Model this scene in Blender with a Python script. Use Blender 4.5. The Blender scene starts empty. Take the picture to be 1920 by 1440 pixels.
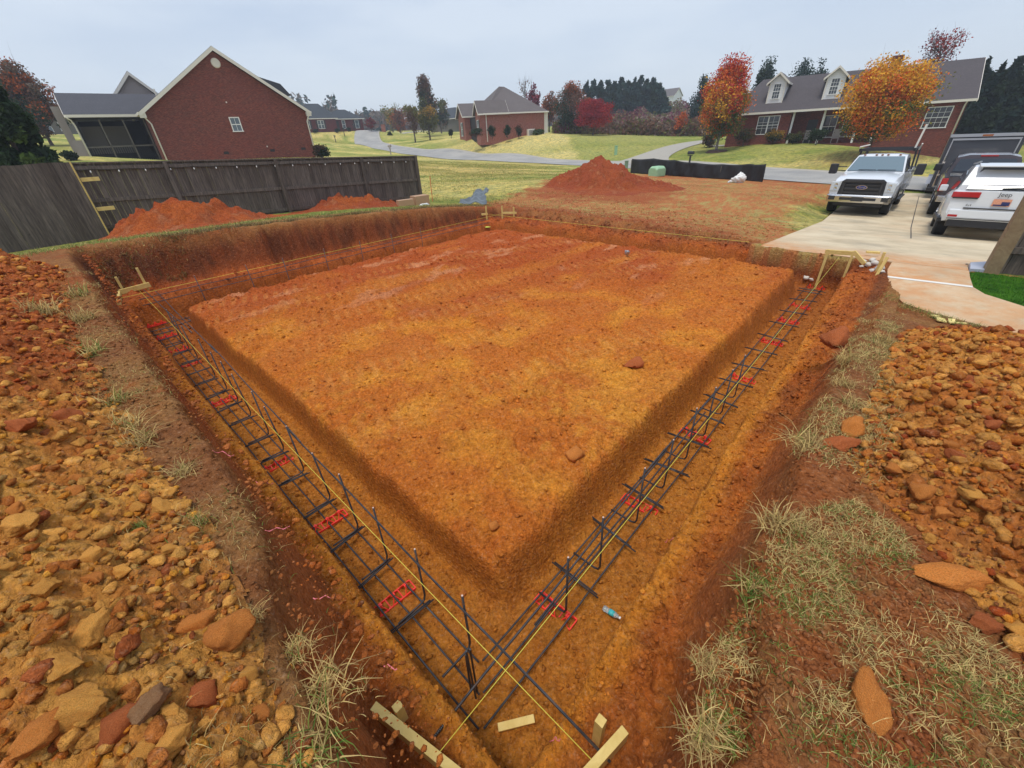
import bpy, bmesh, math, random
import numpy as np
from mathutils import Vector, Matrix, Quaternion
random.seed(7); RNG = np.random.default_rng(11)
SC = bpy.context.scene; COL = SC.collection
R = math.radians; PI = math.pi
# ---------------------------------------------------------------- camera model (solved from the string-line square)
FPX, PIT, ROLL, CAMZ = 754.0, R(31.62), R(-3.02), 2.15
cR, sR, cP, sP = math.cos(ROLL), math.sin(ROLL), math.cos(PIT), math.sin(PIT)
cam_d = bpy.data.cameras.new('camera'); cam = bpy.data.objects.new('camera', cam_d); COL.objects.link(cam)
cam_d.sensor_width = 36; cam_d.lens = 36*FPX/1920; cam_d.clip_start = 0.05; cam_d.clip_end = 3000
right = Vector((cR, sP*sR, cP*sR)); down = Vector((sR, -sP*cR, -cP*cR)); fwd = Vector((0, cP, -sP))
cam.matrix_world = Matrix(((right.x, -down.x, -fwd.x, 0), (right.y, -down.y, -fwd.y, 0), (right.z, -down.z, -fwd.z, CAMZ), (0, 0, 0, 1)))
SC.camera = cam
def ray(u, v):
    a, b = (u-960)/FPX, (v-720)/FPX
    d = -sR*a+cR*b
    return np.array([cR*a+sR*b, cP-sP*d, -sP-cP*d])
def at_z(u, v, z):
    r = ray(u, v); k = (z-CAMZ)/r[2]; return (r[0]*k, r[1]*k, z)
def at_d(u, v, dist):
    r = ray(u, v); k = dist/math.hypot(r[0], r[1]); return (r[0]*k, r[1]*k, r[2]*k+CAMZ)
AZ = R(45.84); E1 = np.array([math.cos(AZ), math.sin(AZ)]); E2 = np.array([-E1[1], E1[0]])
def ST(s, t, z=0.0): return (E1[0]*s+E2[0]*t, E1[1]*s+E2[1]*t, z)
def to_st(x, y): return x*E1[0]+y*E1[1], x*E2[0]+y*E2[1]
# ---------------------------------------------------------------- noise
def _h(i, j, k, seed):
    n = (i.astype(np.int64)*374761393+j.astype(np.int64)*668265263+k.astype(np.int64)*2147483647+seed*974711)
    n = (n ^ (n >> 13))*1274126177; n = n ^ (n >> 16)
    return (n & 0xffffff).astype(np.float64)/0xffffff
def vn(x, y, seed=0):
    xi, yi = np.floor(x), np.floor(y); fx, fy = x-xi, y-yi; z = np.zeros_like(xi)
    ux, uy = fx*fx*fx*(fx*(fx*6-15)+10), fy*fy*fy*(fy*(fy*6-15)+10)
    a, b, c, d = _h(xi, yi, z, seed), _h(xi+1, yi, z, seed), _h(xi, yi+1, z, seed), _h(xi+1, yi+1, z, seed)
    return (a+(b-a)*ux)*(1-uy)+(c+(d-c)*ux)*uy
def fbm(x, y, seed=0, octs=4, gain=.5):
    o = np.zeros_like(x); a, tot = 1.0, 0.0
    for k in range(octs):
        o += a*vn(x+k*17.3, y-k*9.1, seed+k); tot += a; a *= gain
        x, y = x*2.03*.8+y*2.03*.6, -x*2.03*.6+y*2.03*.8
    return o/tot*2-1
def worley(x, y, seed=0):
    xi, yi = np.floor(x), np.floor(y); best = np.full(x.shape, 9.0); sec = np.full(x.shape, 9.0); idv = np.zeros_like(x); z = np.zeros_like(xi)
    for dx in (-1, 0, 1):
        for dy in (-1, 0, 1):
            cx, cy = xi+dx, yi+dy
            px, py = cx+_h(cx, cy, z, seed), cy+_h(cx, cy, z, seed+5)
            d = (x-px)**2+(y-py)**2; hv = _h(cx, cy, z, seed+9)
            sec = np.where(d < best, best, np.minimum(sec, d)); idv = np.where(d < best, hv, idv); best = np.minimum(best, d)
    return np.sqrt(best), np.sqrt(sec), idv
def sm(a, b, x):
    t = np.clip((x-a)/(b-a), 0, 1); return t*t*(3-2*t)
def clods(x, y, size, seed, dens=.6):
    b, s2, idv = worley(x/size, y/size, seed)
    rad = .25+.45*idv
    return np.where(idv > 1-dens, np.sqrt(np.clip(1-(b/rad)**2, 0, 1))*rad, 0)*size
# ---------------------------------------------------------------- terrain
CP = []
for s, t, z in [(0, 0, .72), (-3, 0, .85), (-3, -3, .8), (0, -3, .62), (2, 0, .6), (5, 0, .4), (8, 0, .12), (3, -2, .48), (6, -3, .2), (-4, 6, .85), (0, 11, .8), (4, 11, .68),
                (8, 11, .42), (10.2, 10, .22), (10, 6, .15), (10, 3.5, .03), (.7, 16.4, .24), (11.7, 16.4, -.23), (-4, 16, .3), (9.6, 2, 0), (9.6, 0, 0), (9.6, -3, 0), (9, -5, 0), (8, -4, .05),
                (13, 0, -.36), (13, 4, -.30), (18, 0, -.88), (18, -3, -.88), (18, 3, -.86), (22, 1.5, -1.06), (22, -3, -1.06), (26, 0, -1.16), (7.4, -.08, .03), (6.95, -.7, .02), (6.6, -1.3, .03), (6.1, -1.9, .05), (6.3, -.45, .10), (12, 9, -.1), (-20, 0, .8), (0, -20, .3), (-15, -15, .8)]:
    CP.append(ST(s, t, z))
ROAD_N = [(2500, 410, 40), (2150, 388, 33), (1900, 372, 31), (1720, 358, 31), (1500, 343, 33), (1300, 327, 38.5), (1150, 314, 45), (1000, 306, 53), (900, 301, 60), (800, 295, 69), (742, 287, 80), (700, 279, 92), (655, 269, 112), (690, 257.5, 140), (740, 250.5, 165), (800, 245, 190)]
ROAD_F = [(2450, 368, 48), (2120, 352, 42), (1900, 345, 39), (1723, 335, 38.5), (1536, 322, 41), (1432, 315, 44.5), (1255, 302, 51), (1150, 304, 54), (1033, 299, 60), (908, 290, 69), (804, 282, 80), (746, 275, 92), (710, 264, 112), (718, 257.5, 135), (755, 251, 160), (812, 245, 190)]
CP += [at_d(*p) for p in ROAD_N+ROAD_F]
for p in [(850, 380, 20.5), (830, 330, 33), (1010, 345, 24), (1250, 352, 25), (1450, 370, 22), (1022, 253, 71), (905, 252, 80), (1060, 254, 80), (1150, 253, 85), (1250, 253, 92), (1290, 262, 76),
          (1343, 277, 61), (1418, 270, 60), (1550, 272, 56), (1628, 283, 50), (1700, 288, 58), (1760, 299, 57), (1800, 303, 60), (1550, 300, 47), (1700, 312, 45), (1830, 312, 45), (585, 296, 46), (310, 303, 50), (150, 292, 46), (120, 276, 70), (90, 252, 130), (560, 262, 95),
          (600, 248, 124), (690, 244, 124), (820, 262, 95), (830, 247, 150), (1120, 235, 130), (1200, 218, 135), (1280, 205, 150), (1000, 245, 180), (760, 247, 230), (600, 244, 260), (300, 275, 240), (0, 290, 240), (1900, 235, 150), (1600, 232, 160), (1400, 225, 160), (1000, 240, 420), (0, 282, 420), (1900, 200, 420)]:
    CP.append(at_d(*p))
CP = np.array(CP)
def _phi(r2): return np.sqrt(r2+9.0)
_d2 = (CP[:, None, 0]-CP[None, :, 0])**2+(CP[:, None, 1]-CP[None, :, 1])**2
_n = len(CP); _A = np.zeros((_n+3, _n+3)); _A[:_n, :_n] = _phi(_d2)-np.eye(_n)*.25
_A[:_n, _n] = 1; _A[:_n, _n+1:] = CP[:, :2]/100; _A[_n:, :_n] = _A[:_n, _n:].T
_W = np.linalg.solve(_A, np.concatenate([CP[:, 2], [0, 0, 0]]))
def grade(x, y):
    x = np.asarray(x, float); y = np.asarray(y, float); o = _W[_n]+_W[_n+1]*x/100+_W[_n+2]*y/100
    for k in range(_n): o = o+_W[k]*_phi((x-CP[k, 0])**2+(y-CP[k, 1])**2)
    return o
def slab_z(s): return np.where(s > 9.6, -.105*(s-9.6), 0.0)+np.where(s > 19, .08*(s-19), 0)
# driveway and walkway outlines in s,t
WALK_ST = [(9.6, 2.1), (9.6, -.02)]+[to_st(*at_z(u, v, 0)[:2]) for u, v in [(1664, 505), (1664, 522), (1672, 548), (1695, 568), (1735, 582), (1790, 597), (1846, 611), (1920, 640), (2050, 690)]]
GRASS_EDGE = [to_st(*at_z(u, v, 0)[:2]) for u, v in [(2050, 618), (1920, 574), (1847, 551), (1825, 538), (1819, 520), (1817, 506), (1818, 492), (1814, 484)]]
DRV_POLY = WALK_ST+GRASS_EDGE+[(12.5, -4.6), (30.6, -4.9), (30.4, 4.6), (26, 2.9), (22.5, 2.45)]
def inpoly(s, t, poly):
    ins = np.zeros(np.shape(s), bool); n = len(poly)
    for i in range(n):
        (x1, y1), (x2, y2) = poly[i], poly[(i+1) % n]
        if y1 == y2: continue
        ins ^= ((y1 > t) != (y2 > t)) & (s < (x2-x1)*(t-y1)/(y2-y1)+x1)
    return ins
def pdist(s, t, poly):
    d = np.full(np.shape(s), 1e9); n = len(poly)
    for i in range(n):
        (x1, y1), (x2, y2) = poly[i], poly[(i+1) % n]
        L = (x2-x1)**2+(y2-y1)**2+1e-9; k = np.clip(((s-x1)*(x2-x1)+(t-y1)*(y2-y1))/L, 0, 1)
        d = np.minimum(d, np.hypot(s-x1-k*(x2-x1), t-y1-k*(y2-y1)))
    return d
S1, T1 = 9.78, 10.05   # inner foot of the far walls
def smin(a, b, k):
    h = np.clip(.5+.5*(b-a)/k, 0, 1); return b*(1-h)+a*h-k*h*(1-h)
def terrain(s, t, detail=True):
    """height and fields for arrays s,t"""
    s = np.asarray(s, float); t = np.asarray(t, float)
    x, y = E1[0]*s+E2[0]*t, E1[1]*s+E2[1]*t
    G = grade(x, y)
    near = (s > -8) & (s < 26) & (t > -8) & (t < 20)
    wa = fbm(s*.9, t*.9, 3, 3)*.10; wb = fbm(s*3.1, t*3.1, 13, 3)*.045; wc = fbm(s*11, t*11, 23, 3)*.034+fbm(s*34, t*34, 24, 2)*.010
    warp = (wa+wb)*sm(.3, 2.2, np.hypot(s-.4, t-.4))+wc+wb*.35
    # four walls : 1 at the rim, 0 at the bench
    def wall(d, w): return sm(0, 1, d/w)
    wl = wall(.19-.13*sm(1.7, 1.0, t)-(s+warp*.45)+.006*t, .15+.012*t)
    wr = wall(.24-.17*sm(1.5, .8, s)-(t+warp*.5)-.012*s, .24+.006*s)
    wb_ = wall((t+(warp-wc)*2.2+.35*wc+.10*fbm(s*1.7, t*.5, 35, 3)+.05*np.clip(9.8-s, 0, 3))-T1-.5*sm(2.4, .7, s), .42-.015*s)
    dr = s-S1+warp*1.6*np.where(t > 2.2, 1, 0)
    wf = np.where(t < 2.25, wall(s-9.45+warp*.25, .12), wall(dr, .75+.3*np.abs(fbm(s*.7, t*.7, 77, 2))))
    Wm = 1-(1-wl)*(1-wr)*(1-wb_)*(1-wf)
    # bench
    bench = -.06-.09*sm(.15, .45, t)*sm(2, 5, s)+.05*fbm(s*1.3, t*1.3, 31, 3)
    bench = bench-.10*sm(1.5, .7, np.hypot(s, t))-.03*sm(.6, .2, t)*sm(5, 1, s)+.035*fbm(s*7, t*7, 33, 3)
    lump = .13*np.exp(-(((s-.30)/.12)**2+((t-.66)/.22)**2)); bench = bench+lump
    top = G
    z = bench*(1-Wm)+top*Wm
    # trench ring and pad
    w2 = warp*.55
    dO = np.minimum(np.minimum(s-.335+w2*.5, t-.43-.06*sm(1, 4, s)+w2*.5), np.minimum(9.63-s+w2, 9.72-t+w2))
    Tm = sm(-.02, .075, dO)
    dP = smin(smin(s-.985-w2*.6, t-1.12-w2*.6, .12), np.minimum(8.98-s-w2, 9.02-t-w2), .12)
    Pm = sm(-.03, .045+.09*sm(.25, -.05, (t-1.12)-(s-.985)), dP)
    floor = -.60+.018*fbm(s*2.2, t*2.2, 41, 3)
    pad = -.15+.03*fbm(s*.6, t*.6, 51, 3)+.012*fbm(s*2.6, t*2.6, 52, 3)-.09*sm(1.0, .1, dP)*sm(4.5, 1.8, s+t)-.03*sm(.25, 0, dP)-.05*sm(.3, 0, dP)*sm(-.1, .4, fbm(s*3, t*3, 54, 2))
    pit = (1-Wm)
    z = z*(1-Tm*pit)+floor*Tm*pit
    inpad = Pm*pit
    z = z*(1-inpad)+pad*inpad
    f = dict(dO=dO, x=x, y=y, G=G, W=Wm, T=Tm*pit*(1-inpad), P=inpad, pit=pit)
    # driveway bed
    ip = inpoly(s, t, DRV_POLY); pd = pdist(s, t, DRV_POLY) if detail or True else 1
    k = np.where(ip, 1.0, sm(1.1, 0, pd))*np.where((s < 9.9) & (t > -.25) & (t < 2.6) & ~ip, 0, 1)
    k = np.where(~ip & (Wm < .9), 0, k)
    z = np.where(ip & (s > 9.6-.001) | (ip & (t < -.02)), slab_z(s)-.10, z*(1-k)+(slab_z(s)-.03)*k)
    f['slab'] = ip
    if detail:
        dirt = near & ~ip
        rough = .35+.65*sm(-.2, .5, fbm(s*1.7, t*1.7, 61, 2))
        # undisturbed lawn gets hardly any relief
        far = np.hypot(s-5, t-5)
        amp = np.where(Wm > .97, .25, 1.0)*sm(24, 12, far)
        d1 = .030*fbm(s*6, t*6, 71, 3)+.018*fbm(s*20, t*20, 72, 3)+.008*fbm(s*60, t*60, 73, 2)
        d2 = clods(s, t, .17, 81, .42)*.6*rough+clods(s+.3, t, .08, 82, .5)*.6*rough+clods(s, t+.2, .04, 83, .6)*.7
        m = (1-.30*f['P'])*(1-.45*f['T'])
        wallz = np.clip(Wm*(1-Wm)*4, 0, 1)
        z = z+np.where(dirt, amp*(d1*m+d2*m*(1-.6*wallz)), 0)
        # machine tread prints on the pad
        a1 = s*.94-t*.34; b1 = s*.34+t*.94
        for c0, ph in ((4.5, 0.), (5.7, .4), (6.6, .9), (7.7, .2), (8.6, .5), (3.3, 1.1)):
            band = sm(.26, .2, np.abs(b1-c0-.25*np.sin(a1*.5+ph)))
            z = z-band*f['P']*(.006+.014*(np.sin(a1*2*PI/.17+ph+2*wb*20) > .1))*sm(-1.2, .2, a1)*sm(9, 6, a1)*(.4+.6*vn(s*.9, t*.9, 5))
        # caterpillar ruts near the mound
        z = z+np.where(near & (Wm > .5) & (s > 9) & (t > 3), .035*fbm(s*.9+t*.3, t*5, 91, 3)*sm(20, 15, s), 0)
        z = z+np.where(near, 0, .03*fbm(x*.8, y*.8, 95, 2)*sm(400, 20, np.hypot(x, y)))
    return z, f
def tz(x, y, detail=False):
    s, t = to_st(np.atleast_1d(np.asarray(x, float)), np.atleast_1d(np.asarray(y, float)))
    z, _ = terrain(s, t, detail); return z if np.ndim(x) else float(z[0])
_MAPS = []
def hit(u, v, detail=True, extra=None, dmax=400):
    """where the sight line of a pixel meets the ground"""
    r = ray(u, v); h = math.hypot(r[0], r[1])
    ds = np.concatenate([np.arange(.35, 16, .01), np.geomspace(16, dmax, 1500)])
    X, Y, Z = r[0]/h*ds, r[1]/h*ds, CAMZ+r[2]/h*ds
    T = tz(X, Y, detail)
    if extra is not None: T = np.maximum(T, extra(X, Y))
    k = np.argmax(Z < T)
    return (X[k], Y[k], float(T[k]))
# ---------------------------------------------------------------- object helpers
def tag(o, label=None, cat=None, group=None, kind=None):
    if label: o['label'] = label
    if cat: o['category'] = cat
    if group: o['group'] = group
    if kind: o['kind'] = kind
    return o
def thing(name, loc, label, cat, group=None, rz=0):
    o = bpy.data.objects.new(name, None); COL.objects.link(o); o.location = loc; o.rotation_euler = (0, 0, rz)
    o.empty_display_size = .1
    return tag(o, label, cat, group)
def wloc(o):
    v = Vector((0, 0, 0))
    while o is not None: v += o.location; o = o.parent
    return v
def raw_mesh(name, V, F, mat=None, parent=None, smooth=False, off=None, loc=None):
    me = bpy.data.meshes.new(name); V = np.asarray(V, float)
    if off is not None: V = V-np.array(off)
    me.from_pydata(V.tolist(), [], F if isinstance(F, list) else np.asarray(F).tolist())
    if smooth: me.shade_smooth()
    if mat: me.materials.append(mat)
    o = bpy.data.objects.new(name, me); COL.objects.link(o)
    if loc is not None: o.location = loc
    if parent is not None: o.parent = parent
    return o
def fast_mesh(name, V, F, mat, smooth=True, loc=None):
    """V (n,3) F (m,k) numpy"""
    V = np.ascontiguousarray(V, np.float32); F = np.ascontiguousarray(F, np.int32)
    me = bpy.data.meshes.new(name); m, k = F.shape
    me.vertices.add(len(V)); me.vertices.foreach_set('co', V.ravel())
    me.loops.add(m*k); me.loops.foreach_set('vertex_index', F.ravel())
    me.polygons.add(m); me.polygons.foreach_set('loop_start', np.arange(0, m*k, k, dtype=np.int32))
    me.update(calc_edges=True)
    if smooth: me.shade_smooth()
    if mat: me.materials.append(mat)
    o = bpy.data.objects.new(name, me); COL.objects.link(o)
    if loc is not None: o.location = loc
    return o
def setcol(o, name, C):
    a = o.data.attributes.new(name, 'FLOAT_COLOR', 'POINT')
    C = np.concatenate([C, np.ones((len(C), 1))], 1).astype(np.float32); a.data.foreach_set('color', C.ravel())
def setflt(o, name, A):
    a = o.data.attributes.new(name, 'FLOAT', 'POINT'); a.data.foreach_set('value', np.asarray(A, np.float32).ravel())
class MB:
    def __init__(s): s.V = []; s.F = []; s.MI = []; s.mi = 0
    def add(s, V, F):
        b = len(s.V); s.V += [tuple(v) for v in V]; s.F += [tuple(i+b for i in f) for f in F]; s.MI += [s.mi]*len(F); return s
    def frame_box(s, c, ax, ay, az):
        c, ax, ay, az = map(Vector, (c, ax, ay, az)); V = [c+ax*i+ay*j+az*k for k in (-1, 1) for j in (-1, 1) for i in (-1, 1)]
        return s.add(V, [(0, 2, 3, 1), (4, 5, 7, 6), (0, 1, 5, 4), (2, 6, 7, 3), (0, 4, 6, 2), (1, 3, 7, 5)])
    def box(s, c, size, rz=0):
        a = Vector((math.cos(rz), math.sin(rz), 0)); b = Vector((-a.y, a.x, 0))
        return s.frame_box(c, a*size[0]/2, b*size[1]/2, Vector((0, 0, size[2]/2)))
    def b2(s, x0, x1, y0, y1, z0, z1): return s.box(((x0+x1)/2, (y0+y1)/2, (z0+z1)/2), (x1-x0, y1-y0, z1-z0))
    def bar(s, p, q, w, h, up=(0, 0, 1)):
        p, q = Vector(p), Vector(q); d = (q-p); L = d.length; d.normalize(); up = Vector(up)
        sd = d.cross(up)
        if sd.length < 1e-4: sd = d.cross(Vector((1, 0, 0)))
        sd.normalize(); u = sd.cross(d)
        return s.frame_box((p+q)/2, d*L/2, sd*w/2, u*h/2)
    def tube(s, pts, r, n=6, cap=True):
        pts = [Vector(p) for p in pts]; rs = r if isinstance(r, (list, tuple)) else [r]*len(pts); V = []; F = []
        nx = None
        for i, p in enumerate(pts):
            d = (pts[min(i+1, len(pts)-1)]-pts[max(i-1, 0)])
            if d.length < 1e-9: d = Vector((0, 0, 1))
            d.normalize()
            if nx is None: nx = d.orthogonal().normalized()
            nx = (nx-d*nx.dot(d)); nx = nx.normalized() if nx.length > 1e-6 else d.orthogonal().normalized()
            b = d.cross(nx)
            for k in range(n):
                a = 2*PI*k/n; V.append(p+(nx*math.cos(a)+b*math.sin(a))*rs[i])
        for i in range(len(pts)-1):
            for k in range(n): F.append((i*n+k, i*n+(k+1) % n, (i+1)*n+(k+1) % n, (i+1)*n+k))
        if cap: F.append(tuple(range(n))[::-1]); F.append(tuple(range((len(pts)-1)*n, len(pts)*n)))
        return s.add(V, F)
    def prism(s, poly, a, b):
        """poly list of 3D pts, extruded by vector from a(0) to b: b is a vector"""
        n = len(poly); b = Vector(b); P = [Vector(p)+Vector(a) for p in poly]; Q = [p+b for p in P]
        return s.add(P+Q, [tuple(range(n))[::-1], tuple(range(n, 2*n))]+[(i, (i+1) % n, n+(i+1) % n, n+i) for i in range(n)])
    def lathe(s, prof, c=(0, 0, 0), n=16, axis='z'):
        V = []; F = []; c = Vector(c)
        for r, h in prof:
            for k in range(n):
                a = 2*PI*k/n; p = Vector((r*math.cos(a), r*math.sin(a), h))
                if axis == 'y': p = Vector((p.x, p.z, p.y))
                if axis == 'x': p = Vector((p.z, p.x, p.y))
                V.append(c+p)
        m = len(prof)
        for i in range(m-1):
            for k in range(n): F.append((i*n+k, i*n+(k+1) % n, (i+1)*n+(k+1) % n, (i+1)*n+k))
        F.append(tuple(range(n))[::-1]); F.append(tuple(range((m-1)*n, m*n)))
        return s.add(V, F)
    def xf(s, M):
        s.V = [tuple(M @ Vector(v)) for v in s.V]; return s
    def build(s, name, mat, parent=None, smooth=False, bevel=0, world=False):
        V = np.array(s.V, float)
        if parent is not None and world: V = V-np.array(wloc(parent))
        me = bpy.data.meshes.new(name); me.from_pydata(V.tolist(), [], s.F); me.update()
        bm = bmesh.new(); bm.from_mesh(me); bmesh.ops.recalc_face_normals(bm, faces=bm.faces); bm.to_mesh(me); bm.free()
        if smooth: me.shade_smooth(); 
        mats = mat if isinstance(mat, (list, tuple)) else [mat]
        for m in mats: me.materials.append(m)
        if len(mats) > 1: me.polygons.foreach_set('material_index', s.MI)
        o = bpy.data.objects.new(name, me); COL.objects.link(o)
        if parent is not None: o.parent = parent
        if bevel:
            md = o.modifiers.new('bevel', 'BEVEL'); md.width = bevel; md.segments = 2; md.limit_method = 'ANGLE'
        return o
def copy_tree(o, parent=None):
    c = o.copy(); COL.objects.link(c); c.parent = parent
    for ch in list(o.children): copy_tree(ch, c)
    return c
# ---------------------------------------------------------------- materials
MATS = {}
def srgb(r, g, b):
    f = lambda c: (c/255/12.92) if c/255 <= .04045 else ((c/255+.055)/1.055)**2.4
    return (f(r), f(g), f(b))
class NT:
    def __init__(s, name):
        s.m = bpy.data.materials.new(name); s.m.use_nodes = True; s.t = s.m.node_tree; s.b = s.t.nodes['Principled BSDF']; MATS[name] = s.m
    def n(s, typ, **k):
        nd = s.t.nodes.new(typ)
        for a, b in k.items():
            if a.startswith('i_'):
                key = a[2:].replace('_', ' ')
                nd.inputs[int(key) if key.isdigit() else key].default_value = b
            else: setattr(nd, a, b)
        return nd
    def l(s, a, b): s.t.links.new(a, b)
    def co(s, kind='Object'):
        return s.n('ShaderNodeTexCoord').outputs[kind]
    def noise(s, scale, detail=4, rough=.6, vec=None, dist=0):
        nd = s.n('ShaderNodeTexNoise', i_Scale=scale, i_Detail=detail, i_Roughness=rough, i_Distortion=dist)
        s.l(vec or s.co(), nd.inputs['Vector']); return nd.outputs['Fac']
    def vmap(s, scale=(1, 1, 1), vec=None, rot=(0, 0, 0)):
        nd = s.n('ShaderNodeMapping'); nd.inputs['Scale'].default_value = scale; nd.inputs['Rotation'].default_value = rot
        s.l(vec or s.co(), nd.inputs['Vector']); return nd.outputs['Vector']
    def ramp(s, fac, stops, interp='LINEAR'):
        nd = s.n('ShaderNodeValToRGB'); nd.color_ramp.interpolation = interp; e = nd.color_ramp.elements
        while len(e) < len(stops): e.new(.5)
        for q, (p, c) in zip(e, stops): q.position = p; q.color = (*(c if len(c) == 3 else c[:3]), 1)
        s.l(fac, nd.inputs['Fac']); return nd.outputs['Color']
    def mix(s, a, b, fac, mode='MIX'):
        nd = s.n('ShaderNodeMix', data_type='RGBA', blend_type=mode)
        for v, i in ((fac, 0), (a, 6), (b, 7)):
            if hasattr(v, 'is_output'): s.l(v, nd.inputs[i])
            elif isinstance(v, (int, float)): nd.inputs[i].default_value = v
            else: nd.inputs[i].default_value = (*v[:3], 1)
        return nd.outputs[2]
    def math(s, op, a, b=0., clamp=False):
        nd = s.n('ShaderNodeMath', operation=op, use_clamp=clamp)
        for v, i in ((a, 0), (b, 1)):
            if hasattr(v, 'is_output'): s.l(v, nd.inputs[i])
            else: nd.inputs[i].default_value = v
        return nd.outputs[0]
    def bump(s, h, strength=.3, dist=.01, norm=None):
        nd = s.n('ShaderNodeBump', i_Strength=strength, i_Distance=dist); s.l(h, nd.inputs['Height'])
        if norm is not None: s.l(norm, nd.inputs['Normal'])
        s.l(nd.outputs[0], s.b.inputs['Normal']); return nd.outputs[0]
    def col(s, c): 
        if hasattr(c, 'is_output'): s.l(c, s.b.inputs['Base Color'])
        else: s.b.inputs['Base Color'].default_value = (*c, 1)
    def set(s, **k):
        for a, v in k.items():
            a = a.replace('_', ' ')
            if hasattr(v, 'is_output'): s.l(v, s.b.inputs[a])
            else: s.b.inputs[a].default_value = v
def flat(name, c, rough=.6, metal=0., var=.12, scale=8, bump=0., coat=0.):
    n = NT(name); f = n.noise(scale, 5, .6)
    n.col(n.mix(tuple(v*(1-var) for v in c), tuple(min(1, v*(1+var)) for v in c), f)); n.set(Roughness=rough, Metallic=metal)
    if coat: n.set(Coat_Weight=coat)
    if bump: n.bump(n.noise(scale*6, 4, .7), bump, .01)
    return n.m
# ---------------------------------------------------------------- soil / grass materials
def soil_nodes(n, colsock, sharp=1.0):
    o = n.co('Object')
    f1 = n.noise(9, 6, .65, o); f2 = n.noise(55, 5, .7, o); f3 = n.noise(1.4, 4, .6, o); f4 = n.noise(240, 3, .6, o)
    v = n.n('ShaderNodeTexVoronoi', i_Scale=38, i_Randomness=1.0); n.l(o, v.inputs['Vector'])
    c = n.mix(colsock, n.mix(colsock, (.95, .80, .62), 1, 'MULTIPLY'), n.ramp(f1, [(.35, (0, 0, 0)), (.75, (1, 1, 1))]))
    c = n.mix(c, (.66, .42, .26), n.math('MULTIPLY', n.ramp(f2, [(.54, (0, 0, 0)), (.72, (1, 1, 1))]), .42))
    c = n.mix(c, (.045, .015, .007), n.math('MULTIPLY', n.ramp(f2, [(.26, (1, 1, 1)), (.46, (0, 0, 0))]), .55))
    c = n.mix(c, (.30, .085, .03), n.math('MULTIPLY', n.ramp(f3, [(.48, (0, 0, 0)), (.66, (1, 1, 1))]), .15))
    f5 = n.noise(24, 6, .75, o)
    c = n.mix(c, n.mix(c, (1.45, 1.5, 1.5), 1, 'MULTIPLY'), n.ramp(f5, [(.5, (0, 0, 0)), (.68, (1, 1, 1))])); c = n.mix(c, n.mix(c, (.52, .45, .42), 1, 'MULTIPLY'), n.ramp(f5, [(.32, (1, 1, 1)), (.47, (0, 0, 0))]))
    h = n.math('ADD', n.math('MULTIPLY', f2, .8), n.math('ADD', n.math('MULTIPLY', f4, .35), n.math('MULTIPLY', v.outputs['Distance'], -.5)))
    return c, h
def mat_soil(name='clay_soil'):
    n = NT(name); a = n.n('ShaderNodeAttribute', attribute_name='Col')
    c, h = soil_nodes(n, a.outputs['Color']); n.col(c); n.set(Roughness=.95); n.b.inputs['Specular IOR Level'].default_value = .15
    n.bump(h, 1.0, .03); return n.m
def mat_ground():
    n = NT('ground'); a = n.n('ShaderNodeAttribute', attribute_name='Col'); g = n.n('ShaderNodeAttribute', attribute_name='gmask')
    c, h = soil_nodes(n, a.outputs['Color'])
    o = n.co('Object')
    g1 = n.noise(3.2, 9, .85, o); g2 = n.noise(.8, 6, .7, o); g3 = n.noise(120, 4, .8, o)
    gc = n.mix(a.outputs['Color'], n.mix(a.outputs['Color'], (1.75, 1.6, 1.35), 1, 'MULTIPLY'), n.ramp(g1, [(.44, (0, 0, 0)), (.58, (1, 1, 1))]))
    gc = n.mix(gc, n.mix(gc, (.45, .5, .4), 1, 'MULTIPLY'), n.ramp(n.noise(2.3, 9, .85, n.vmap((1, 1, 1), o, (0, 0, 1))), [(.38, (1, 1, 1)), (.5, (0, 0, 0))]))
    gc = n.mix(gc, n.mix(gc, (1.15, 1.05, .92), 1, 'MULTIPLY'), n.ramp(g2, [(.42, (0, 0, 0)), (.62, (1, 1, 1))]))
    hh = n.n('ShaderNodeMix', data_type='FLOAT'); n.l(g.outputs['Fac'], hh.inputs[0]); n.l(h, hh.inputs[2]); n.l(n.math('ADD', g1, n.math('MULTIPLY', g3, 1.2)), hh.inputs[3])
    n.col(n.mix(c, gc, g.outputs['Fac'])); n.set(Roughness=.96); n.b.inputs['Specular IOR Level'].default_value = .12
    n.bump(hh.outputs[0], 1.0, .032); return n.m
OCH, ORG, RED, DRD, TOP, PNK = (srgb(228, 150, 54), srgb(210, 122, 48), srgb(178, 84, 38), srgb(130, 64, 34), srgb(162, 116, 70), srgb(222, 158, 116))
YEL = srgb(236, 168, 66)
GRN, DRY, TAN, LUSH = srgb(112, 128, 62), srgb(174, 166, 106), srgb(168, 140, 92), srgb(62, 108, 30)
def mixc(A, B, k): return A*(1-k[:, None])+np.asarray(B)*k[:, None]
APRON = [to_st(*hit(u, v, False)[:2]) for u, v in [(900, 398), (920, 383), (985, 362), (1030, 350), (1040, 338), (1200, 328), (1440, 334), (1565, 347), (1560, 358), (1500, 372), (1425, 400), (1440, 440), (1424, 452)]]+[(10, 2.2), (9.4, 6), (9.6, 10.4)]
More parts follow.
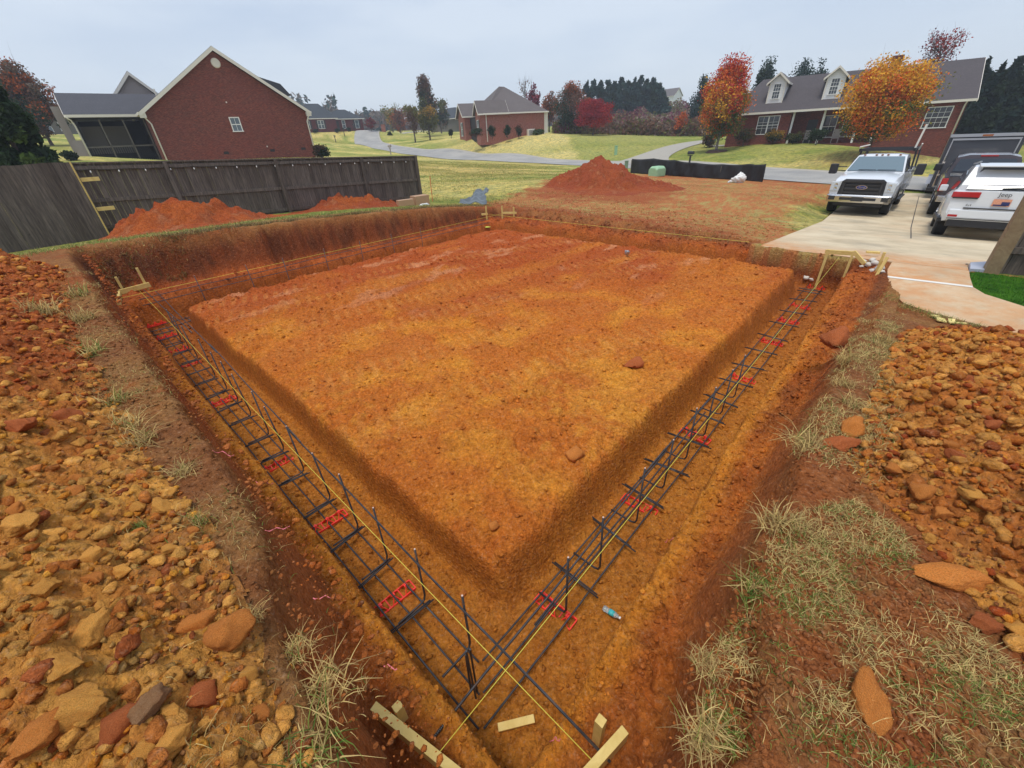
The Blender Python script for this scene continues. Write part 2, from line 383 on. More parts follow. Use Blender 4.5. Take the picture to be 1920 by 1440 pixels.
def soil_color(s, t, z, f):
    x, y = f['x'], f['y']; N = len(s)
    n1 = fbm(s*.55, t*.55, 201, 4); n2 = fbm(s*2.3, t*2.3, 202, 4); n3 = fbm(s*9, t*9, 203, 3)
    q = sm(6.0, 12, s+t+2.2*n1+1.0*n2)
    C = mixc(np.tile(OCH, (N, 1)), ORG, sm(-.5, .45, n2+.25))
    C = mixc(C, YEL, .45*sm(.0, .5, n1+.7*n3+.2)*sm(8, 4, s+t))
    C = mixc(C, RED, q*.92)
    C = mixc(C, OCH, .35*q*sm(.1, .5, fbm(s*.35+t*.1, t*1.3, 209, 3)))
    a1 = s*.94-t*.34; b1 = s*.34+t*.94; tb = np.zeros(N)
    for c0 in (4.5, 5.7, 6.6, 7.7, 8.6, 3.3): tb = np.maximum(tb, sm(.26, .16, np.abs(b1-c0-.25*np.sin(a1*.5)))*sm(-.1, .4, np.sin(a1*2*PI/.17)))
    C = mixc(C, srgb(236, 170, 92), .22*tb*f['P']*sm(-.3, .3, n1+.4)*sm(9, 6, a1)); C = mixc(C, PNK, .55*sm(.25, .55, fbm(s*1.2, t*3.1, 207, 3))*q*f['P'])
    b = np.clip(f['pit']-f['P']-f['T'], 0, 1)
    C = mixc(C, mixc(np.tile(srgb(188, 100, 48), (N, 1)), srgb(150, 78, 42), sm(-.4, .5, n2+n3*.4)), b*(.72+.2*n3))
    C = mixc(C, OCH, b*.85*sm(.17, .03, -f['dO']+.05*n3)*sm(9, 4, s+t))
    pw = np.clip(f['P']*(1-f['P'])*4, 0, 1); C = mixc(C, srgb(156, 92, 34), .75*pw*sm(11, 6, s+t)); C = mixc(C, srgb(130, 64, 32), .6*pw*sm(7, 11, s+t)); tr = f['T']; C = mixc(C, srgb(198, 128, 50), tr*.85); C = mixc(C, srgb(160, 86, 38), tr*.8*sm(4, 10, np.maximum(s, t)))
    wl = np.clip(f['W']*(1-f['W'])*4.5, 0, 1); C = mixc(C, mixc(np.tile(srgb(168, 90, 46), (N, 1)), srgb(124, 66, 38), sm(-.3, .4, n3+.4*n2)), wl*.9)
    C = mixc(C, mixc(np.tile(srgb(128, 70, 42), (N, 1)), srgb(98, 56, 36), sm(-.2, .4, n3+.4*n2)), .85*wl*sm(9.3, 9.9, t)); nearwall = wl*sm(3, .8, np.minimum(s, t))*sm(5, 2, s+t); C = mixc(C, srgb(192, 118, 64), nearwall*.8)  # nearwall: colour lightened near the camera to make up for the wall's shade
    hz = f['G']-z   # depth below grade
    topz = sm(.33, .10, hz+.09*n2)*sm(.02, .3, f['W']); C = mixc(C, mixc(np.tile(TOP, (N, 1)), srgb(128, 78, 48), sm(-.3, .5, n2)), topz*.62*(f['W'] < .995))
    # surface outside the rims
    out = f['W'] > .985
    dirtO = mixc(mixc(np.tile(srgb(150, 98, 60), (N, 1)), TOP, sm(-.3, .4, n2)), srgb(170, 94, 50), .65*sm(.15, .5, n1+.5*n3))
    gm = np.zeros(N)
    ap = inpoly(s, t, APRON); ad = pdist(s, t, APRON)
    apr = np.where(ap, sm(-.9, .9, ad+1.2*n2+.5), sm(1.0, 0, ad+.9*n2))*(s > 9.2)
    # dying grass over red dirt on the right of the mound, redder near the rim
    redn = sm(14.5, 10.2, s+1.6*n2)*sm(1.5, 5.5, t+n2)+sm(5.2, 3.2, np.hypot(s-19.5, t-12.3)+n2)+.55*sm(.05, .5, n1)+.7*sm(35.6, 33.5, s)*sm(31, 33.2, s)
    apc = mixc(mixc(np.tile(srgb(186, 122, 76), (N, 1)), srgb(176, 158, 98), sm(-.1, .5, n3+n2*.7)), srgb(158, 84, 50), .85*np.clip(redn, 0, 1))
    nearz = (np.hypot(s, t) < 24)
    lawn = mixc(mixc(np.tile(GRN, (N, 1)), DRY, sm(-.35, .35, fbm(x*.13, y*.5, 221, 4)+.05)), TAN, .35*sm(.1, .6, fbm(x*.07, y*.07, 222, 3)))
    lawn = mixc(lawn, srgb(172, 164, 112), .8*sm(50, 62, y)*sm(-16, -2, x)*(x < 26)*(y < 92))
    lawn = mixc(lawn, srgb(120, 128, 66), .6*sm(.1, .5, fbm(x*.05, y*.2, 224, 3)))
    lawn = mixc(lawn, srgb(112, 124, 60), .65*((x > 10) & (y > 35))*sm(45, 50, np.hypot(x, y)))
    lawn = mixc(lawn, srgb(120, 84, 62), .75*np.exp(-(((x-31.5)/6)**2+((y-37)/3.2)**2))*sm(-.5, .3, n3))
    inner = (s > -4) & (s < 9.7) & (t > -9) & (t < 11.4)
    sideL = (t < 11.4) & (s < .6); sideR = (t < .4) & (s > -2) & (s < 9.4)
    dmask = np.where(inner | sideL | sideR, 1.0, 0.0)
    dmask = np.maximum(dmask, apr)
    C2 = mixc(dirtO, apc, np.where(s > 9.2, 1.0, 0.0)); C2 = mixc(C2, lawn, 1-np.clip(dmask, 0, 1))
    # bright green turf by the walkway
    tp = [(6.9, -2.2)]+GRASS_EDGE[1:6]+[(9.75, -3), (9.7, -9), (5, -9)]
    turf = inpoly(s, t, tp); C2 = mixc(C2, LUSH, turf*1.0); dmask = np.where(turf, 0, dmask)
    gstrip = sm(11.0, 11.5, t+.4*n2)*(s < 10.5); C2 = mixc(C2, srgb(104, 122, 50), gstrip*.6*(t < 17))
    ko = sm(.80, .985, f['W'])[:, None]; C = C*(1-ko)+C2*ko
    gm = np.where(out, 1-np.clip(dmask, 0, 1), 0)
    return np.clip(C, 0, 1), gm
def axis(lo0, lo1, hi0, hi1, lim):
    a = [lo0]
    def stp(v):
        if v < lo0: return .016+.022*(lo0-v)
        if v < lo1: return .016
        if v < hi0: return .016+.0040*(v-lo1)
        return .016+.0040*(hi0-lo1)+.032*(v-hi0)
    v = lo0
    while v < lim: v += min(stp(v), 12); a.append(v)
    v = lo0; b = []
    while v > -lim*.5: v -= min(.016+.03*(lo0-v), 12); b.append(v)
    return np.array(b[::-1]+a)
def grid_faces(ni, nj):
    i, j = np.meshgrid(np.arange(ni-1), np.arange(nj-1), indexing='ij'); a = (i*nj+j).ravel()
    return np.stack([a, a+nj, a+nj+1, a+1], 1)
def build_ground():
    sa = axis(-.5, 2.6, 10.8, 0, 430); ta = axis(-.5, 2.6, 11.2, 0, 430)
    S, T = np.meshgrid(sa, ta, indexing='ij'); s, t = S.ravel(), T.ravel()
    z, f = terrain(s, t, True)
    o = fast_mesh('ground', np.stack([f['x'], f['y'], z], 1), grid_faces(len(sa), len(ta)), MATS['ground'])
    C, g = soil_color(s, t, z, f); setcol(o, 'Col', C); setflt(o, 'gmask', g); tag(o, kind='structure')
    print('ground verts', len(z))
mat_ground(); mat_soil()
build_ground()
# ---------------------------------------------------------------- concrete, road
def mat_concrete():
    n = NT('concrete'); o = n.co('Object'); f = n.noise(.9, 6, .65, o); g = n.noise(14, 5, .7, o); st = n.n('ShaderNodeAttribute', attribute_name='stain')
    c = n.ramp(f, [(.3, srgb(176, 158, 128)), (.52, srgb(204, 186, 154)), (.75, srgb(218, 202, 172))])
    c = n.mix(c, srgb(120, 116, 106), n.math('MULTIPLY', n.ramp(n.noise(1, 5, .6, n.vmap((1.1, .8, 1), o, (0, 0, R(45)))), [(.5, (0, 0, 0)), (.7, (1, 1, 1))]), .35))
    k = n.math('MULTIPLY', st.outputs['Fac'], n.ramp(n.noise(3.2, 6, .7, o), [(.34, (.25, .25, .25)), (.6, (1, 1, 1))]), True)
    c = n.mix(c, srgb(198, 138, 84), k)
    c = n.mix(c, srgb(150, 92, 52), n.math('MULTIPLY', k, n.ramp(n.noise(7, 6, .75, o), [(.56, (0, 0, 0)), (.72, (.7, .7, .7))])))
    n.col(c); n.set(Roughness=.85); n.bump(g, .2, .005)
mat_concrete()
def poly_mesh(name, poly, zf, thick, mat, res=.35, world=True):
    """flat slab in s,t with draped top"""
    import mathutils.geometry as mg
    P = []
    n = len(poly)
    for i in range(n):
        a, b = np.array(poly[i]), np.array(poly[(i+1) % n]); L = np.hypot(*(b-a)); k = max(1, int(L/res))
        for j in range(k): P.append(tuple(a+(b-a)*j/k))
    s0, s1 = min(p[0] for p in P), max(p[0] for p in P); t0, t1 = min(p[1] for p in P), max(p[1] for p in P)
    pts = list(P); gs, gt = np.meshgrid(np.arange(s0, s1, res), np.arange(t0, t1, res)); gs, gt = gs.ravel(), gt.ravel()
    ok = inpoly(gs, gt, P) & (pdist(gs, gt, P) > res*.4); pts += list(zip(gs[ok], gt[ok]))
    V2 = [Vector(p) for p in pts]; E = [(i, (i+1) % len(P)) for i in range(len(P))]
    vo, eo, fo, *_ = mg.delaunay_2d_cdt(V2, E, [], 1, 1e-5)
    vo = np.array([(v.x, v.y) for v in vo]); z = zf(vo[:, 0], vo[:, 1])
    X = np.stack([E1[0]*vo[:, 0]+E2[0]*vo[:, 1], E1[1]*vo[:, 0]+E2[1]*vo[:, 1], z], 1)
    F = [tuple(f) for f in fo]; m = len(X)
    if thick:
        # boundary edges -> skirt
        cnt = {}
        for f in F:
            for i in range(len(f)):
                e = (f[i], f[(i+1) % len(f)]); cnt[e] = 1
        bl = [e for e in cnt if (e[1], e[0]) not in cnt]
        X = np.concatenate([X, X-np.array([0, 0, thick])]); F += [(b, a, a+m, b+m) for a, b in bl]
    o = raw_mesh(name, X, F, mat); return o, vo, m
joint_s = 9.6
DRIVE = [(9.6, 2.1), (9.6, -.96)]+GRASS_EDGE[6:]+[(12.5, -4.6), (30.6, -4.9), (30.9, 3.6), (28.5, 2.8), (25, 2.45), (21, 2.35)]
WALK = [(9.595, -.02)]+WALK_ST[2:]+GRASS_EDGE[:6]+[(9.595, -.965)]
def stain(o, vo, m, w):
    st = np.zeros(len(o.data.vertices)); s, t = vo[:, 0], vo[:, 1]
    st[:m] = np.clip(w(s, t)+.5*fbm(s*.8, t*.8, 301, 3), 0, 1); st[m:] = 1.0; setflt(o, 'stain', st)
o, vo, m = poly_mesh('driveway', DRIVE, lambda s, t: slab_z(s)+.0, .12, MATS['concrete'], .3); tag(o, kind='structure')
stain(o, vo, m, lambda s, t: 1.05*sm(12.2, 9.6, s)-.05+.4*sm(1.2, 2.3, t)*sm(20, 12, s))
o, vo, m = poly_mesh('walkway', WALK, lambda s, t: slab_z(s)-.002, .10, MATS['concrete'], .12); tag(o, kind='structure')
stain(o, vo, m, lambda s, t: .75+0*s)
# expansion strip across the walkway
flat('bright_strip', srgb(226, 222, 212), .7, var=.05)
a, b = at_z(1664, 519, 0), at_z(1823.5, 538, 0)
mb = MB(); mb.bar((a[0], a[1], .003), (b[0], b[1], .003), .085, .004); o = mb.build('walkway_joint', MATS['bright_strip']); tag(o, kind='structure')
# concrete pad and gravel beside the driveway
def mat_asphalt():
    n = NT('asphalt'); o = n.co('Object'); c = n.ramp(n.noise(.35, 6, .6, o), [(.35, srgb(146, 144, 140)), (.65, srgb(172, 168, 160))])
    c = n.mix(c, srgb(96, 98, 102), n.math('MULTIPLY', n.ramp(n.noise(60, 3, .7, o), [(.35, (1, 1, 1)), (.5, (0, 0, 0))]), .4)); n.col(c); n.set(Roughness=.8); n.bump(n.noise(70, 3, .7, o), .25, .006)
mat_asphalt()
flat('kerb_concrete', srgb(166, 160, 148), .85, var=.15, scale=3)
def drape(name, ptsA, ptsB, mat, dz=.03, n=240, m=8, thick=0):
    A, B = np.array(ptsA), np.array(ptsB)
    def resample(P, n):
        d = np.concatenate([[0], np.cumsum(np.hypot(*(P[1:]-P[:-1]).T))]); q = np.linspace(0, d[-1], n)
        return np.stack([np.interp(q, d, P[:, 0]), np.interp(q, d, P[:, 1])], 1)
    A, B = resample(A, n), resample(B, n); k = np.linspace(0, 1, m)[None, :, None]
    P = (A[:, None]*(1-k)+B[:, None]*k).reshape(-1, 2)
    z = grade(P[:, 0], P[:, 1])+dz; V = np.concatenate([P, z[:, None]], 1)
    return fast_mesh(name, V, grid_faces(n, m), mat), A, B
def smooth_line(pts, it=3):
    P = np.array([p[:2] for p in pts])
    for _ in range(it):
        Q = [P[0]]
        for a, b in zip(P[:-1], P[1:]): Q += [a*.75+b*.25, a*.25+b*.75]
        Q.append(P[-1]); P = np.array(Q)
    return P
rn = smooth_line([at_d(*p) for p in ROAD_N]); rf = smooth_line([at_d(*p) for p in ROAD_F])
o, RA, RB = drape('road', rn, rf, MATS['asphalt'], .05); tag(o, kind='structure')
def kerb(name, P, side):
    d = np.gradient(P, axis=0); d /= np.hypot(*d.T)[:, None]; nn = np.stack([-d[:, 1], d[:, 0]], 1)*side
    prof = [(0, .04), (0.0, .11), (.18, .13), (.45, .0)]
    V = np.concatenate([np.concatenate([P+nn*w, (grade(*(P+nn*w).T)+h)[:, None]], 1)[:, None] for w, h in prof], 1).reshape(-1, 3)
    tag(fast_mesh(name, V, grid_faces(len(P), len(prof)), MATS['kerb_concrete'], False), kind='structure')
kerb('kerb', RB, 1)
# neighbour's driveway across the road
nd1 = smooth_line([at_d(*p) for p in [(1130, 308, 50), (1160, 301, 54), (1210, 288, 60), (1262, 275, 67), (1330, 266, 76)]])
nd2 = smooth_line([at_d(*p) for p in [(1262, 306, 49), (1252, 300, 52), (1256, 291, 56), (1280, 280, 62), (1322, 271, 69), (1345, 267, 75)]])
o, _, _ = drape('driveway', nd1, nd2, MATS['kerb_concrete'], .06, 80, 8); tag(o, kind='structure')
# front path of the white-trimmed house
fp1 = [at_d(*p)[:2] for p in [(1330, 271.5, 62), (1420, 270.5, 61), (1500, 267.5, 60), (1570, 263, 58)]]; fp2 = [at_d(*p)[:2] for p in [(1330, 269.5, 64), (1420, 268.5, 63), (1500, 265.5, 62), (1570, 261, 60)]]
o, _, _ = drape('path', fp1, fp2, MATS['kerb_concrete'], .07, 60, 3); tag(o, kind='structure')
# ---------------------------------------------------------------- light, sky
w = bpy.data.worlds.new('World'); SC.world = w; w.use_nodes = True; wt = w.node_tree; bg = wt.nodes['Background']
sky = wt.nodes.new('ShaderNodeTexSky'); sky.sky_type = 'NISHITA'; sky.sun_disc = False
SUN_EL, SUN_AZ = R(74), R(210)
sky.sun_elevation = SUN_EL; sky.sun_rotation = SUN_AZ; sky.air_density = 1.0; sky.dust_density = 3.0; sky.ozone_density = 1.5
tc = wt.nodes.new('ShaderNodeTexCoord'); mp = wt.nodes.new('ShaderNodeMapping'); mp.inputs['Scale'].default_value = (1.6, 1.6, 6); wt.links.new(tc.outputs['Generated'], mp.inputs['Vector'])
ns = wt.nodes.new('ShaderNodeTexNoise'); ns.inputs['Scale'].default_value = 1.5; ns.inputs['Detail'].default_value = 5; ns.inputs['Roughness'].default_value = .5; wt.links.new(mp.outputs[0], ns.inputs['Vector'])
rp = wt.nodes.new('ShaderNodeValToRGB'); rp.color_ramp.elements[0].position = .40; rp.color_ramp.elements[0].color = (3.7, 4.6, 6.2, 1); rp.color_ramp.elements[1].position = .60; rp.color_ramp.elements[1].color = (5.4, 6.1, 7.2, 1)
wt.links.new(ns.outputs['Fac'], rp.inputs['Fac'])
sp = wt.nodes.new('ShaderNodeSeparateXYZ'); wt.links.new(tc.outputs['Generated'], sp.inputs[0])
hz = wt.nodes.new('ShaderNodeValToRGB'); hz.color_ramp.elements[0].position = 0; hz.color_ramp.elements[0].color = (1, 1, 1, 1); hz.color_ramp.elements[1].position = .32; hz.color_ramp.elements[1].color = (0, 0, 0, 1)
wt.links.new(sp.outputs[2], hz.inputs['Fac'])
m0 = wt.nodes.new('ShaderNodeMix'); m0.data_type = 'RGBA'; wt.links.new(hz.outputs[0], m0.inputs[0]); wt.links.new(rp.outputs[0], m0.inputs[6]); m0.inputs[7].default_value = (6.0, 6.7, 7.4, 1)
mx = wt.nodes.new('ShaderNodeMix'); mx.data_type = 'RGBA'; mx.inputs[0].default_value = .88
wt.links.new(sky.outputs[0], mx.inputs[6]); wt.links.new(m0.outputs[2], mx.inputs[7]); wt.links.new(mx.outputs[2], bg.inputs['Color']); bg.inputs['Strength'].default_value = .088
sd = bpy.data.lights.new('sun', 'SUN'); sd.energy = 1.5; sd.angle = R(16); sd.color = (1, .95, .87)
so = bpy.data.objects.new('sun', sd); COL.objects.link(so)
sdir = Vector((math.sin(SUN_AZ)*math.cos(SUN_EL), math.cos(SUN_AZ)*math.cos(SUN_EL), math.sin(SUN_EL)))
so.rotation_euler = sdir.to_track_quat('Z', 'Y').to_euler(); so.location = (0, -20, 30)
SC.view_settings.view_transform = 'Standard'; SC.view_settings.look = 'None'; SC.view_settings.gamma = 1; SC.view_settings.exposure = .62
# ---------------------------------------------------------------- spoil banks, heaps, clods
LPOLY = [(-.13, .45), (-.11, .95), (-.09, 1.6), (-.10, 2.1), (-.17, 3), (-.24, 5), (-.20, 6.5), (-.12, 8), (-.45, 10), (-1.1, 11.5), (-5, 11.9), (-5, -2), (-.15, -2)]
RPOLY = [(1.35, -.86), (1.55, -.75), (1.97, -.48), (2.35, -.17), (3.2, -.2), (4.5, -.26), (5.4, -.33), (5.95, -.66), (6.25, -1.2), (6.8, -2.2), (7.6, -5), (0, -5), (.8, -1.3)]
def bank(s, t, poly, H, wd, detail=True):
    G = grade(E1[0]*s+E2[0]*t, E1[1]*s+E2[1]*t)
    d = np.where(inpoly(s, t, poly), 1, -1)*pdist(s, t, poly)+.10*fbm(s*2.3, t*2.3, 401, 3)
    h = H*sm(-.04, wd, d)+(.10*H/.2*fbm(s*1.8, t*1.8, 402, 3)+.045*fbm(s*5, t*5, 403, 2))*sm(0, .3, d)-.05*sm(.02, -.08, d)
    if detail:
        m = sm(-.03, .12, d)
        h = h+m*(clods(s, t, .15, 411, .5)*.22+clods(s+.11, t, .08, 412, .6)*.7+clods(s, t+.3, .045, 413, .75)*.8+clods(s+.5, t+.3, .024, 414, .7)*.9+.015*fbm(s*30, t*30, 415, 3))
    return G+h
def bankL(s, t, d=False): return bank(s, t, LPOLY, .20, .5, d)
def bankR(s, t, d=False): return bank(s, t, RPOLY, .17, .6, d)
def surf_extra(X, Y):
    s, t = to_st(X, Y)
    z = np.full(np.shape(s), -9.0); a = (s < .2) & (s > -6); b = (t < .2) & (s > 0) & (s < 8) & (t > -6)
    if a.any(): z[a] = bankL(s[a], t[a], True)
    if b.any(): z[b] = np.maximum(z[b], bankR(s[b], t[b], True))
    return z
def surf(x, y):
    x = np.atleast_1d(x); y = np.atleast_1d(y)
    return np.maximum(tz(x, y, True), surf_extra(x, y))
def shit(u, v): return hit(u, v, True, surf_extra)
def bank_obj(name, sa, ta, fn, colf, label, poly):
    S, T = np.meshgrid(sa, ta, indexing='ij'); s, t = S.ravel(), T.ravel(); z = fn(s, t, True)
    x, y = E1[0]*s+E2[0]*t, E1[1]*s+E2[1]*t; c0 = np.array([x.mean(), y.mean(), z.mean()])
    F = grid_faces(len(sa), len(ta)); keep = np.where(inpoly(s, t, poly), 1, -1)*pdist(s, t, poly)+.05*fbm(s*7, t*7, 404, 3) > -.03; F = F[keep[F].all(1)]; us = np.unique(F); mp_ = np.zeros(len(s), int); mp_[us] = np.arange(len(us)); F = mp_[F]; s, t, x, y, z = s[us], t[us], x[us], y[us], z[us]
    o = fast_mesh(name, np.stack([x, y, z], 1)-c0, F, MATS['clay_soil'], True, c0.tolist())
    setcol(o, 'Col', colf(s, t, z)); return tag(o, label, 'dirt bank')
def grow(a, b, s0, k, ref):
    out = [a]; 
    while out[-1] < b: out.append(out[-1]+s0+k*abs(out[-1]-ref))
    return np.array(out)
def colL(s, t, z):
    n1 = fbm(s*1.1, t*.6, 421, 3); n2 = fbm(s*5, t*5, 422, 4)
    k = sm(2.6, 4.6, t+1.0*n1)*(1-.5*sm(.1, .5, fbm(s*1.5, t*.5, 423, 3)))
    C = mixc(np.tile(srgb(226, 164, 80), (len(s), 1)), srgb(206, 132, 62), sm(-.2, .5, n2))
    C = mixc(C, srgb(174, 92, 46), k*.95); C = mixc(C, srgb(176, 84, 44), .8*sm(-.1, .3, n1)*sm(2.2, .8, t)*sm(-.5, -.1, s))
    return mixc(C, TOP, .5*sm(-.35, -.08, s)*sm(-.2, .3, n2))
def colR(s, t, z):
    n1 = fbm(s*.8, t*.8, 431, 3); n2 = fbm(s*5, t*5, 432, 4)
    C = mixc(np.tile(srgb(226, 160, 78), (len(s), 1)), srgb(204, 126, 60), sm(-.3, .5, n2+n1))
    C = mixc(C, srgb(146, 68, 36), sm(5.5, 5.95, s-.22*(-t)*0+.12*n1+.1*n2)*.9)
    return C
bank_obj('spoil_bank', grow(-2.4, .02, .011, .004, .0), grow(-.9, 12.3, .011, .006, .3), bankL, colL, 'broken ochre and red clay spoil piled along the left rim of the pit', LPOLY)
bank_obj('spoil_bank', grow(.5, 7.9, .012, .004, .5), grow(-3.6, 0.02, .012, .004, 0), bankR, colR, 'yellow clay rubble bank on the right below the curved walkway', RPOLY)
def heap(name, peaks, label, base, res=.05, col=RED, rough=1.0, mat='clay_soil', cat='dirt pile', sharp=1.0):
    """peaks: (x,y,ztop,radius)"""
    P = np.array(peaks); x0, x1 = (P[:, 0]-P[:, 3]).min()-.4, (P[:, 0]+P[:, 3]).max()+.4; y0, y1 = (P[:, 1]-P[:, 3]).min()-.4, (P[:, 1]+P[:, 3]).max()+.4
    X, Y = np.meshgrid(np.arange(x0, x1, res), np.arange(y0, y1, res), indexing='ij'); sh = X.shape; x, y = X.ravel(), Y.ravel()
    G = grade(x, y); h = np.zeros_like(x); wx = .18*fbm(x*1.3, y*1.3, 501, 3)
    for px, py, pz, pr in P:
        H = pz-float(grade(px, py)); d = np.clip(np.hypot(x-px, y-py)/pr+wx*sm(0, .35, np.hypot(x-px, y-py)/pr), 0, None); 
        h = np.maximum(h, H*np.clip(1.04-d**sharp, 0, None)*(1-.10*np.sin(np.arctan2(y-py, x-px)*5+d*3)*d))
    k = sm(0, .25, h)
    z = G+h-.06*(h <= 0.001)+k*rough*(.09*fbm(x*2.2, y*2.2, 502, 3)+clods(x, y, .26, 503, .35)*.5+clods(x, y, .13, 504, .5)*.6+clods(x, y, .08, 505, .6)*.6)
    c0 = np.array([x.mean(), y.mean(), base]); F = grid_faces(*sh); tt = to_st(x, y)[1]; ok = ((tt > 10.9) | (to_st(x, y)[0] > 10.4)); F = F[(h[F] > -.0001).any(1) & ok[F].all(1) & (h[F] > .0005).any(1)]; us = np.unique(F); mp_ = np.zeros(len(x), int); mp_[us] = np.arange(len(us)); F = mp_[F]; x, y, z = x[us], y[us], z[us]
    o = fast_mesh(name, np.stack([x, y, z], 1)-c0, F, MATS[mat], True, c0.tolist())
    n1 = fbm(x*.9, y*.9, 511, 3); n2 = fbm(x*4, y*4, 512, 3)
    C = mixc(np.tile(col, (len(x), 1)), ORG, (.12 if 'mound' in name else .25)*sm(0, .5, n1)); C = mixc(C, DRD, .6*sm(-.1, .5, n2)); C = mixc(C, PNK, .25*sm(.35, .6, n2))
    setcol(o, 'Col', C); return tag(o, label, cat)
mx_, my_, mz_ = at_d(1127, 298, 24.3)
heap('dirt_mound', [(mx_, my_, mz_+.12, 2.75), (mx_+1.7, my_-.2, mz_-.88, 2.6), (mx_-1.0, my_-.7, mz_-.95, 2.0), (mx_-.2, my_-1.5, mz_-1.0, 2.3)], 'tall cone shaped red dirt mound at the edge of the lawn', -.4, .045, srgb(150, 72, 44), 1.1, sharp=.88)
def pk(L): return [(*at_d(u, v, d), r) for u, v, d, r in L]
heap('dirt_pile', pk([(322, 384, 14.0, 1.5), (362, 386, 14.1, 1.5), (408, 397, 14.4, 1.3), (450, 402, 14.8, 1.2), (500, 404, 15.2, 1.1), (300, 402, 13.6, 1.2), (340, 415, 13.2, 1.1), (535, 403, 15.6, 1.2), (560, 408, 15.9, 1.1), (290, 420, 13.4, 1.1), (370, 415, 13.5, 1.1), (430, 418, 13.5, 1.2), (490, 417, 14.1, 1.1)]), 'long orange dirt pile heaped against the left part of the wooden fence', .5, .045, srgb(164, 78, 40), 1.5)
heap('dirt_pile', pk([(600, 392, 16.8, 1.0), (645, 375, 17.5, 1.5), (688, 374, 18.0, 1.5), (722, 381, 18.4, 1.2), (560, 400, 16.4, .8), (755, 396, 18.2, .9), (640, 395, 16.6, 1.0), (585, 408, 15.6, 1.0), (660, 398, 16.4, 1.1), (720, 396, 17.2, 1.0)]), 'twin peaked red dirt pile near the free end of the wooden fence', .3, .045, srgb(150, 70, 38), 1.5)
# ---- clod meshes
def clod_verts(seed, sub=3, flatk=.62, rough=.07, ang=0):
    rg = np.random.default_rng(seed); bm = bmesh.new(); bmesh.ops.create_icosphere(bm, subdivisions=sub, radius=1); V = np.array([v.co[:] for v in bm.verts]); F = np.array([[v.index for v in f.verts] for f in bm.faces]); bm.free()
    V = V*np.array([1.15, .92, max(flatk, .72)])*(.9+.2*rg.random(3))
    for _ in range(9+ang*7):
        n = rg.normal(size=3); n[2] *= .8; n /= np.linalg.norm(n); d = rg.uniform(.55-.1*ang, .88-.1*ang); k = V@n-d; V = V-np.where(k > 0, k*.93, 0)[:, None]*n
    s0 = rg.uniform(0, 50)
    for fr, am in ((2.1, rough*2.1), (4.6, rough*2.1), (9, rough*1.4), (19, rough*.9)):
        q = fbm(V[:, 0]*fr+s0+V[:, 2]*fr*.7, V[:, 1]*fr-V[:, 2]*fr*.6, seed+int(fr), 2)
        V = V*(1+am*q)[:, None]
    return V, F
def mat_clod(name, c):
    n = NT(name); oi = n.n('ShaderNodeObjectInfo'); o = n.co('Object')
    base = n.mix(c, tuple(v*.78 for v in c), oi.outputs['Random'])
    cc, h = soil_nodes(n, base); n.col(cc); n.set(Roughness=.95); n.b.inputs['Specular IOR Level'].default_value = .15; n.bump(h, .7, .012); return n.m
CM = [mat_clod('ochre_clod', srgb(238, 172, 84)), mat_clod('orange_clod', srgb(218, 138, 66)), mat_clod('red_clod', srgb(190, 106, 60)), mat_clod('brown_clod', srgb(156, 118, 84))]
CLODV = [clod_verts(900+i, 4 if i < 6 else 3, rough=.062, ang=1) for i in range(12)]
CLODME = {}
def clod_me(i, mi):
    if (i, mi) not in CLODME:
        V, F = CLODV[i]; o = fast_mesh('clay_clod', V, F, CM[mi], True); CLODME[(i, mi)] = o.data; bpy.data.objects.remove(o)
    return CLODME[(i, mi)]
def put_clod(x, y, r, mi, label, group, vi=None, rz=None, tilt=.3, el=1.0, name='clay_clod', sink=.25, fl=1.0):
    vi = random.randrange(12) if vi is None else vi
    o = bpy.data.objects.new(name, clod_me(vi, mi)); COL.objects.link(o)
    z = float(surf(x, y)[0]); o.location = (x, y, z+r*.62*fl*(1-sink)-r*.1)
    o.rotation_euler = (random.uniform(-tilt, tilt), random.uniform(-tilt, tilt), random.uniform(0, 6.28) if rz is None else rz)
    o.scale = (r*el, r, r*fl); return tag(o, label, 'dirt clod', group)
TAKEN = []
def free(x, y, r, k=.8):
    return all((x-a)**2+(y-b)**2 > ((r+c)*k)**2 for a, b, c in TAKEN)
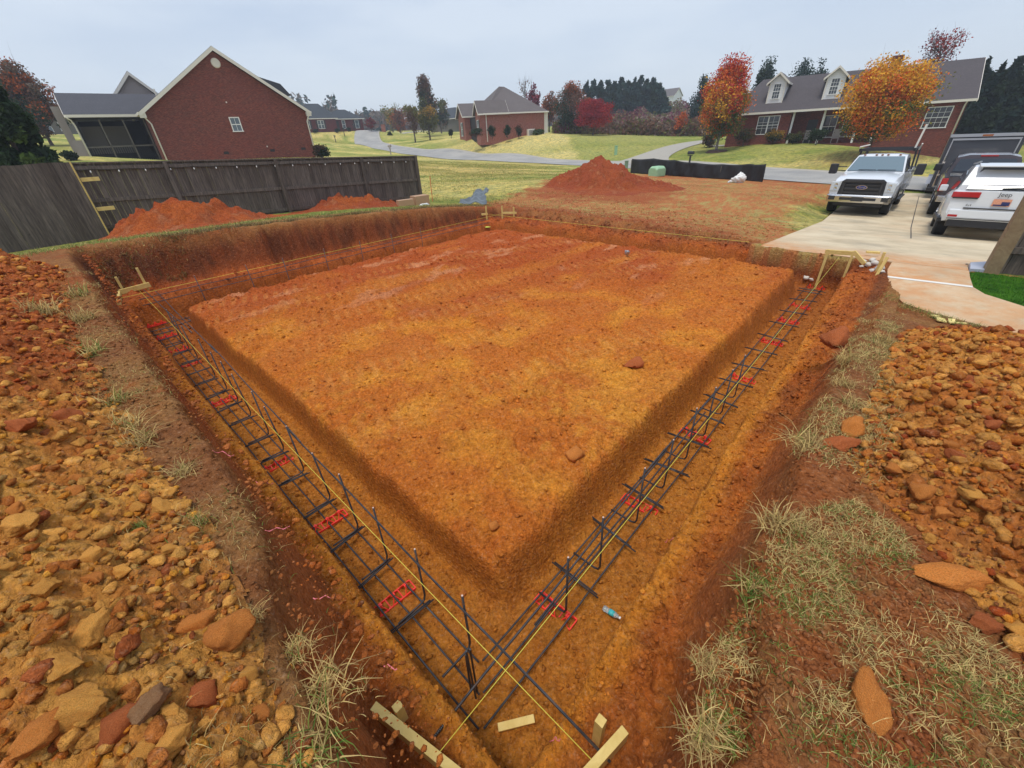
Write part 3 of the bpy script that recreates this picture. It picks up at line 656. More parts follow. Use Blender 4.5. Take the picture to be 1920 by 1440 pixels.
# distinctive ones, each with a description of its own (pixel, radius m, colour, label, yaw, elongation, flatness)
BIG = [((305, 955), .055, 0, 'long pale ochre clod leaning on its twin at the top of the left rubble', R(150), 1.5, .7),
 ((262, 955), .045, 0, 'rounded pale ochre clod touching the longer one at the top of the left rubble', 0, 1.0, .9),
 ((45, 990), .075, 0, 'broad flat ochre slab at the left picture edge above the loose rubble', R(160), 1.6, .5),
 ((232, 1075), .045, 0, 'oval ochre clod alone in the middle of the left rubble', R(140), 1.1, .8),
 ((182, 1090), .040, 1, 'rounded orange clod just left of the oval ochre one', 0, 1.0, .9),
 ((178, 1202), .062, 0, 'tall oval ochre slab standing on edge in the left rubble', R(100), 1.35, .7),
 ((125, 1252), .050, 0, 'narrow ochre slab below the tall oval one in the left rubble', R(150), 1.5, .6),
 ((152, 1335), .075, 0, 'large six sided pale ochre clod near the lower left corner', R(20), 1.15, .75),
 ((285, 1325), .058, 3, 'grey brown clod beside a dark hollow in the left rubble', R(70), 1.2, .8),
 ((333, 1278), .036, 0, 'small bright ochre clod above the big red orange one', 0, 1.0, .9),
 ((382, 1308), .056, 2, 'flat red orange clod right of the small bright ochre one', R(10), 1.3, .7),
 ((325, 1345), .036, 0, 'bright ochre clod squeezed between the grey and the red ones', 0, 1.0, .9),
 ((285, 1408), .052, 0, 'bright ochre clod at the bottom edge of the picture, left one of a pair', 0, 1.1, .85),
 ((336, 1405), .044, 0, 'bright ochre clod at the bottom edge of the picture, right one of a pair', R(80), 1.1, .85),
 ((236, 1362), .062, 2, 'long rusty slab lying beside the dark hollow at the bottom left', R(65), 1.45, .6),
 ((80, 1385), .055, 1, 'brownish orange clod near the bottom left corner of the picture', R(80), 1.3, .8),
 ((490, 1340), .036, 1, 'lone orange clod on the fine red crumbs close to the left rim', 0, 1.1, .8),
 ((430, 1195), .085, 1, 'broad brownish orange clod half buried behind the left rim grass', R(20), 1.3, .6),
 ((375, 1175), .05, 1, 'lengthy brown orange clod behind the half buried broad one', R(40), 1.6, .6),
 ((120, 785), .08, 2, 'big dark red clod sunk into the left bank above the rubble', R(20), 1.5, .6),
 ((50, 800), .07, 2, 'big red clod at the left picture edge above the rubble', 0, 1.2, .7),
 ((1765, 1085), .085, 1, 'huge elongated orange slab lying on the grass edge at the right', R(-12), 1.9, .8),
 ((1840, 1175), .055, 2, 'rounded reddish clod below the huge slab on the right', 0, 1.1, .9),
 ((1905, 1185), .045, 0, 'ochre clod at the right picture edge beside the reddish one', 0, 1.0, .9),
 ((1622, 1325), .075, 1, 'flaking pinkish red slab pressed into the grass at the lower right', R(70), 1.6, .35),
 ((1720, 940), .07, 1, 'blocky orange clod at the head of the right rubble beside the grass', R(20), 1.2, .8),
 ((1760, 965), .045, 1, 'smaller upright orange clod right of the blocky one', 0, 1.0, 1.0),
 ((1822, 930), .055, 0, 'ochre orange clod resting high in the right rubble', R(10), 1.3, .75),
 ((1780, 840), .05, 1, 'orange clod with a flat top in the middle of the right rubble', 0, 1.3, .7),
 ((1860, 800), .05, 2, 'rust coloured clod in the middle of the right rubble', 0, 1.3, .7),
 ((1702, 748), .055, 1, 'jutting orange clod casting a dark gap on the upper right bank', R(10), 1.4, .7),
 ((1592, 812), .09, 1, 'wedge shaped orange clod at the rim right of the dry grass tussock', R(40), 1.2, 1.0),
 ((1570, 838), .09, 2, 'dark red wedge clod at the rim below the orange one', R(10), 1.5, .7),
 ((1660, 702), .05, 0, 'pale squarish stone alone on the upper right bank', 0, 1.0, .9),
 ((1568, 640), .16, 2, 'wide dark red lump stuck to the right ledge of the trench', R(40), 1.5, .6),
 ((1190, 685), .11, 2, 'dark red block of clay on the right edge of the pad', R(10), 1.3, .6),
 ((1075, 855), .095, 1, 'cracked orange clay lump on the pad above the right trench', R(0), 1.3, .7),
 ((925, 990), .05, 1, 'pale orange clod on the near corner of the clay pad', 0, 1.2, .8),
 ((868, 1115), .035, 1, 'small round clod lying at the foot of the near pad corner', 0, 1.0, .9),
 ((1143, 1300), .03, 1, 'small orange clod on the right ledge near the batter board', 0, 1.1, .8)]
for (u, v), r, mi, lab, rz, el, fl in BIG:
    r = r*.92 if r < .1 else r; x, y, z = shit(u, v); put_clod(x, y, r, mi, lab, None, rz=rz, tilt=.35, el=el, fl=max(.78, fl), sink=.32); TAKEN.append((x, y, r*el))
def in_view(x, y, z, m=30):
    d = Vector((x, y, z-CAMZ)); k = d.dot(fwd)
    if k <= .05: return False
    u, v = 960+FPX*d.dot(right)/k, 720+FPX*d.dot(down)/k
    return -m < u < 1920+m and -m < v < 1440+m
def scatter(N, sf, tf, polyok, rmin, rmax, pw, mcol, label, group, k=.8, sink=.3):
    c = 0; tries = 0
    while c < N and tries < N*60:
        tries += 1; s, t = sf(), tf()
        if not polyok(s, t): continue
        x, y, _ = ST(s, t); z = .6
        if not in_view(x, y, float(grade(x, y))): continue
        r = rmin+(rmax-rmin)*random.random()**pw
        if not free(x, y, r, k): continue
        put_clod(x, y, r, mcol(s, t), label, group, sink=sink, el=random.uniform(1, 1.4), fl=random.uniform(.7, 1)); TAKEN.append((x, y, r)); c += 1
U = random.uniform
def inside(poly, m): return lambda s, t: bool(inpoly(np.array([s]), np.array([t]), poly)[0]) and pdist(np.array([s]), np.array([t]), poly)[0] > m
scatter(118, lambda: -.03-.95*random.random(), lambda: .5+6*random.random()**1.7, inside(LPOLY, .03), .017, .046, 1.6, lambda s, t: (0 if random.random() < .62 else 1) if t < 3.2 else random.choice((1, 2, 2, 0)), 'fist sized clay clod lying loose in the left rubble bank', 'loose clay clods in the left rubble bank', .72)
scatter(112, lambda: .9+5*random.random()**1.3, lambda: -.15-1.6*random.random()**1.1, inside(RPOLY, .03), .02, .055, 1.7, lambda s, t: random.choice((0, 0, 1, 1, 2)) if s < 5.3 else 2, 'fist sized clay clod lying loose in the right rubble bank', 'loose clay clods in the right rubble bank', .72)
# ---- crumbs: countless small pieces as one mesh per area
def crumbs(name, pts, rr, colf, label=None, seed=1, sub=1, own=.0):
    rg = np.random.default_rng(seed); N = len(pts); base = [clod_verts(700+i, sub, .75, .10, 1) for i in range(8)]
    if colf is None:
        s_, t_ = to_st(pts[:, 0], pts[:, 1]); z_, f_ = terrain(s_, t_, True); CC = soil_color(s_, t_, z_, f_)[0]
        CC = CC*rg.uniform(.8, 1.3, (N, 1))*np.array([1, 1, 1])
    Vs, Fs, Cs = [], [], []; off = 0; F0 = base[0][1]
    ang = rg.uniform(0, 6.28, N); ti = rg.uniform(-.5, .5, N); el = rg.uniform(1, 1.5, N); bi = rg.integers(0, 8, N)
    zz = surf(pts[:, 0], pts[:, 1])
    for b in range(8):
        k = np.where(bi == b)[0]
        if not len(k): continue
        V = base[b][0][None]*np.stack([rr[k]*el[k], rr[k], rr[k]*.9], 1)[:, None]
        c, s_ = np.cos(ti[k])[:, None], np.sin(ti[k])[:, None]; V = np.stack([V[..., 0], V[..., 1]*c-V[..., 2]*s_, V[..., 1]*s_+V[..., 2]*c], -1)
        c, s_ = np.cos(ang[k])[:, None], np.sin(ang[k])[:, None]; V = np.stack([V[..., 0]*c-V[..., 1]*s_, V[..., 0]*s_+V[..., 1]*c, V[..., 2]], -1)
        V = V+np.stack([pts[k, 0], pts[k, 1], zz[k]+rr[k]*.3], 1)[:, None]
        nv = V.shape[1]; Vs.append(V.reshape(-1, 3)); Fs.append((F0[None]+(np.arange(len(k))*nv)[:, None, None]).reshape(-1, 3)+off); Cs.append(np.repeat(CC[k] if colf is None else colf(pts[k], rg), nv, 0)); off += len(k)*nv
    V = np.concatenate(Vs); c0 = V.mean(0)
    o = fast_mesh(name, V-c0, np.concatenate(Fs), MATS['clay_soil'], False, c0.tolist()); setcol(o, 'Col', np.concatenate(Cs)); return tag(o, label, 'clay crumbs' if label else None, kind='stuff')
def sample(N, sr, tr, cond, ps=1, pt=1, seed=5):
    rg = np.random.default_rng(seed); out = []
    while len(out) < N:
        s = sr[0]+(sr[1]-sr[0])*rg.random(20000)**ps; t = tr[0]+(tr[1]-tr[0])*rg.random(20000)**pt; m = cond(s, t); out += list(zip(s[m], t[m]))
    a = np.array(out[:N]); return np.stack([E1[0]*a[:, 0]+E2[0]*a[:, 1], E1[1]*a[:, 0]+E2[1]*a[:, 1]], 1), a
def cf(cols, w):
    cols = np.array(cols); w = np.array(w)/sum(w)
    return lambda p, rg: cols[rg.choice(len(cols), len(p), p=w)]*rg.uniform(.75, 1.15, (len(p), 1))
rg = np.random.default_rng(3)
P, A = sample(9000, (-.02, -1.6), (.2, 11.5), lambda s, t: inpoly(s, t, LPOLY), 1.0, 1.9, 21)
crumbs('clay_rubble', P, .005+.016*rg.random(len(P))**2.2*(1+.10*A[:, 1]), lambda p, g: np.where((to_st(p[:, 0], p[:, 1])[1] < 3.4)[:, None], cf([OCH, YEL, ORG, srgb(206, 160, 90)], [3, 3, 2, 3])(p, g), cf([RED, ORG, OCH], [3, 3, 1.5])(p, g)), 'small broken clay crumbs covering the left rubble bank')
P, A = sample(11000, (.8, 6.6), (-.1, -3), lambda s, t: inpoly(s, t, RPOLY), 1.3, 1.2, 22)
crumbs('clay_rubble', P, .006+.018*rg.random(len(P))**2.2*(1+.12*A[:, 0]), lambda p, g: np.where((to_st(p[:, 0], p[:, 1])[0] < 5.5)[:, None], cf([OCH, ORG, RED, srgb(206, 150, 80)], [3, 3, 1.5, 3])(p, g), cf([DRD, RED], [2, 2])(p, g)), 'small broken clay crumbs covering the right rubble bank')
mixL = lambda p, g: np.where((to_st(p[:, 0], p[:, 1])[1] < 3.2+1.2*g.random(len(p)))[:, None], cf([srgb(230, 168, 84), srgb(238, 174, 88), srgb(210, 130, 62), srgb(176, 98, 54)], [3, 2.6, 2, .6])(p, g), cf([srgb(186, 100, 52), srgb(206, 124, 60), srgb(222, 162, 84)], [3, 2.6, 1.2])(p, g))
P, A = sample(4200, (-.04, -1.3), (.3, 9), lambda s, t: inpoly(s, t, LPOLY), 1.0, 1.9, 31)
crumbs('clay_rubble', P, .008+.028*rg.random(len(P))**2.6*(1+.08*A[:, 1]), mixL, 'densely packed walnut sized lumps of the left rubble bank', 2, 2)
mixR = lambda p, g: np.where((to_st(p[:, 0], p[:, 1])[0] < 5.5)[:, None], cf([srgb(226, 158, 76), srgb(208, 128, 60), srgb(180, 98, 52), srgb(236, 168, 84)], [3.4, 3, .9, 2.4])(p, g), cf([DRD, RED], [3, 2])(p, g))
P, A = sample(4000, (.8, 6.7), (-.15, -2.6), lambda s, t: inpoly(s, t, RPOLY), 1.3, 1.2, 32)
crumbs('clay_rubble', P, .009+.034*rg.random(len(P))**3*(1+.10*A[:, 0]), mixR, 'densely packed walnut sized lumps of the right rubble bank', 3, 2)
def bench_ok(s, t):
    return (((s > .16) & (s < .34) & (t > .5)) | ((t > .22) & (t < .5) & (s > .5)) | ((s > .4) & (t > .5) & (((s > 9.6) & (t > 2.3)) | (t > 9.7))) | ((s < .95) & (t > .55)) | ((t < 1.05) & (s > .4)))
P, A = sample(9000, (.14, 10.2), (.2, 10), bench_ok, 1.6, 1.6, 23)
crumbs('clay_crumbs', P, .004+.015*rg.random(len(P))**3.2*(1+.10*A.sum(1)), None, 'fallen clay crumbs on the trench floor and ledges')
P, A = sample(5500, (1.1, 8.9), (1.2, 8.9), lambda s, t: s > 0, 1.15, 1.15, 24)
crumbs('clay_crumbs', P, .005+.018*rg.random(len(P))**3.4*(1+.05*A.sum(1)), None, 'loose clay crumbs strewn over the flat clay pad')
P, A = sample(9000, (-.35, 2.6), (-1.1, 7), lambda s, t: ((s < .14) & (s > -.35) & (t > .2)) | ((t < .07) & (s > .3)), 1, 1.4, 25)
crumbs('clay_crumbs', P, .003+.012*rg.random(len(P))**3, None, 'brown topsoil crumbs along the rim of the pit')
P, A = sample(3500, (9.7, 17), (2.3, 14), lambda s, t: s > 0, 1.8, 1, 26)
crumbs('clay_crumbs', P, .010+.035*rg.random(len(P))**3, None, 'red dirt crumbs scattered behind the far rim of the pit')
# ---------------------------------------------------------------- reinforcement, strings, batter boards
def mat_rebar():
    n = NT('rebar'); o = n.co('Object'); c = n.ramp(n.noise(14, 5, .7, o), [(.35, (.050, .052, .058)), (.56, (.085, .085, .09)), (.70, (.15, .085, .05))])
    n.col(c); n.set(Roughness=.5, Metallic=.55)
    w = n.n('ShaderNodeTexWave', i_Scale=55, i_Distortion=.3); w.bands_direction = 'DIAGONAL'; n.l(o, w.inputs['Vector']); n.bump(w.outputs['Fac'], .5, .003); return n.m
MR = mat_rebar(); flat('chair_plastic', (.92, .05, .03), .35, var=.15); 
def mat_lumber(name, c1, c2, sc=3):
    n = NT(name); o = n.co('Object'); w = n.noise(6, 6, .6, n.vmap((1, 1, 1), o), 2); g = n.noise(40, 4, .6, o)
    c = n.ramp(w, [(.3, c1), (.7, c2)]); c = n.mix(c, tuple(v*.35 for v in c1), n.math('MULTIPLY', n.ramp(n.noise(30, 3, .8, o), [(.68, (0, 0, 0)), (.76, (1, 1, 1))]), .7))
    n.col(c); n.set(Roughness=.75); n.bump(g, .3, .004); return n.m
LUM = mat_lumber('new_lumber', srgb(204, 174, 96), srgb(226, 200, 126)); flat('string_yellow', (.80, .72, .10), .6); flat('pink_paint', srgb(222, 118, 124), .8, var=.2); flat('rebar_tip', srgb(214, 188, 172), .5)
RB = .0064
def fz(s, t):  # trench floor
    return float(terrain(np.array([s]), np.array([t]), True)[0][0])
def cage(name, label, P, horiz, cross, dowels, longs, ztop=.07, zb=-.525, dside=0, w=(-.12, .12)):
    """P(a, b, z): a along the trench, b across"""
    root = thing(name, P(cross[0], 0, zb), label, 'rebar cage', 'rebar cages tied up in the trenches')
    for b, a0, a1 in horiz:
        pts = [P(a0+(a1-a0)*k/14, b+.004*math.sin(k*1.9+b*30), zb+.006*math.sin(k*1.3+b*9)) for k in range(15)]
        MB().tube(pts, RB, 6).build('longitudinal_bar', MR, root, True, world=True)
    for a in cross:
        m = MB(); da = random.uniform(-.03, .03); o1, o2 = random.uniform(0, .03), random.uniform(0, .03)
        m.tube([P(a-da, w[0]-.03-o1, zb+.018), P(a+da, w[1]+.03+o2, zb+.018)], RB*.9, 6); m.tube([P(a-da+.014, w[0]-.01-o2, zb+.02), P(a+da+.012, w[1]+.02+o1, zb+.02)], RB*.9, 6)
        m.build('cross_bar', MR, root, True, world=True)
    for a in dowels:
        h = ztop+random.uniform(-.04, .03); lx, ly = random.uniform(-.02, .02), random.uniform(-.012, .012)
        b0 = dside; inn = -1 if b0 > 0 else 1
        pts = [P(a+.02, b0+inn*.22, zb+.035), P(a+.02, b0+inn*.045, zb+.03), P(a+.02, b0+inn*.012, zb+.042), P(a+.02, b0, zb+.08), P(a+.02+lx, b0+ly, h)]
        d = MB().tube(pts, RB*1.15, 6).build('vertical_bar', MR, root, True, world=True)
        MB().tube([P(a+.02+lx, b0+ly, h), P(a+.02+lx, b0+ly, h+.006)], RB*.9, 6).build('bar_tip', MATS['rebar_tip'], d, False, world=False).location = -Vector(wloc(root))
    for pts in longs: MB().tube(pts, RB, 6).build('upper_bar', MR, root, True, world=True)
    return root
frange = lambda a, b, c: [a+(b-a)*i/(c-1) for i in range(c)]
PL = lambda a, b, z: ST(.54+b, a, z); PR = lambda a, b, z: ST(a, .90+b, z)
crossL = [1.10, 1.55, 2.01, 2.44, 2.92, 3.46, 3.94, 4.35, 4.9, 5.35, 5.8, 6.3, 6.75, 7.2, 7.7, 8.15, 8.6, 8.95, 9.2]
def wav(P0, P1, n, am, ph=0):
    return [tuple(np.array(P0)*(1-k/(n-1))+np.array(P1)*k/(n-1)+np.array([0, 0, am*math.sin(k*1.1+ph)])) for k in range(n)]
cage('rebar_cage', 'dark rebar cage in the left trench, crossing the other one at the near corner', PL, [(-.11, .80, 9.4), (0, .91, 9.4), (.11, 1.03, 9.4)], crossL[1:], [1.10, 1.55, 2.01, 2.44, 2.92, 3.46, 3.94, 4.35, 4.9, 5.35, 5.8, 6.3, 7.2, 7.7, 8.2], [wav(ST(.625, .17, .0), ST(.70, 3.6, -.07), 12, .01), wav(ST(.695, 3.3, -.06), ST(.78, 6.4, -.05), 10, .012), wav(ST(.76, 6.0, -.05), ST(.80, 9.9, .0), 10, .012), wav(ST(.72, 7.0, -.03), ST(.66, 10.1, .02), 10, .012)], dside=.13)
crossR = [1.45, 1.95, 2.45, 2.9, 3.4, 3.9, 4.3, 4.8, 5.3, 5.85, 6.4, 7.0, 7.6, 8.3, 8.8, 8.95]
cage('rebar_cage', 'dark rebar cage in the right trench running towards the driveway', PR, [(-.12, .45, 9.4), (0, .56, 9.4), (.12, .67, 9.4)], crossR, [1.19, 1.59, 2.12, 2.60, 3.07, 3.52, 3.99, 4.4], [wav(ST(.21, .80, -.10), ST(2.66, .85, -.1), 12, .008), wav(ST(2.3, .86, -.1), ST(4.9, .86, -.12), 10, .008), wav(ST(.95, .84, -.30), ST(3.6, .86, -.25), 10, .008)], dside=-.10, w=(-.16, .16))
PB = lambda a, b, z: ST(a, 9.40+b, z)
cage('rebar_cage', 'rebar cage in the far trench below the fence side wall', PB, [(-.12, .6, 9.3), (.12, .6, 9.3)], [1+.55*i for i in range(15)], [1.4, 2.3, 3.0, 3.9, 4.8, 5.7, 6.6], [wav(ST(.5, 9.62, -.03), ST(5, 9.66, -.02), 10, .01), wav(ST(4.6, 9.6, -.04), ST(9.3, 9.66, -.02), 10, .01), wav(ST(.5, 9.45, -.10), ST(9.2, 9.5, -.08), 12, .01)], ztop=.16, dside=.14)
cm = MB()
for k, (x, y) in enumerate([(0, 0), (.022, .01), (-.008, .024)]): 
    p = ST(.52+x, .92+y); cm.tube([(p[0], p[1], -.55+.03*k), (p[0]+.004*k, p[1]+.01*k, -.02-.05*k)], RB, 6)
tag(cm.build('corner_bar_bundle', MR), 'three rebars tied upright where the two near cages meet', 'rebar bundle')
# red plastic bar supports
def make_chair():
    r = thing('bar_support', (0, 0, 0), 'x', 'bar support')
    m = MB(); L, W = .15, .042
    for sgn in (-1, 1): m.bar((-L, sgn*W, .008), (L, sgn*W, .008), .009, .018)
    for x in (-L, -.05, .05, L): m.bar((x, -W, .008), (x, W, .008), .007, .014)
    m.build('base_frame', MATS['chair_plastic'], r)
    for x in (-.10, 0, .10):
        q = MB()
        for sg in (-1, 1): q.bar((x-.03, sg*W, .012), (x, sg*.008, .055), .006, .008); q.bar((x+.03, sg*W, .012), (x, sg*.008, .055), .006, .008)
        q.bar((x-.012, 0, .058), (x+.012, 0, .058), .02, .006); q.bar((x, -.012, .062), (x, .012, .062), .005, .016)
        q.build('saddle', MATS['chair_plastic'], r)
    return r
ch0 = make_chair(); first = True
def at_st_z(u, v, z): p = at_z(u, v, z); return to_st(p[0], p[1])
LC = [((740, 1120), 'red bar support nearest the camera in the left trench'), ((612, 986), 'red bar support second from the camera in the left trench'), ((515, 870), 'red bar support third from the camera in the left trench, bristling under a cross bar'), ((418, 753), 'red bar support in the middle of the left trench'), ((365, 681), 'red bar support beyond the middle of the left trench'), ((346, 653), 'red bar support third from the far end of the left trench'), ((330, 628), 'red bar support second from the far end of the left trench'), ((318, 607), 'red bar support at the far end of the left trench')]
RC = [((1043, 1142), 'red bar support nearest the camera in the right trench'), ((1203, 948), 'red bar support second from the camera in the right trench'), ((1306, 818), 'red bar support third from the camera in the right trench'), ((1400, 708), 'red bar support fourth from the camera in the right trench'), ((1458, 643), 'red bar support fifth from the camera in the right trench'), ((1494, 604), 'red bar support third from the driveway in the right trench'), ((1516, 577), 'red bar support second from the driveway in the right trench'), ((1549, 540), 'red bar support closest to the driveway in the right trench')]
for L, ang, side in ((LC, AZ, 0), (RC, AZ+PI/2, 1)):
    for (u, v), lab in L:
        s, t = at_st_z(u, v, -.565)
        if side: t = .90
        else: s = .545
        o = ch0 if first else copy_tree(ch0); first = False
        o.location = ST(s, t, float(max(terrain(np.array([s+i_*.05 if not side else s, s, s]), np.array([t, t+.05, t-.05]), True)[0].max() for i_ in (-2, 0, 2)))-.008); o.rotation_euler = (0, 0, ang+random.uniform(-.08, .08)); tag(o, lab, 'bar support', 'red bar supports under the rebar')
# string lines
def string(p, q, label, r=.0022, sag=.004):
    pts = [tuple(np.array(p)*(1-k/10)+np.array(q)*k/10-np.array([0, 0, sag*4*(k/10)*(1-k/10)])) for k in range(11)]
    tag(MB().tube(pts, r, 5).build('string_line', MATS['string_yellow'], smooth=True), label, 'string')
string(ST(.575, .17, .025), ST(.60, 10.45, .02), 'taut yellow string along the left trench', .0018)
string(ST(.17, .70, .025), ST(9.55, .71, .03), 'taut yellow string along the right trench', .0018)
string(ST(.3, 9.82, .02), ST(10.05, 9.80, .02), 'taut yellow string in front of the fence side wall', .0026)
string(ST(9.72, 10.1, .03), ST(9.68, 2.3, .05), 'taut yellow string across the far side ending at the driveway corner', .003)
def at_sp(u, v, s):
    r = ray(u, v); k = s/(r[0]*E1[0]+r[1]*E1[1]); return Vector((r[0]*k, r[1]*k, CAMZ+r[2]*k))
def at_tp(u, v, t):
    r = ray(u, v); k = t/(r[0]*E2[0]+r[1]*E2[1]); return Vector((r[0]*k, r[1]*k, CAMZ+r[2]*k))
V3 = Vector
def stake(m, top, zb, w=.038):
    top = V3(top); m.frame_box((top.x, top.y, (top.z+zb)/2), (w/2*math.cos(.8), w/2*math.sin(.8), 0), (-w/2*math.sin(.8), w/2*math.cos(.8), 0), (0, 0, (top.z-zb)/2))
def batter(label, parts, loc):
    r = thing('batter_board', loc, label, 'batter board', 'batter boards around the pit')
    for kind, *a in parts:
        m = MB()
        if kind == 'stake': stake(m, *a)
        else: m.bar(*a)
        m.build('stake' if kind == 'stake' else ('brace' if kind == 'brace' else 'crossboard'), LUM, r, bevel=.0015, world=True)
    return r
batter('yellow 2x4 batter board at the near corner, left one of the two', [('board', ST(.085, 1.04, .0), ST(.26, .30, .0), .036, .085), ('stake', ST(.155, .955, .045), -.45)], ST(.15, .9, -.2))
batter('short yellow batter board at the near corner, right one of the two', [('board', ST(.745, .175, .0), ST(.40, .245, .0), .036, .085), ('stake', ST(.70, .265, .05), -.4)], ST(.7, .2, -.2))
batter('splayed batter board in the left far corner of the pit', [('board', ST(.34, 10.30, .02), ST(.80, 10.22, .06), .036, .085), ('board', ST(.33, 10.3, .0), ST(.22, 9.55, -.02), .04, .085), ('stake', ST(.40, 10.36, .28), -.25), ('stake', ST(.74, 10.27, .38), -.3), ('brace', ST(.36, 10.2, -.05), ST(.55, 9.95, -.42), .03, .04), ('brace', ST(.50, 10.2, -.05), ST(.30, 9.9, -.40), .03, .04)], ST(.4, 10.2, -.2))
fb = [at_d(u, v, 13.9) for u, v in [(890, 387), (890, 405), (911, 386), (913, 403), (941, 386), (943, 401), (963, 388), (964, 407)]]
batter('small batter board at the far corner, left one below the plastic sheet', [('stake', fb[0], fb[1][2]-.45), ('stake', fb[2], fb[3][2]-.45), ('board', V3(fb[1])+V3((-.03, 0, .02)), V3(fb[3])+V3((.03, 0, .03)), .036, .06)], fb[1])
batter('small batter board at the far corner, right one next to the mound', [('stake', fb[4], fb[5][2]-.45), ('stake', fb[6], fb[7][2]-.45), ('board', V3(fb[5])+V3((-.03, 0, .03)), V3(fb[7])+V3((.08, 0, .12)), .036, .06)], fb[5])
sA, sB = at_sp(1553, 471, 9.35), at_sp(1600, 474, 9.35)
batter('tall batter board standing in the trench below the driveway edge', [('stake', sA+V3((0, 0, .03)), -.60), ('stake', sB+V3((0, 0, .03)), -.60), ('board', sA+(sA-sB)*.12+V3((0, 0, -.01)), sB+V3((0, 0, -.01)), .036, .07), ('brace', sB+V3((0, 0, .02)), at_sp(1621, 495, 9.30), .035, .06)], sA)
m = MB(); p1 = at_sp(1659, 473, 8.9); stake(m, p1, -.25); r_ = thing('batter_stake', (p1.x, p1.y, -.1), 'lone leaning stakes among rubble where the walkway meets the driveway', 'stake'); m.build('stake', LUM, r_, bevel=.0015, world=True)
q1 = at_sp(1664, 482, 8.9); m = MB(); m.bar(q1, q1+V3((-.10, -.05, -.33)), .04, .03); m.build('stake', LUM, r_, world=True)
# lumber offcut on the trench floor with its string
bx = at_z(968, 1357, -.565); tag(MB().box((0, 0, 0), (.20, .038, .045), 0).build('lumber_block', LUM, bevel=.003), 'yellow lumber offcut lying alone on the trench floor at the near corner', 'wood block')
o = bpy.data.objects['lumber_block']; o.location = (bx[0], bx[1], -.56); o.rotation_euler = (R(12), 0, R(9))
loose = [at_z(u, v, -.585) for u, v in [(968, 1366), (963, 1385), (975, 1392), (1000, 1398), (1020, 1401), (1035, 1392), (1050, 1382)]]+[at_z(1062, 1379, -.2)]
tag(MB().tube(loose, .0022, 5).build('loose_string', MATS['string_yellow'], smooth=True), 'slack yellow string curling away from the lumber offcut', 'string')
# plastic bottle
def mat_bottle():
    n = NT('clear_plastic'); n.col((.75, .85, .86)); n.set(Roughness=.12, Transmission_Weight=.75, IOR=1.4); return n.m
mat_bottle(); flat('teal_label', srgb(64, 176, 178), .5); flat('white_plastic', srgb(232, 232, 228), .4)
bp = shit(1145, 1158); br = thing('water_bottle', (bp[0], bp[1], bp[2]+.035), 'crushed clear water bottle with a teal wrapper on the right trench edge', 'bottle', rz=R(-38)); br.scale = (.55, .62, .5)
MB().lathe([(.004, -.11), (.027, -.105), (.031, -.09), (.028, -.05), (.031, -.02), (.029, .03), (.030, .05), (.013, .09), (.012, .10)], n=14, axis='x').build('bottle_body', MATS['clear_plastic'], br, True)
MB().lathe([(.0315, -.03), (.033, .0), (.0315, .035)], n=14, axis='x').build('wrapper', MATS['teal_label'], br, True); MB().lathe([(.014, .098), (.014, .115)], n=12, axis='x').build('cap', MATS['white_plastic'], br)
# pink paint dabs on the ledges
PK = [((480, 904), (514, 909)), ((498, 996), (545, 990)), ((588, 1123), (632, 1122)), ((720, 1250), (745, 1256)), ((400, 846), (440, 856)), ((262, 518), (258, 513)), ((250, 508), (256, 520)), ((1245, 1017), (1262, 1010)), ((1030, 1392), (1052, 1388))]
for i, (a, b) in enumerate(PK):
    n_ = 12; pts = []
    for k in range(n_):
        u, v = a[0]+(b[0]-a[0])*k/(n_-1), a[1]+(b[1]-a[1])*k/(n_-1)+2.5*math.sin(k*.9); x, y, z = shit(u, v); pts.append((x, y, z+.002))
    m = MB(); rr = [.0006+.0020*abs(math.sin(k*2.1+i)) for k in range(n_)]; m.tube(pts, rr, 5)
    tag(m.build('paint_mark', MATS['pink_paint'], smooth=True), 'pink marking paint sprayed on the clay, %s' % ['beside the third red support of the left trench', 'by the second red support of the left trench', 'by the nearest red support of the left trench', 'on the cracked ledge near the left batter board', 'on the left ledge halfway along', 'on the far left corner wall, lower dab', 'on the far left corner wall, upper dab', 'on the right ledge above the bottle', 'beside the slack string at the near corner'][i], 'paint mark', 'pink paint marks')
# ---------------------------------------------------------------- houses, fences
class Frame:
    def __init__(s, A, B, z):
        s.A = np.array(A[:2], float); d = np.array(B[:2])-s.A; s.L = float(np.hypot(*d)); s.X = d/s.L; s.Y = np.array([-s.X[1], s.X[0]]); s.z = z; s.rz = math.atan2(s.X[1], s.X[0])
    def loc(s, r):  # ray -> coefficients
        return (r[0]*s.X[0]+r[1]*s.X[1], r[0]*s.Y[0]+r[1]*s.Y[1])
    def onY(s, u, v, Y):
        r = ray(u, v); a, b = s.loc(r); ax, ay = s.A@s.X, s.A@s.Y; k = (ay+Y)/b; return (a*k-ax, Y, CAMZ+r[2]*k-s.z)
    def onX(s, u, v, X):
        r = ray(u, v); a, b = s.loc(r); ax, ay = s.A@s.X, s.A@s.Y; k = (ax+X)/a; return (X, b*k-ay, CAMZ+r[2]*k-s.z)
    def px(s, X, Y, Z):
        p = Vector((*(s.A+s.X*X+s.Y*Y), s.z+Z-CAMZ)); k = p.dot(fwd); return (round(960+FPX*p.dot(right)/k), round(720+FPX*p.dot(down)/k))
H1 = Frame((-27.6, 38.7), (-18.2, 46.6), 1.5)
H2 = Frame((-3.4, 72), (6.5, 75.0), 2.15)
H3 = Frame((27.0, 53.4), (41.5, 42.4), -.1)
H4 = Frame(at_d(574, 248, 124)[:2], at_d(634, 247, 126)[:2], 4.9)
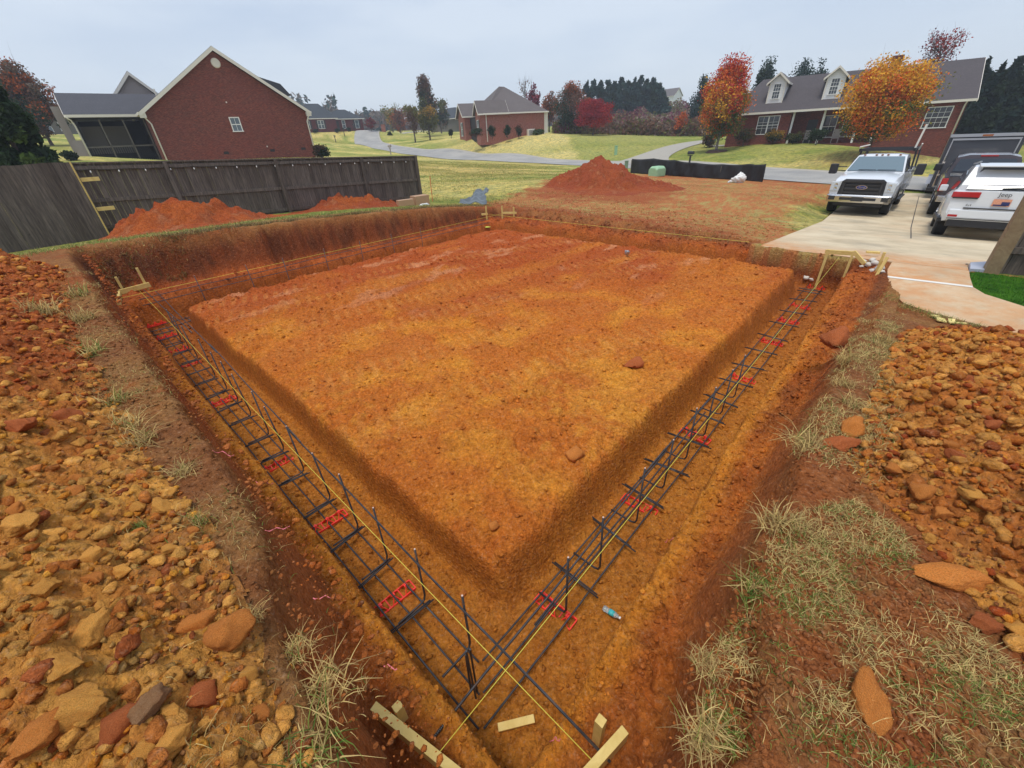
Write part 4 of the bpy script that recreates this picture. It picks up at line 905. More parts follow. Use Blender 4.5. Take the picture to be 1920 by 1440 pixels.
def mat_brick(name, c1, c2, mort, sc=1.0):
    n = NT(name); o = n.co('Object'); sp = n.n('ShaderNodeSeparateXYZ'); n.l(o, sp.inputs[0]); cb = n.n('ShaderNodeCombineXYZ'); n.l(n.math('ADD', sp.outputs[0], sp.outputs[1]), cb.inputs[0]); n.l(sp.outputs[2], cb.inputs[1])
    b = n.n('ShaderNodeTexBrick', i_Scale=1.0/sc); b.inputs['Color1'].default_value = (*c1, 1); b.inputs['Color2'].default_value = (*c2, 1); b.inputs['Mortar'].default_value = (*mort, 1)
    b.inputs['Mortar Size'].default_value = .011; b.inputs['Brick Width'].default_value = .23; b.inputs['Row Height'].default_value = .076; b.inputs['Mortar Smooth'].default_value = .3; n.l(cb.outputs[0], b.inputs['Vector'])
    c = n.mix(b.outputs['Color'], tuple(v*.30 for v in c1), n.math('MULTIPLY', n.ramp(n.noise(3.4, 5, .75, n.vmap((1.6, 1.6, 6), o)), [(.47, (0, 0, 0)), (.58, (1, 1, 1))]), .8))
    c = n.mix(c, tuple(min(1, v*1.5) for v in c2), n.math('MULTIPLY', n.ramp(n.noise(.5, 4, .6, o), [(.45, (0, 0, 0)), (.75, (1, 1, 1))]), .35))
    n.col(c); n.set(Roughness=.9); n.bump(b.outputs['Fac'], -.4, .01); return n.m
BRK = mat_brick('red_brick', srgb(146, 66, 50), srgb(104, 44, 36), srgb(124, 96, 84)); BRK2 = mat_brick('orange_brick', srgb(172, 94, 74), srgb(148, 74, 60), srgb(170, 146, 132)); BRK3 = mat_brick('dark_red_brick', srgb(116, 42, 42), srgb(96, 34, 36), srgb(110, 80, 76))
def mat_roof(name, c):
    n = NT(name); o = n.co('Object'); f = n.noise(1.2, 5, .65, o); g = n.noise(9, 4, .75, n.vmap((1, 1, 2.4), o))
    cc = n.mix(tuple(v*.78 for v in c), tuple(v*1.25 for v in c), f); cc = n.mix(cc, tuple(v*.5 for v in c), n.math('MULTIPLY', n.ramp(g, [(.35, (1, 1, 1)), (.6, (0, 0, 0))]), .6)); n.col(cc); n.set(Roughness=.92); n.bump(g, .5, .02); return n.m
RFD, RFB, RFG = mat_roof('charcoal_shingle', srgb(76, 76, 82)), mat_roof('brown_shingle', srgb(104, 96, 94)), mat_roof('slate_shingle', srgb(62, 68, 74))
TRIM = flat('white_trim', srgb(222, 216, 204), .6, var=.06); STUC = flat('stucco', srgb(160, 150, 144), .9, var=.12, scale=12); DARKS = flat('dark_screen', srgb(34, 33, 36), .7); TANS = flat('tan_shade', srgb(104, 98, 88), .9, var=.1)
def mat_glass(name, c=(.05, .06, .07)):
    n = NT(name); n.col(c); n.set(Roughness=.08); n.b.inputs['Specular IOR Level'].default_value = .8; return n.m
GLS = mat_glass('window_glass', srgb(92, 104, 112)); GLD = mat_glass('dark_glass', srgb(44, 50, 58))
def mat_siding():
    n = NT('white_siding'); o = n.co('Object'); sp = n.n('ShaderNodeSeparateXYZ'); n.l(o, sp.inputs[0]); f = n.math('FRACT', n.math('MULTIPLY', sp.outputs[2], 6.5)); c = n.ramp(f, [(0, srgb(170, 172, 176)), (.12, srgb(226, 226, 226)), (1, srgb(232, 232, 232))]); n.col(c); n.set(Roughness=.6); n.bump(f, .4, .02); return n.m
SIDE = mat_siding()
SHUT = flat('dark_shutter', srgb(52, 50, 50), .6); WHT = flat('white_paint', srgb(230, 230, 226), .5, var=.05)
def house(fr, label, rz_extra=0):
    r = thing('house', (fr.A[0], fr.A[1], fr.z), label, 'house', rz=fr.rz); return r
def window(par, X, Y, Z, w, h, ax='x', cols=1, rows=2, out=-1, shut=0, glass=None, casing=.07, grid=True, mull=0):
    """centre X,Y,Z on a wall; ax is the wall direction; out is the outward sign along the other axis"""
    def bx(m, a0, a1, z0, z1, d0, d1):
        d0, d1 = sorted((d0*out, d1*out))
        if ax == 'x': m.b2(X+a0, X+a1, Y+d0, Y+d1, Z+z0, Z+z1)
        else: m.b2(X+d0, X+d1, Y+a0, Y+a1, Z+z0, Z+z1)
    m = MB(); c = casing
    bx(m, -w/2-c, w/2+c, h/2, h/2+c, 0, .05); bx(m, -w/2-c-.04, w/2+c+.04, -h/2-c, -h/2, 0, .08); bx(m, -w/2-c, -w/2, -h/2, h/2, 0, .05); bx(m, w/2, w/2+c, -h/2, h/2, 0, .05)
    bx(m, -w/2, w/2, -.03, .03, 0, .035)
    if mull: bx(m, -.06, .06, -h/2, h/2, 0, .045)
    if grid:
        for i in range(1, cols): x = -w/2+w*i/cols; bx(m, x-.012, x+.012, -h/2, h/2, 0, .026)
        for i in range(1, rows): z = -h/2+h*i/rows; bx(m, -w/2, w/2, z-.012, z+.012, 0, .024)
    o = m.build('window', WHT, par); g = MB(); bx(g, -w/2+.002, w/2-.002, -h/2+.002, h/2-.002, .002, .015); g.build('pane', glass or GLS, o)
    if shut:
        for sgn in (-1, 1):
            q = MB(); a = sgn*(w/2+c+.22); bx(q, a-.19, a+.19, -h/2-.05, h/2+.05, 0, .05); q.build('shutter', SHUT, par)
def roof_gable(par, x0, x1, y0, y1, ze, zr, axis, mat, th=.16, name='roof', trim=True, ov=.0):
    """ridge along axis; x0..y1 roof footprint incl overhang"""
    m = MB()
    if axis == 'y':
        xm = (x0+x1)/2; sec = [(x0, ze), (xm, zr), (x1, ze), (x1, ze-th), (xm, zr-th), (x0, ze-th)]
        m.prism([(x, y0, z) for x, z in sec], (0, 0, 0), (0, y1-y0, 0))
    else:
        ym = (y0+y1)/2; sec = [(y0, ze), (ym, zr), (y1, ze), (y1, ze-th), (ym, zr-th), (y0, ze-th)]
        m.prism([(x0, y, z) for y, z in sec], (0, 0, 0), (x1-x0, 0, 0))
    o = m.build(name, mat, par)
    if trim:
        t = MB()
        if axis == 'y':
            for yy in (y0-.03, y1+.0):
                for a, b in (((x0, ze), (xm, zr)), ((x1, ze), (xm, zr))):
                    t.prism([(a[0], yy, a[1]-th-.14), (b[0], yy, b[1]-th-.14), (b[0], yy, b[1]-.02), (a[0], yy, a[1]-.02)], (0, 0, 0), (0, .03, 0))
            for xx in (x0-.1, x1): t.b2(xx, xx+.1, y0, y1, ze-th-.04, ze-.02)
        else:
            for xx in (x0-.03, x1):
                for a, b in (((y0, ze), (ym, zr)), ((y1, ze), (ym, zr))):
                    t.prism([(xx, a[0], a[1]-th-.1), (xx, b[0], b[1]-th-.1), (xx, b[0], b[1]-.02), (xx, a[0], a[1]-.02)], (0, 0, 0), (.03, 0, 0))
            for yy in (y0-.1, y1): t.b2(x0, x1, yy, yy+.1, ze-th-.04, ze-.02)
        t.build('trim', TRIM, o)
    return o
def roof_hip(par, x0, x1, y0, y1, ze, zr, ridge, mat, trim=True, th=.14):
    (a, b) = ridge  # two ridge points (x,y)
    P = [(x0, y0, ze), (x1, y0, ze), (x1, y1, ze), (x0, y1, ze), (*a, zr), (*b, zr)]
    F = [(0, 1, 5, 4) if a != b else (0, 1, 4), (1, 2, 5), (2, 3, 4, 5) if a != b else (2, 3, 4), (3, 0, 4)] if abs(a[1]-b[1]) < abs(a[0]-b[0])+1e-6 else [(0, 1, 4), (1, 2, 5, 4), (2, 3, 5), (3, 0, 4, 5)]
    m = MB(); m.add(P, F+[(3, 2, 1, 0)]); o = m.build('roof', mat, par)
    if trim:
        t = MB(); t.b2(x0-.08, x1+.08, y0-.08, y0, ze-.16, ze+.01); t.b2(x0-.08, x1+.08, y1, y1+.08, ze-.16, ze+.01); t.b2(x0-.08, x0, y0, y1, ze-.16, ze+.01); t.b2(x1, x1+.08, y0, y1, ze-.16, ze+.01); t.build('gutter', TRIM, o)
    return o
def gablewall(m, x0, x1, y, ze, zr, th=.2, z0=-2.0, out=1):
    m.prism([(x0, y, z0), (x1, y, z0), (x1, y, ze), ((x0+x1)/2, y, zr), (x0, y, ze)], (0, 0, 0), (0, th, 0))
# ---- left brick house
h = house(H1, 'red brick house with a big blank gable and a screened porch, behind the wooden fence')
m = MB(); gablewall(m, 0, 12.25, 0, 3.50, 7.62, .25); m.b2(0, .25, .25, 15, -2, 3.5); m.b2(12.0, 12.25, .25, 15, -2, 3.5); gablewall(m, 0, 12.25, 15, 3.5, 7.62, .25); m.build('wall', BRK, h)
roof_gable(h, -.35, 12.6, -.28, 15.5, 3.55, 7.92, 'y', RFD)
m = MB(); m.b2(-.4, .02, -.27, .0, 3.15, 3.5); m.b2(12.23, 12.65, -.27, .0, 3.15, 3.5); m.build('eave_return', TRIM, h)
# round gable vent
m = MB(); m.lathe([(.0, -.06), (.30, -.06), (.34, 0)], (6.1, 0, 6.85), 20, 'y'); m.build('gable_vent', TRIM, h)
window(h, 6.06, 0, 2.6, .66, .95, rows=2, cols=2, out=-1)
for X in (4.55, 8.35, 11.15): m = MB(); m.b2(X-.2, X+.2, -.012, .01, .42, .62); m.build('foundation_vent', DARKS, h)
for X, Z in ((5.9, 4.2), (8.0, .85)): m = MB(); m.lathe([(.05, -.04), (.06, 0)], (X, 0, Z), 8, 'y'); m.build('wall_light', TRIM, h)
for X, e in ((.12, 1), (12.15, -1)):
    m = MB(); m.tube([(X-.35*e, -.2, 3.35), (X-.2*e, -.12, 3.1), (X, -.07, 2.75), (X, -.07, -1.5)], .055, 6); m.build('downspout', TRIM, h, True)
# roof cross gables
roof_gable(h, -1.35, 2.75, 8.2, 13, 5.0, 7.05, 'y', RFD, name='cross_roof'); m = MB(); gablewall(m, -1.1, 2.5, 8.5, 4.85, 6.8, .2, 3); m.b2(-1.1, -.9, 8.7, 13, 2, 4.85); m.build('stucco_gable', STUC, h)
m = MB(); m.prism([(9.0, 3, 5.0), (12.3, 3, 5.0), (11.6, 3, 5.9), (9.6, 3, 6.45)], (0, 0, 0), (0, 3.5, 0)); m.build('dormer_roof', RFD, h)
m = MB(); m.tube([(1.35, 1.2, 4.6), (1.35, 1.2, 5.15)], .05, 6); m.build('vent_pipe', TRIM, h)
# porch wing to the left
pr = roof_gable(h, -4.75, 1.8, 1.7, 9.2, 3.52, 5.15, 'x', RFD, name='porch_roof')
m = MB(); m.b2(-4.4, -4.2, 2.0, 8.5, 3.15, 3.4); m.b2(-4.4, 0, 2.0, 2.2, 3.18, 3.42); m.build('beam', DARKS, h)
for X in (-4.3, -2.9, -1.45, -.12):
    m = MB(); m.b2(X-.05, X+.05, 2.02, 2.14, .3, 3.2); m.build('porch_post', TANS if X > -4 else DARKS, h)
m = MB(); m.b2(-4.4, 0, 1.98, 2.18, 0.0, .32); m.b2(-4.4, 0, 2.02, 2.14, 1.32, 1.42); m.build('porch_rail', TANS, h)
m = MB()
for i in range(30): X = -4.2+i*.142; m.b2(X-.02, X+.02, 2.04, 2.10, .32, 1.32)
m.build('baluster', DARKS, h)['kind'] = 'stuff'
m = MB(); m.b2(-4.35, -2.95, 4.6, 4.65, .9, 2.85); m.b2(-2.85, -1.4, 4.6, 4.65, .9, 2.85); m.build('roller_shade', TANS, h)
m = MB(); m.b2(-4.3, 0, 6.9, 7.0, 0, 3.3); m.b2(-4.35, 0, 2.2, 8.4, -.2, .02); m.b2(-.06, 0, 2.2, 7, 0, 3.5); m.b2(-4.4, -4.3, 4.0, 8.4, 0, 3.3); m.build('screen_wall', DARKS, h)
m = MB(); m.tube([(-4.75, 1.6, 3.4), (-4.5, 1.75, 3.15), (-4.42, 1.9, 2.8), (-4.42, 1.9, -1)], .055, 6); m.build('porch_downspout', TRIM, h, True)
m = MB(); m.b2(-5.4, -4.9, 6, 6.3, -.5, 4.3); m.build('chimney', STUC, h); m = MB(); m.b2(-5.1, -4.5, 3.0, 3.3, -.6, 1.9); m.build('stone_pier', STUC, h)
# ---- centre brick house
h = house(H2, 'orange brick house with a hipped taupe roof standing alone beyond the bend in the road')
m = MB(); m.b2(1.6, 11.1, 0, 11, -1, 3.0); m.b2(.7, 1.62, .002, 2.6, -1, 3.0); m.b2(-.2, 1.6, 6.4, 11, -1, 3.0)
m.prism([(.7, .0, 3.0), (.7, 2.6, 3.0), (.7, 1.3, 4.25)], (0, 0, 0), (.3, 0, 0)); m.prism([(-.2, 6.4, 3.0), (-.2, 11, 3.0), (-.2, 8.7, 4.5)], (0, 0, 0), (.3, 0, 0)); m.build('wall', BRK2, h)
roof_hip(h, 1.25, 11.6, -.45, 11.5, 3.05, 6.75, ((5.6, 5.3), (6.6, 5.8)), RFB)
roof_gable(h, .35, 5.2, -.42, 3.0, 3.05, 4.75, 'x', RFB, name='front_roof'); roof_gable(h, -.6, 5.5, 6.0, 11.4, 3.05, 4.9, 'x', RFB, name='front_roof')
m = MB(); m.b2(.72, 1.64, 2.62, 6.38, -.5, 2.75); m.build('entry_shade_block', DARKS, h)  # solid dark block stands in for the shade inside the entry recess
window(h, .7, 1.3, 1.4, .9, 1.7, ax='y', out=-1, cols=2, rows=3, shut=1); window(h, -.2, 8.7, 1.3, 1.0, 1.8, ax='y', out=-1, cols=2, rows=3, shut=1)
for X, Y in ((1.68, -.05), (11.15, -.05)): m = MB(); m.b2(X-.06, X+.06, Y-.03, Y+.05, -.6, 2.95); m.build('downspout', TRIM, h)
m = MB(); m.b2(11.15, 11.75, .1, .3, .2, 3.0); m.build('side_post', TRIM, h)
ac = thing('air_conditioner', (*(H2.A+H2.X*8.5+H2.Y*-.9), 2.0), 'pale grey outdoor air conditioner against the orange brick house', 'air conditioner', rz=H2.rz)
m = MB(); m.b2(-.55, .55, -.4, .4, 0, .95); m.build('cabinet', TRIM, ac, bevel=.03); m = MB()
for i in range(7): m.b2(-.45, .45, -.415, -.401, .15+i*.1, .19+i*.1)
m.build('grille', SHUT, ac)
# ---- far left small house
h = house(H4, 'low maroon brick house with a dark hipped roof on the rise beyond the mailboxes')
m = MB(); m.b2(-3, 7.6, 0, 9, -1.5, 2.95); m.b2(7.6, 15.2, 2.6, 9, -1.5, 2.9); m.build('wall', BRK3, h)
roof_hip(h, -3.4, 8.0, -.4, 9.4, 2.95, 6.2, ((2.8, 4.5), (5.6, 4.5)), RFG); roof_hip(h, 5.0, 15.6, 2.2, 9.4, 2.9, 5.0, ((10, 5.6), (12.2, 5.6)), RFG)
window(h, .9, 0, 1.7, .7, 1.6, shut=1, cols=1, rows=2); window(h, 3.9, 0, 1.7, 1.3, 1.6, shut=1, cols=2, rows=2, mull=1); window(h, 10.2, 2.6, 1.7, .7, 1.7, cols=1, rows=2); window(h, 13.6, 2.6, 1.7, .8, 1.7, cols=1, rows=2, shut=1)
m = MB(); m.b2(7.65, 9.0, 2.57, 2.6, .1, 2.5); m.build('door', SHUT, h)
# ---- right house with dormers
h = house(H3, 'dark red brick house with two white dormers and a long grey roof')
m = MB(); m.b2(-.9, 5.1, 0, 9.6, -2.6, 3.2); m.b2(12.6, 18.4, 0, 9.6, -2.6, 3.2); m.b2(5.1, 12.6, 2.2, 9.6, -2.6, 3.2); m.b2(5.1, 12.6, .1, 2.2, -2.6, .1)
m.prism([(18.1, 0, 3.2), (18.1, 9.6, 3.2), (18.1, 4.8, 6.05)], (0, 0, 0), (.3, 0, 0)); m.build('wall', BRK, h)
m = MB(); x0, x1, xr, y0, y1, ze, zr = -1.25, 18.85, .9, -.4, 10, 3.25, 6.45
P = [(x0, y0, ze), (x1, y0, ze), (x1, 4.8, zr), (xr, 4.8, zr), (x1, y1, ze), (x0, y1, ze)]; P += [(a, b, c-.14) for a, b, c in P]
m.add(P, [(0, 1, 2, 3), (3, 2, 4, 5), (0, 3, 5), (6, 9, 8, 7), (9, 11, 10, 8), (6, 11, 9), (0, 6, 7, 1), (1, 7, 8, 2), (2, 8, 10, 4), (4, 10, 11, 5), (5, 11, 6, 0)]); rf_ = m.build('roof', mat_roof('dark_brown_shingle', srgb(84, 78, 80)), h)
m = MB(); m.b2(x0-.05, x1+.05, y0-.1, y0, ze-.2, ze-.01); m.prism([(x1, y0, ze-.28), (x1, 4.8, zr-.28), (x1, 4.8, zr-.01), (x1, y0, ze-.01)], (0, 0, 0), (.04, 0, 0)); m.prism([(x1, y1, ze-.28), (x1, 4.8, zr-.28), (x1, 4.8, zr-.01), (x1, y1, ze-.01)], (0, 0, 0), (.04, 0, 0)); m.build('gutter', TRIM, rf_)
for X0 in (2.25, 7.3):
    d = MB(); w_ = 1.52; d.prism([(X0, .85, 3.95), (X0+w_, .85, 3.95), (X0+w_, .85, 5.85), (X0+w_/2, .85, 6.5), (X0, .85, 5.85)], (0, 0, 0), (0, 3.2, 0)); do = d.build('dormer', SIDE, h)
    m = MB(); xm = X0+w_/2; sec = [(X0-.25, 5.80), (xm, 6.72), (X0+w_+.25, 5.80), (X0+w_+.25, 5.68), (xm, 6.6), (X0-.25, 5.68)]; m.prism([(x, .6, z) for x, z in sec], (0, 0, 0), (0, 3.9, 0)); m.build('dormer_roof', RFB, do)
    m = MB(); m.prism([(X0-.28, .56, 5.6), (xm, .56, 6.52), (xm, .56, 6.72), (X0-.28, .56, 5.8)], (0, 0, 0), (0, .04, 0)); m.prism([(X0+w_+.28, .56, 5.6), (xm, .56, 6.52), (xm, .56, 6.72), (X0+w_+.28, .56, 5.8)], (0, 0, 0), (0, .04, 0)); m.b2(X0+w_+.2, X0+w_+.3, .6, 4.0, 5.62, 5.78); m.b2(X0-.3, X0-.2, .6, 4.0, 5.62, 5.78); m.b2(X0-.02, X0+.1, .81, .85, 3.95, 5.75); m.b2(X0+w_-.1, X0+w_+.02, .81, .85, 3.95, 5.75); m.build('dormer_trim', TRIM, do)
    window(do, xm, .85, 5.05, .62, 1.25, cols=3, rows=4, out=-1, glass=GLD)
window(h, 3.05, 0, 2.0, 1.95, 1.6, cols=4, rows=3, mull=1, glass=GLD); window(h, 16.75, 0, 1.95, 1.6, 1.55, cols=4, rows=4, glass=GLD)
window(h, 8.6, 2.2, 1.6, 1.1, 1.9, cols=2, rows=2, glass=GLD); window(h, 10.4, 2.2, 1.6, 1.1, 1.9, cols=2, rows=2, glass=GLD)
for X in (5.3, 8.0, 11.0, 12.5): m = MB(); m.b2(X-.09, X+.09, .15, .33, .1, 3.1); m.build('porch_column', WHT, h)
m = MB(); m.b2(6.6, 7.5, 2.17, 2.2, .1, 2.3); m.build('door', SHUT, h)
m = MB(); m.tube([(18.3, -.3, 3.1), (18.25, -.1, 2.8), (18.25, -.06, -2.0)], .06, 6); m.build('downspout', TRIM, h, True)
m = MB(); m.b2(12.0, 12.9, 4.4, 5.2, 5.5, 7.3); m.build('chimney', BRK3, h)
for k, X in enumerate((7.0, 9.5)):
    c = thing('porch_chair', (*(H3.A+H3.X*X+H3.Y*1.0), H3.z+.1), 'pale porch rocker in front of the %s' % ('front door, left of the pair' if k == 0 else 'porch windows, right of the pair'), 'chair', 'rockers on the porch', rz=H3.rz)
    m = MB(); m.b2(-.3, .3, -.3, .3, .42, .48); m.build('seat', STUC, c); m = MB(); m.b2(-.3, .3, .24, .32, .48, 1.25); m.build('backrest', STUC, c)
    for sx in (-1, 1):
        m = MB(); m.b2(sx*.28-.03, sx*.28+.03, -.32, -.26, 0, .65); m.b2(sx*.28-.03, sx*.28+.03, .26, .32, 0, .65); m.b2(sx*.28-.04, sx*.28+.04, -.34, .34, .65, .69); m.build('side_frame', STUC, c)
# ---- far house on the hill and the one behind the big tree at the left
H5 = Frame(at_d(1262, 191, 255)[:2], at_d(1279, 191, 262)[:2], at_d(1262, 192, 258)[2])
h = house(H5, 'tiny white gabled house on the hill behind the brush'); m = MB(); gablewall(m, 0, 7.5, 0, 2.6, 5.6, .3, -2); m.b2(0, 7.5, .3, 12, -2, 2.6); m.build('wall', SIDE, h); roof_gable(h, -.4, 7.9, -.4, 12.4, 2.6, 5.9, 'y', RFB)
H6 = Frame(at_d(84, 252, 128)[:2], at_d(132, 250, 132)[:2], at_d(100, 252, 130)[2]-.3)
h = house(H6, 'distant brown house with white windows beside the evergreen at the left'); m = MB(); m.b2(-8, 12, 0, 8, -1, 3.2); m.build('wall', TANS, h); roof_hip(h, -8.5, 12.5, -.5, 8.5, 3.2, 5.2, ((-3, 4), (8, 4)), RFB); window(h, 1.2, 0, 1.6, 1.8, 1.7, cols=2, rows=2); window(h, 4.3, 0, 1.6, .8, 1.4)
H7 = Frame(at_d(828, 243, 150)[:2], at_d(846, 242, 146)[:2], at_d(838, 243, 148)[2]-.3)
h = house(H7, 'sliver of a grey roofed house behind the tall trees by the road'); m = MB(); m.b2(-6, 8, 0, 8, -1, 3); m.build('wall', TANS, h); roof_hip(h, -6.4, 8.4, -.4, 8.4, 3, 6, ((-1, 4), (3, 4)), RFG)
# ---------------------------------------------------------------- wooden fences
def mat_fence():
    n = NT('weathered_wood'); o = n.co('Object'); a = n.n('ShaderNodeAttribute', attribute_name='tone')
    g = n.noise(5, 6, .7, n.vmap((6, 6, .5), o)); k = n.noise(9, 3, .6, n.vmap((1, 1, .6), o))
    c = n.ramp(g, [(.3, srgb(74, 67, 62)), (.55, srgb(114, 103, 93)), (.75, srgb(144, 131, 117))]); c = n.mix(c, n.mix(c, (.55, .52, .5), 1, 'MULTIPLY'), a.outputs['Fac'])
    c = n.mix(c, srgb(32, 26, 24), n.math('MULTIPLY', n.ramp(k, [(.70, (0, 0, 0)), (.78, (1, 1, 1))]), .8)); n.col(c); n.set(Roughness=.9); n.bump(g, .4, .01); return n.m
FW = mat_fence()
def tone(o, rg):
    me = o.data; n = len(me.vertices); v = np.repeat(rg.random(n//8+1), 8)[:n]; setflt(o, 'tone', v*.8)
def fence(name, A, B, zA, zB, label, H=1.83, posts=(), rails=(.28, .95, 1.72), side=1, topboard=True, bw=.14, group=None, zpost=0, ragged=False, postw=.09):
    A, B = np.array(A[:2]), np.array(B[:2]); L = np.hypot(*(B-A)); D = (B-A)/L; Nn = np.array([-D[1], D[0]])*side  # Nn points towards the rails
    root = thing(name, (A[0], A[1], zA), label, 'fence', group); rg = np.random.default_rng(int(L*100))
    zz = lambda d: zA+(zB-zA)*d/L
    m = MB(); d = 0
    while d < L:
        w = bw-.004; off = rg.uniform(0, .012); h = H+rg.uniform(-.012, .012); P = A+D*(d+w/2)+Nn*(-off); z0 = zz(d)-.25
        m.box((P[0], P[1], z0+(h+.25)/2), (w, .018, h+.25), math.atan2(D[1], D[0])); d += bw
    o = m.build('board_panel', FW, root, world=True); tone(o, rg)
    for rz_ in rails:
        m = MB(); p, q = A+Nn*.03, B+Nn*.03; m.bar((p[0], p[1], zz(0)+rz_), (q[0], q[1], zz(L)+rz_), .04, .09); r_ = m.build('rail', FW, root, world=True); tone(r_, rg)
    for dd in posts:
        P = A+D*dd+Nn*.075; m = MB(); m.box((P[0], P[1], zz(dd)+(H+zpost)/2-.15), (postw, postw, H+zpost+.3), math.atan2(D[1], D[0])); r_ = m.build('post', FW, root, world=True); tone(r_, rg)
    if topboard:
        m = MB(); p, q = A, B; m.bar((p[0], p[1], zz(0)+H+.01), (q[0], q[1], zz(L)+H+.01), .12, .035); r_ = m.build('top_cap', FW, root, world=True); tone(r_, rg)
    return root
FA, FB = ST(.45, 16.4), ST(11.75, 16.4)
def at_t_of(u, v, t): q = at_tp(u, v, t); return to_st(q.x, q.y)[0]
pp = [at_t_of(u, 330, 16.4)-.45 for u in (318, 523, 682)]+[11.2]
fz_ = fence('wooden_fence', FA, FB, .25, -.23, 'long dark wooden privacy fence with rails and posts towards the pit', posts=pp, side=-1)
p0 = at_d(62, 462, 15.6); p1 = at_d(206, 446, 16.0); dirn = np.array(p0[:2])-np.array(p1[:2]); dirn = dirn/np.hypot(*dirn)
pe = np.array(p1[:2])+dirn*4.2
fence('wooden_fence', pe, p1, p1[2]-.02, p1[2], 'plain board fence panel at the left picture edge with a pale cut end', posts=(), rails=(.3, 1.5), side=1, topboard=False, bw=.125)
m = MB(); q = np.array(p1[:2]); m.bar((q[0]-.0+.03, q[1], p1[2]+.02), (q[0]+.03, q[1], p1[2]+1.83), .02, .035, up=(1, 0, 0)); o = bpy.data.objects['wooden_fence.001']
m.build('pale_end_board', LUM, o, world=True)
for hh_ in (.72, 1.42): m = MB(); m.bar((q[0], q[1]+.03, p1[2]+hh_), (q[0]+.33, q[1]+.25, p1[2]+hh_), .04, .09); m.build('rail_stub', LUM, o, world=True)
# string of little lights under the cap of the long fence
lt = thing('string_lights', (FA[0], FA[1], 2.0), 'row of tiny white bulbs hung under the cap of the long wooden fence', 'string lights')
for k in range(19):
    s_ = .7+k*.58; P = ST(s_, 16.33); zq = .25-(.48)*(s_-.45)/11.3+1.64
    MB().lathe([(.006, .02), (.016, .0), (.018, -.02), (.008, -.035)], (P[0], P[1], zq), 8).build('bulb', WHT, lt, True, world=True)
cb = [(*ST(.6+k*.37, 16.335)[:2], .25-.48*(.6+k*.37)/11.3+1.71-.02*(k % 2)) for k in range(30)]; MB().tube(cb, .006, 4).build('wire', SHUT, lt, world=True)
# right fence beside the turf
pr_ = at_z(1858, 507, .0); s0_, t0_ = to_st(pr_[0], pr_[1]); dq = np.array(ray(1990, 520)[:2]); 
FR1 = np.array([pr_[0], pr_[1]]); FR2 = FR1+np.array([.86, -.51])*2.9
rf2 = fence('wooden_fence', FR1, FR2, .02, .06, 'weathered fence with a thick corner post by the bright green turf at the right', H=1.75, posts=(), rails=(.30, 1.55), side=-1, bw=.14, topboard=False)
m = MB(); m.box((FR1[0], FR1[1], .85), (.17, .17, 2.1), .9); o_ = m.build('corner_post', mat_lumber('aged_post', srgb(126, 104, 76), srgb(150, 130, 98)), rf2, bevel=.006, world=True)
# ---------------------------------------------------------------- vehicles
def paint(name, c, rough=.22, coat=.6, metal=0.):
    n = NT(name); o = n.co('Object'); f = n.noise(1.3, 4, .6, o); n.col(n.mix(c, tuple(v*.86 for v in c), f)); n.set(Roughness=rough, Metallic=metal, Coat_Weight=coat); return n.m
PWH, PBK, PDB = paint('white_car_paint', srgb(226, 229, 232)), paint('black_car_paint', (.018, .019, .022)), paint('dark_brown_paint', srgb(62, 50, 52))
TRL = paint('trailer_skin', srgb(66, 68, 76), .4, .2); RUB = flat('tyre_rubber', (.018, .018, .019), .85, bump=.2); BLK = flat('black_plastic', (.022, .022, .025), .5); CHR = NT('chrome'); CHR.col((.62, .62, .63)); CHR.set(Roughness=.18, Metallic=1.0); CHR = CHR.m
ALU = NT('aluminium'); ALU.col((.5, .5, .52)); ALU.set(Roughness=.35, Metallic=.9); ALU = ALU.m
def mat_cglass(name, c):
    n = NT(name); n.col(c); n.set(Roughness=.04, Coat_Weight=.5); n.b.inputs['Specular IOR Level'].default_value = .7; return n.m
CG, CG2 = mat_cglass('windscreen', srgb(104, 122, 130)), mat_cglass('tinted_glass', srgb(34, 40, 48))
RDL = flat('red_lens', (.42, .02, .02), .15, var=.2); CLR = flat('headlight_lens', srgb(206, 212, 216), .1, var=.25, scale=30); AMB = flat('amber_lens', srgb(160, 90, 40), .3); BLU = flat('blue_enamel', srgb(40, 66, 130), .2); RED_P = flat('plate_print', srgb(214, 150, 120), .4, var=.5, scale=40); DBL = flat('plate_blue', srgb(44, 50, 96), .4)
def hull(m, st):
    """st: list of (x, [(y,z)...half section bottom->top]); mirrored and closed"""
    n = len(st[0][1]); V = []; F = []
    for x, sec in st:
        for y, z in sec: V.append((x, y, z))
        for y, z in sec[::-1]: V.append((x, -y, z))
    k = 2*n
    for i in range(len(st)-1):
        for j in range(k): F.append((i*k+j, i*k+(j+1) % k, (i+1)*k+(j+1) % k, (i+1)*k+j))
    F.append(tuple(range(k))); F.append(tuple(range((len(st)-1)*k, len(st)*k))[::-1]); return m.add(V, F)
def smooth_angle(o, a=35):
    o.data.shade_smooth()
    bm = bmesh.new(); bm.from_mesh(o.data)
    for e in bm.edges: e.smooth = not (len(e.link_faces) == 2 and e.calc_face_angle(0) > R(a))
    bm.to_mesh(o.data); bm.free(); return o
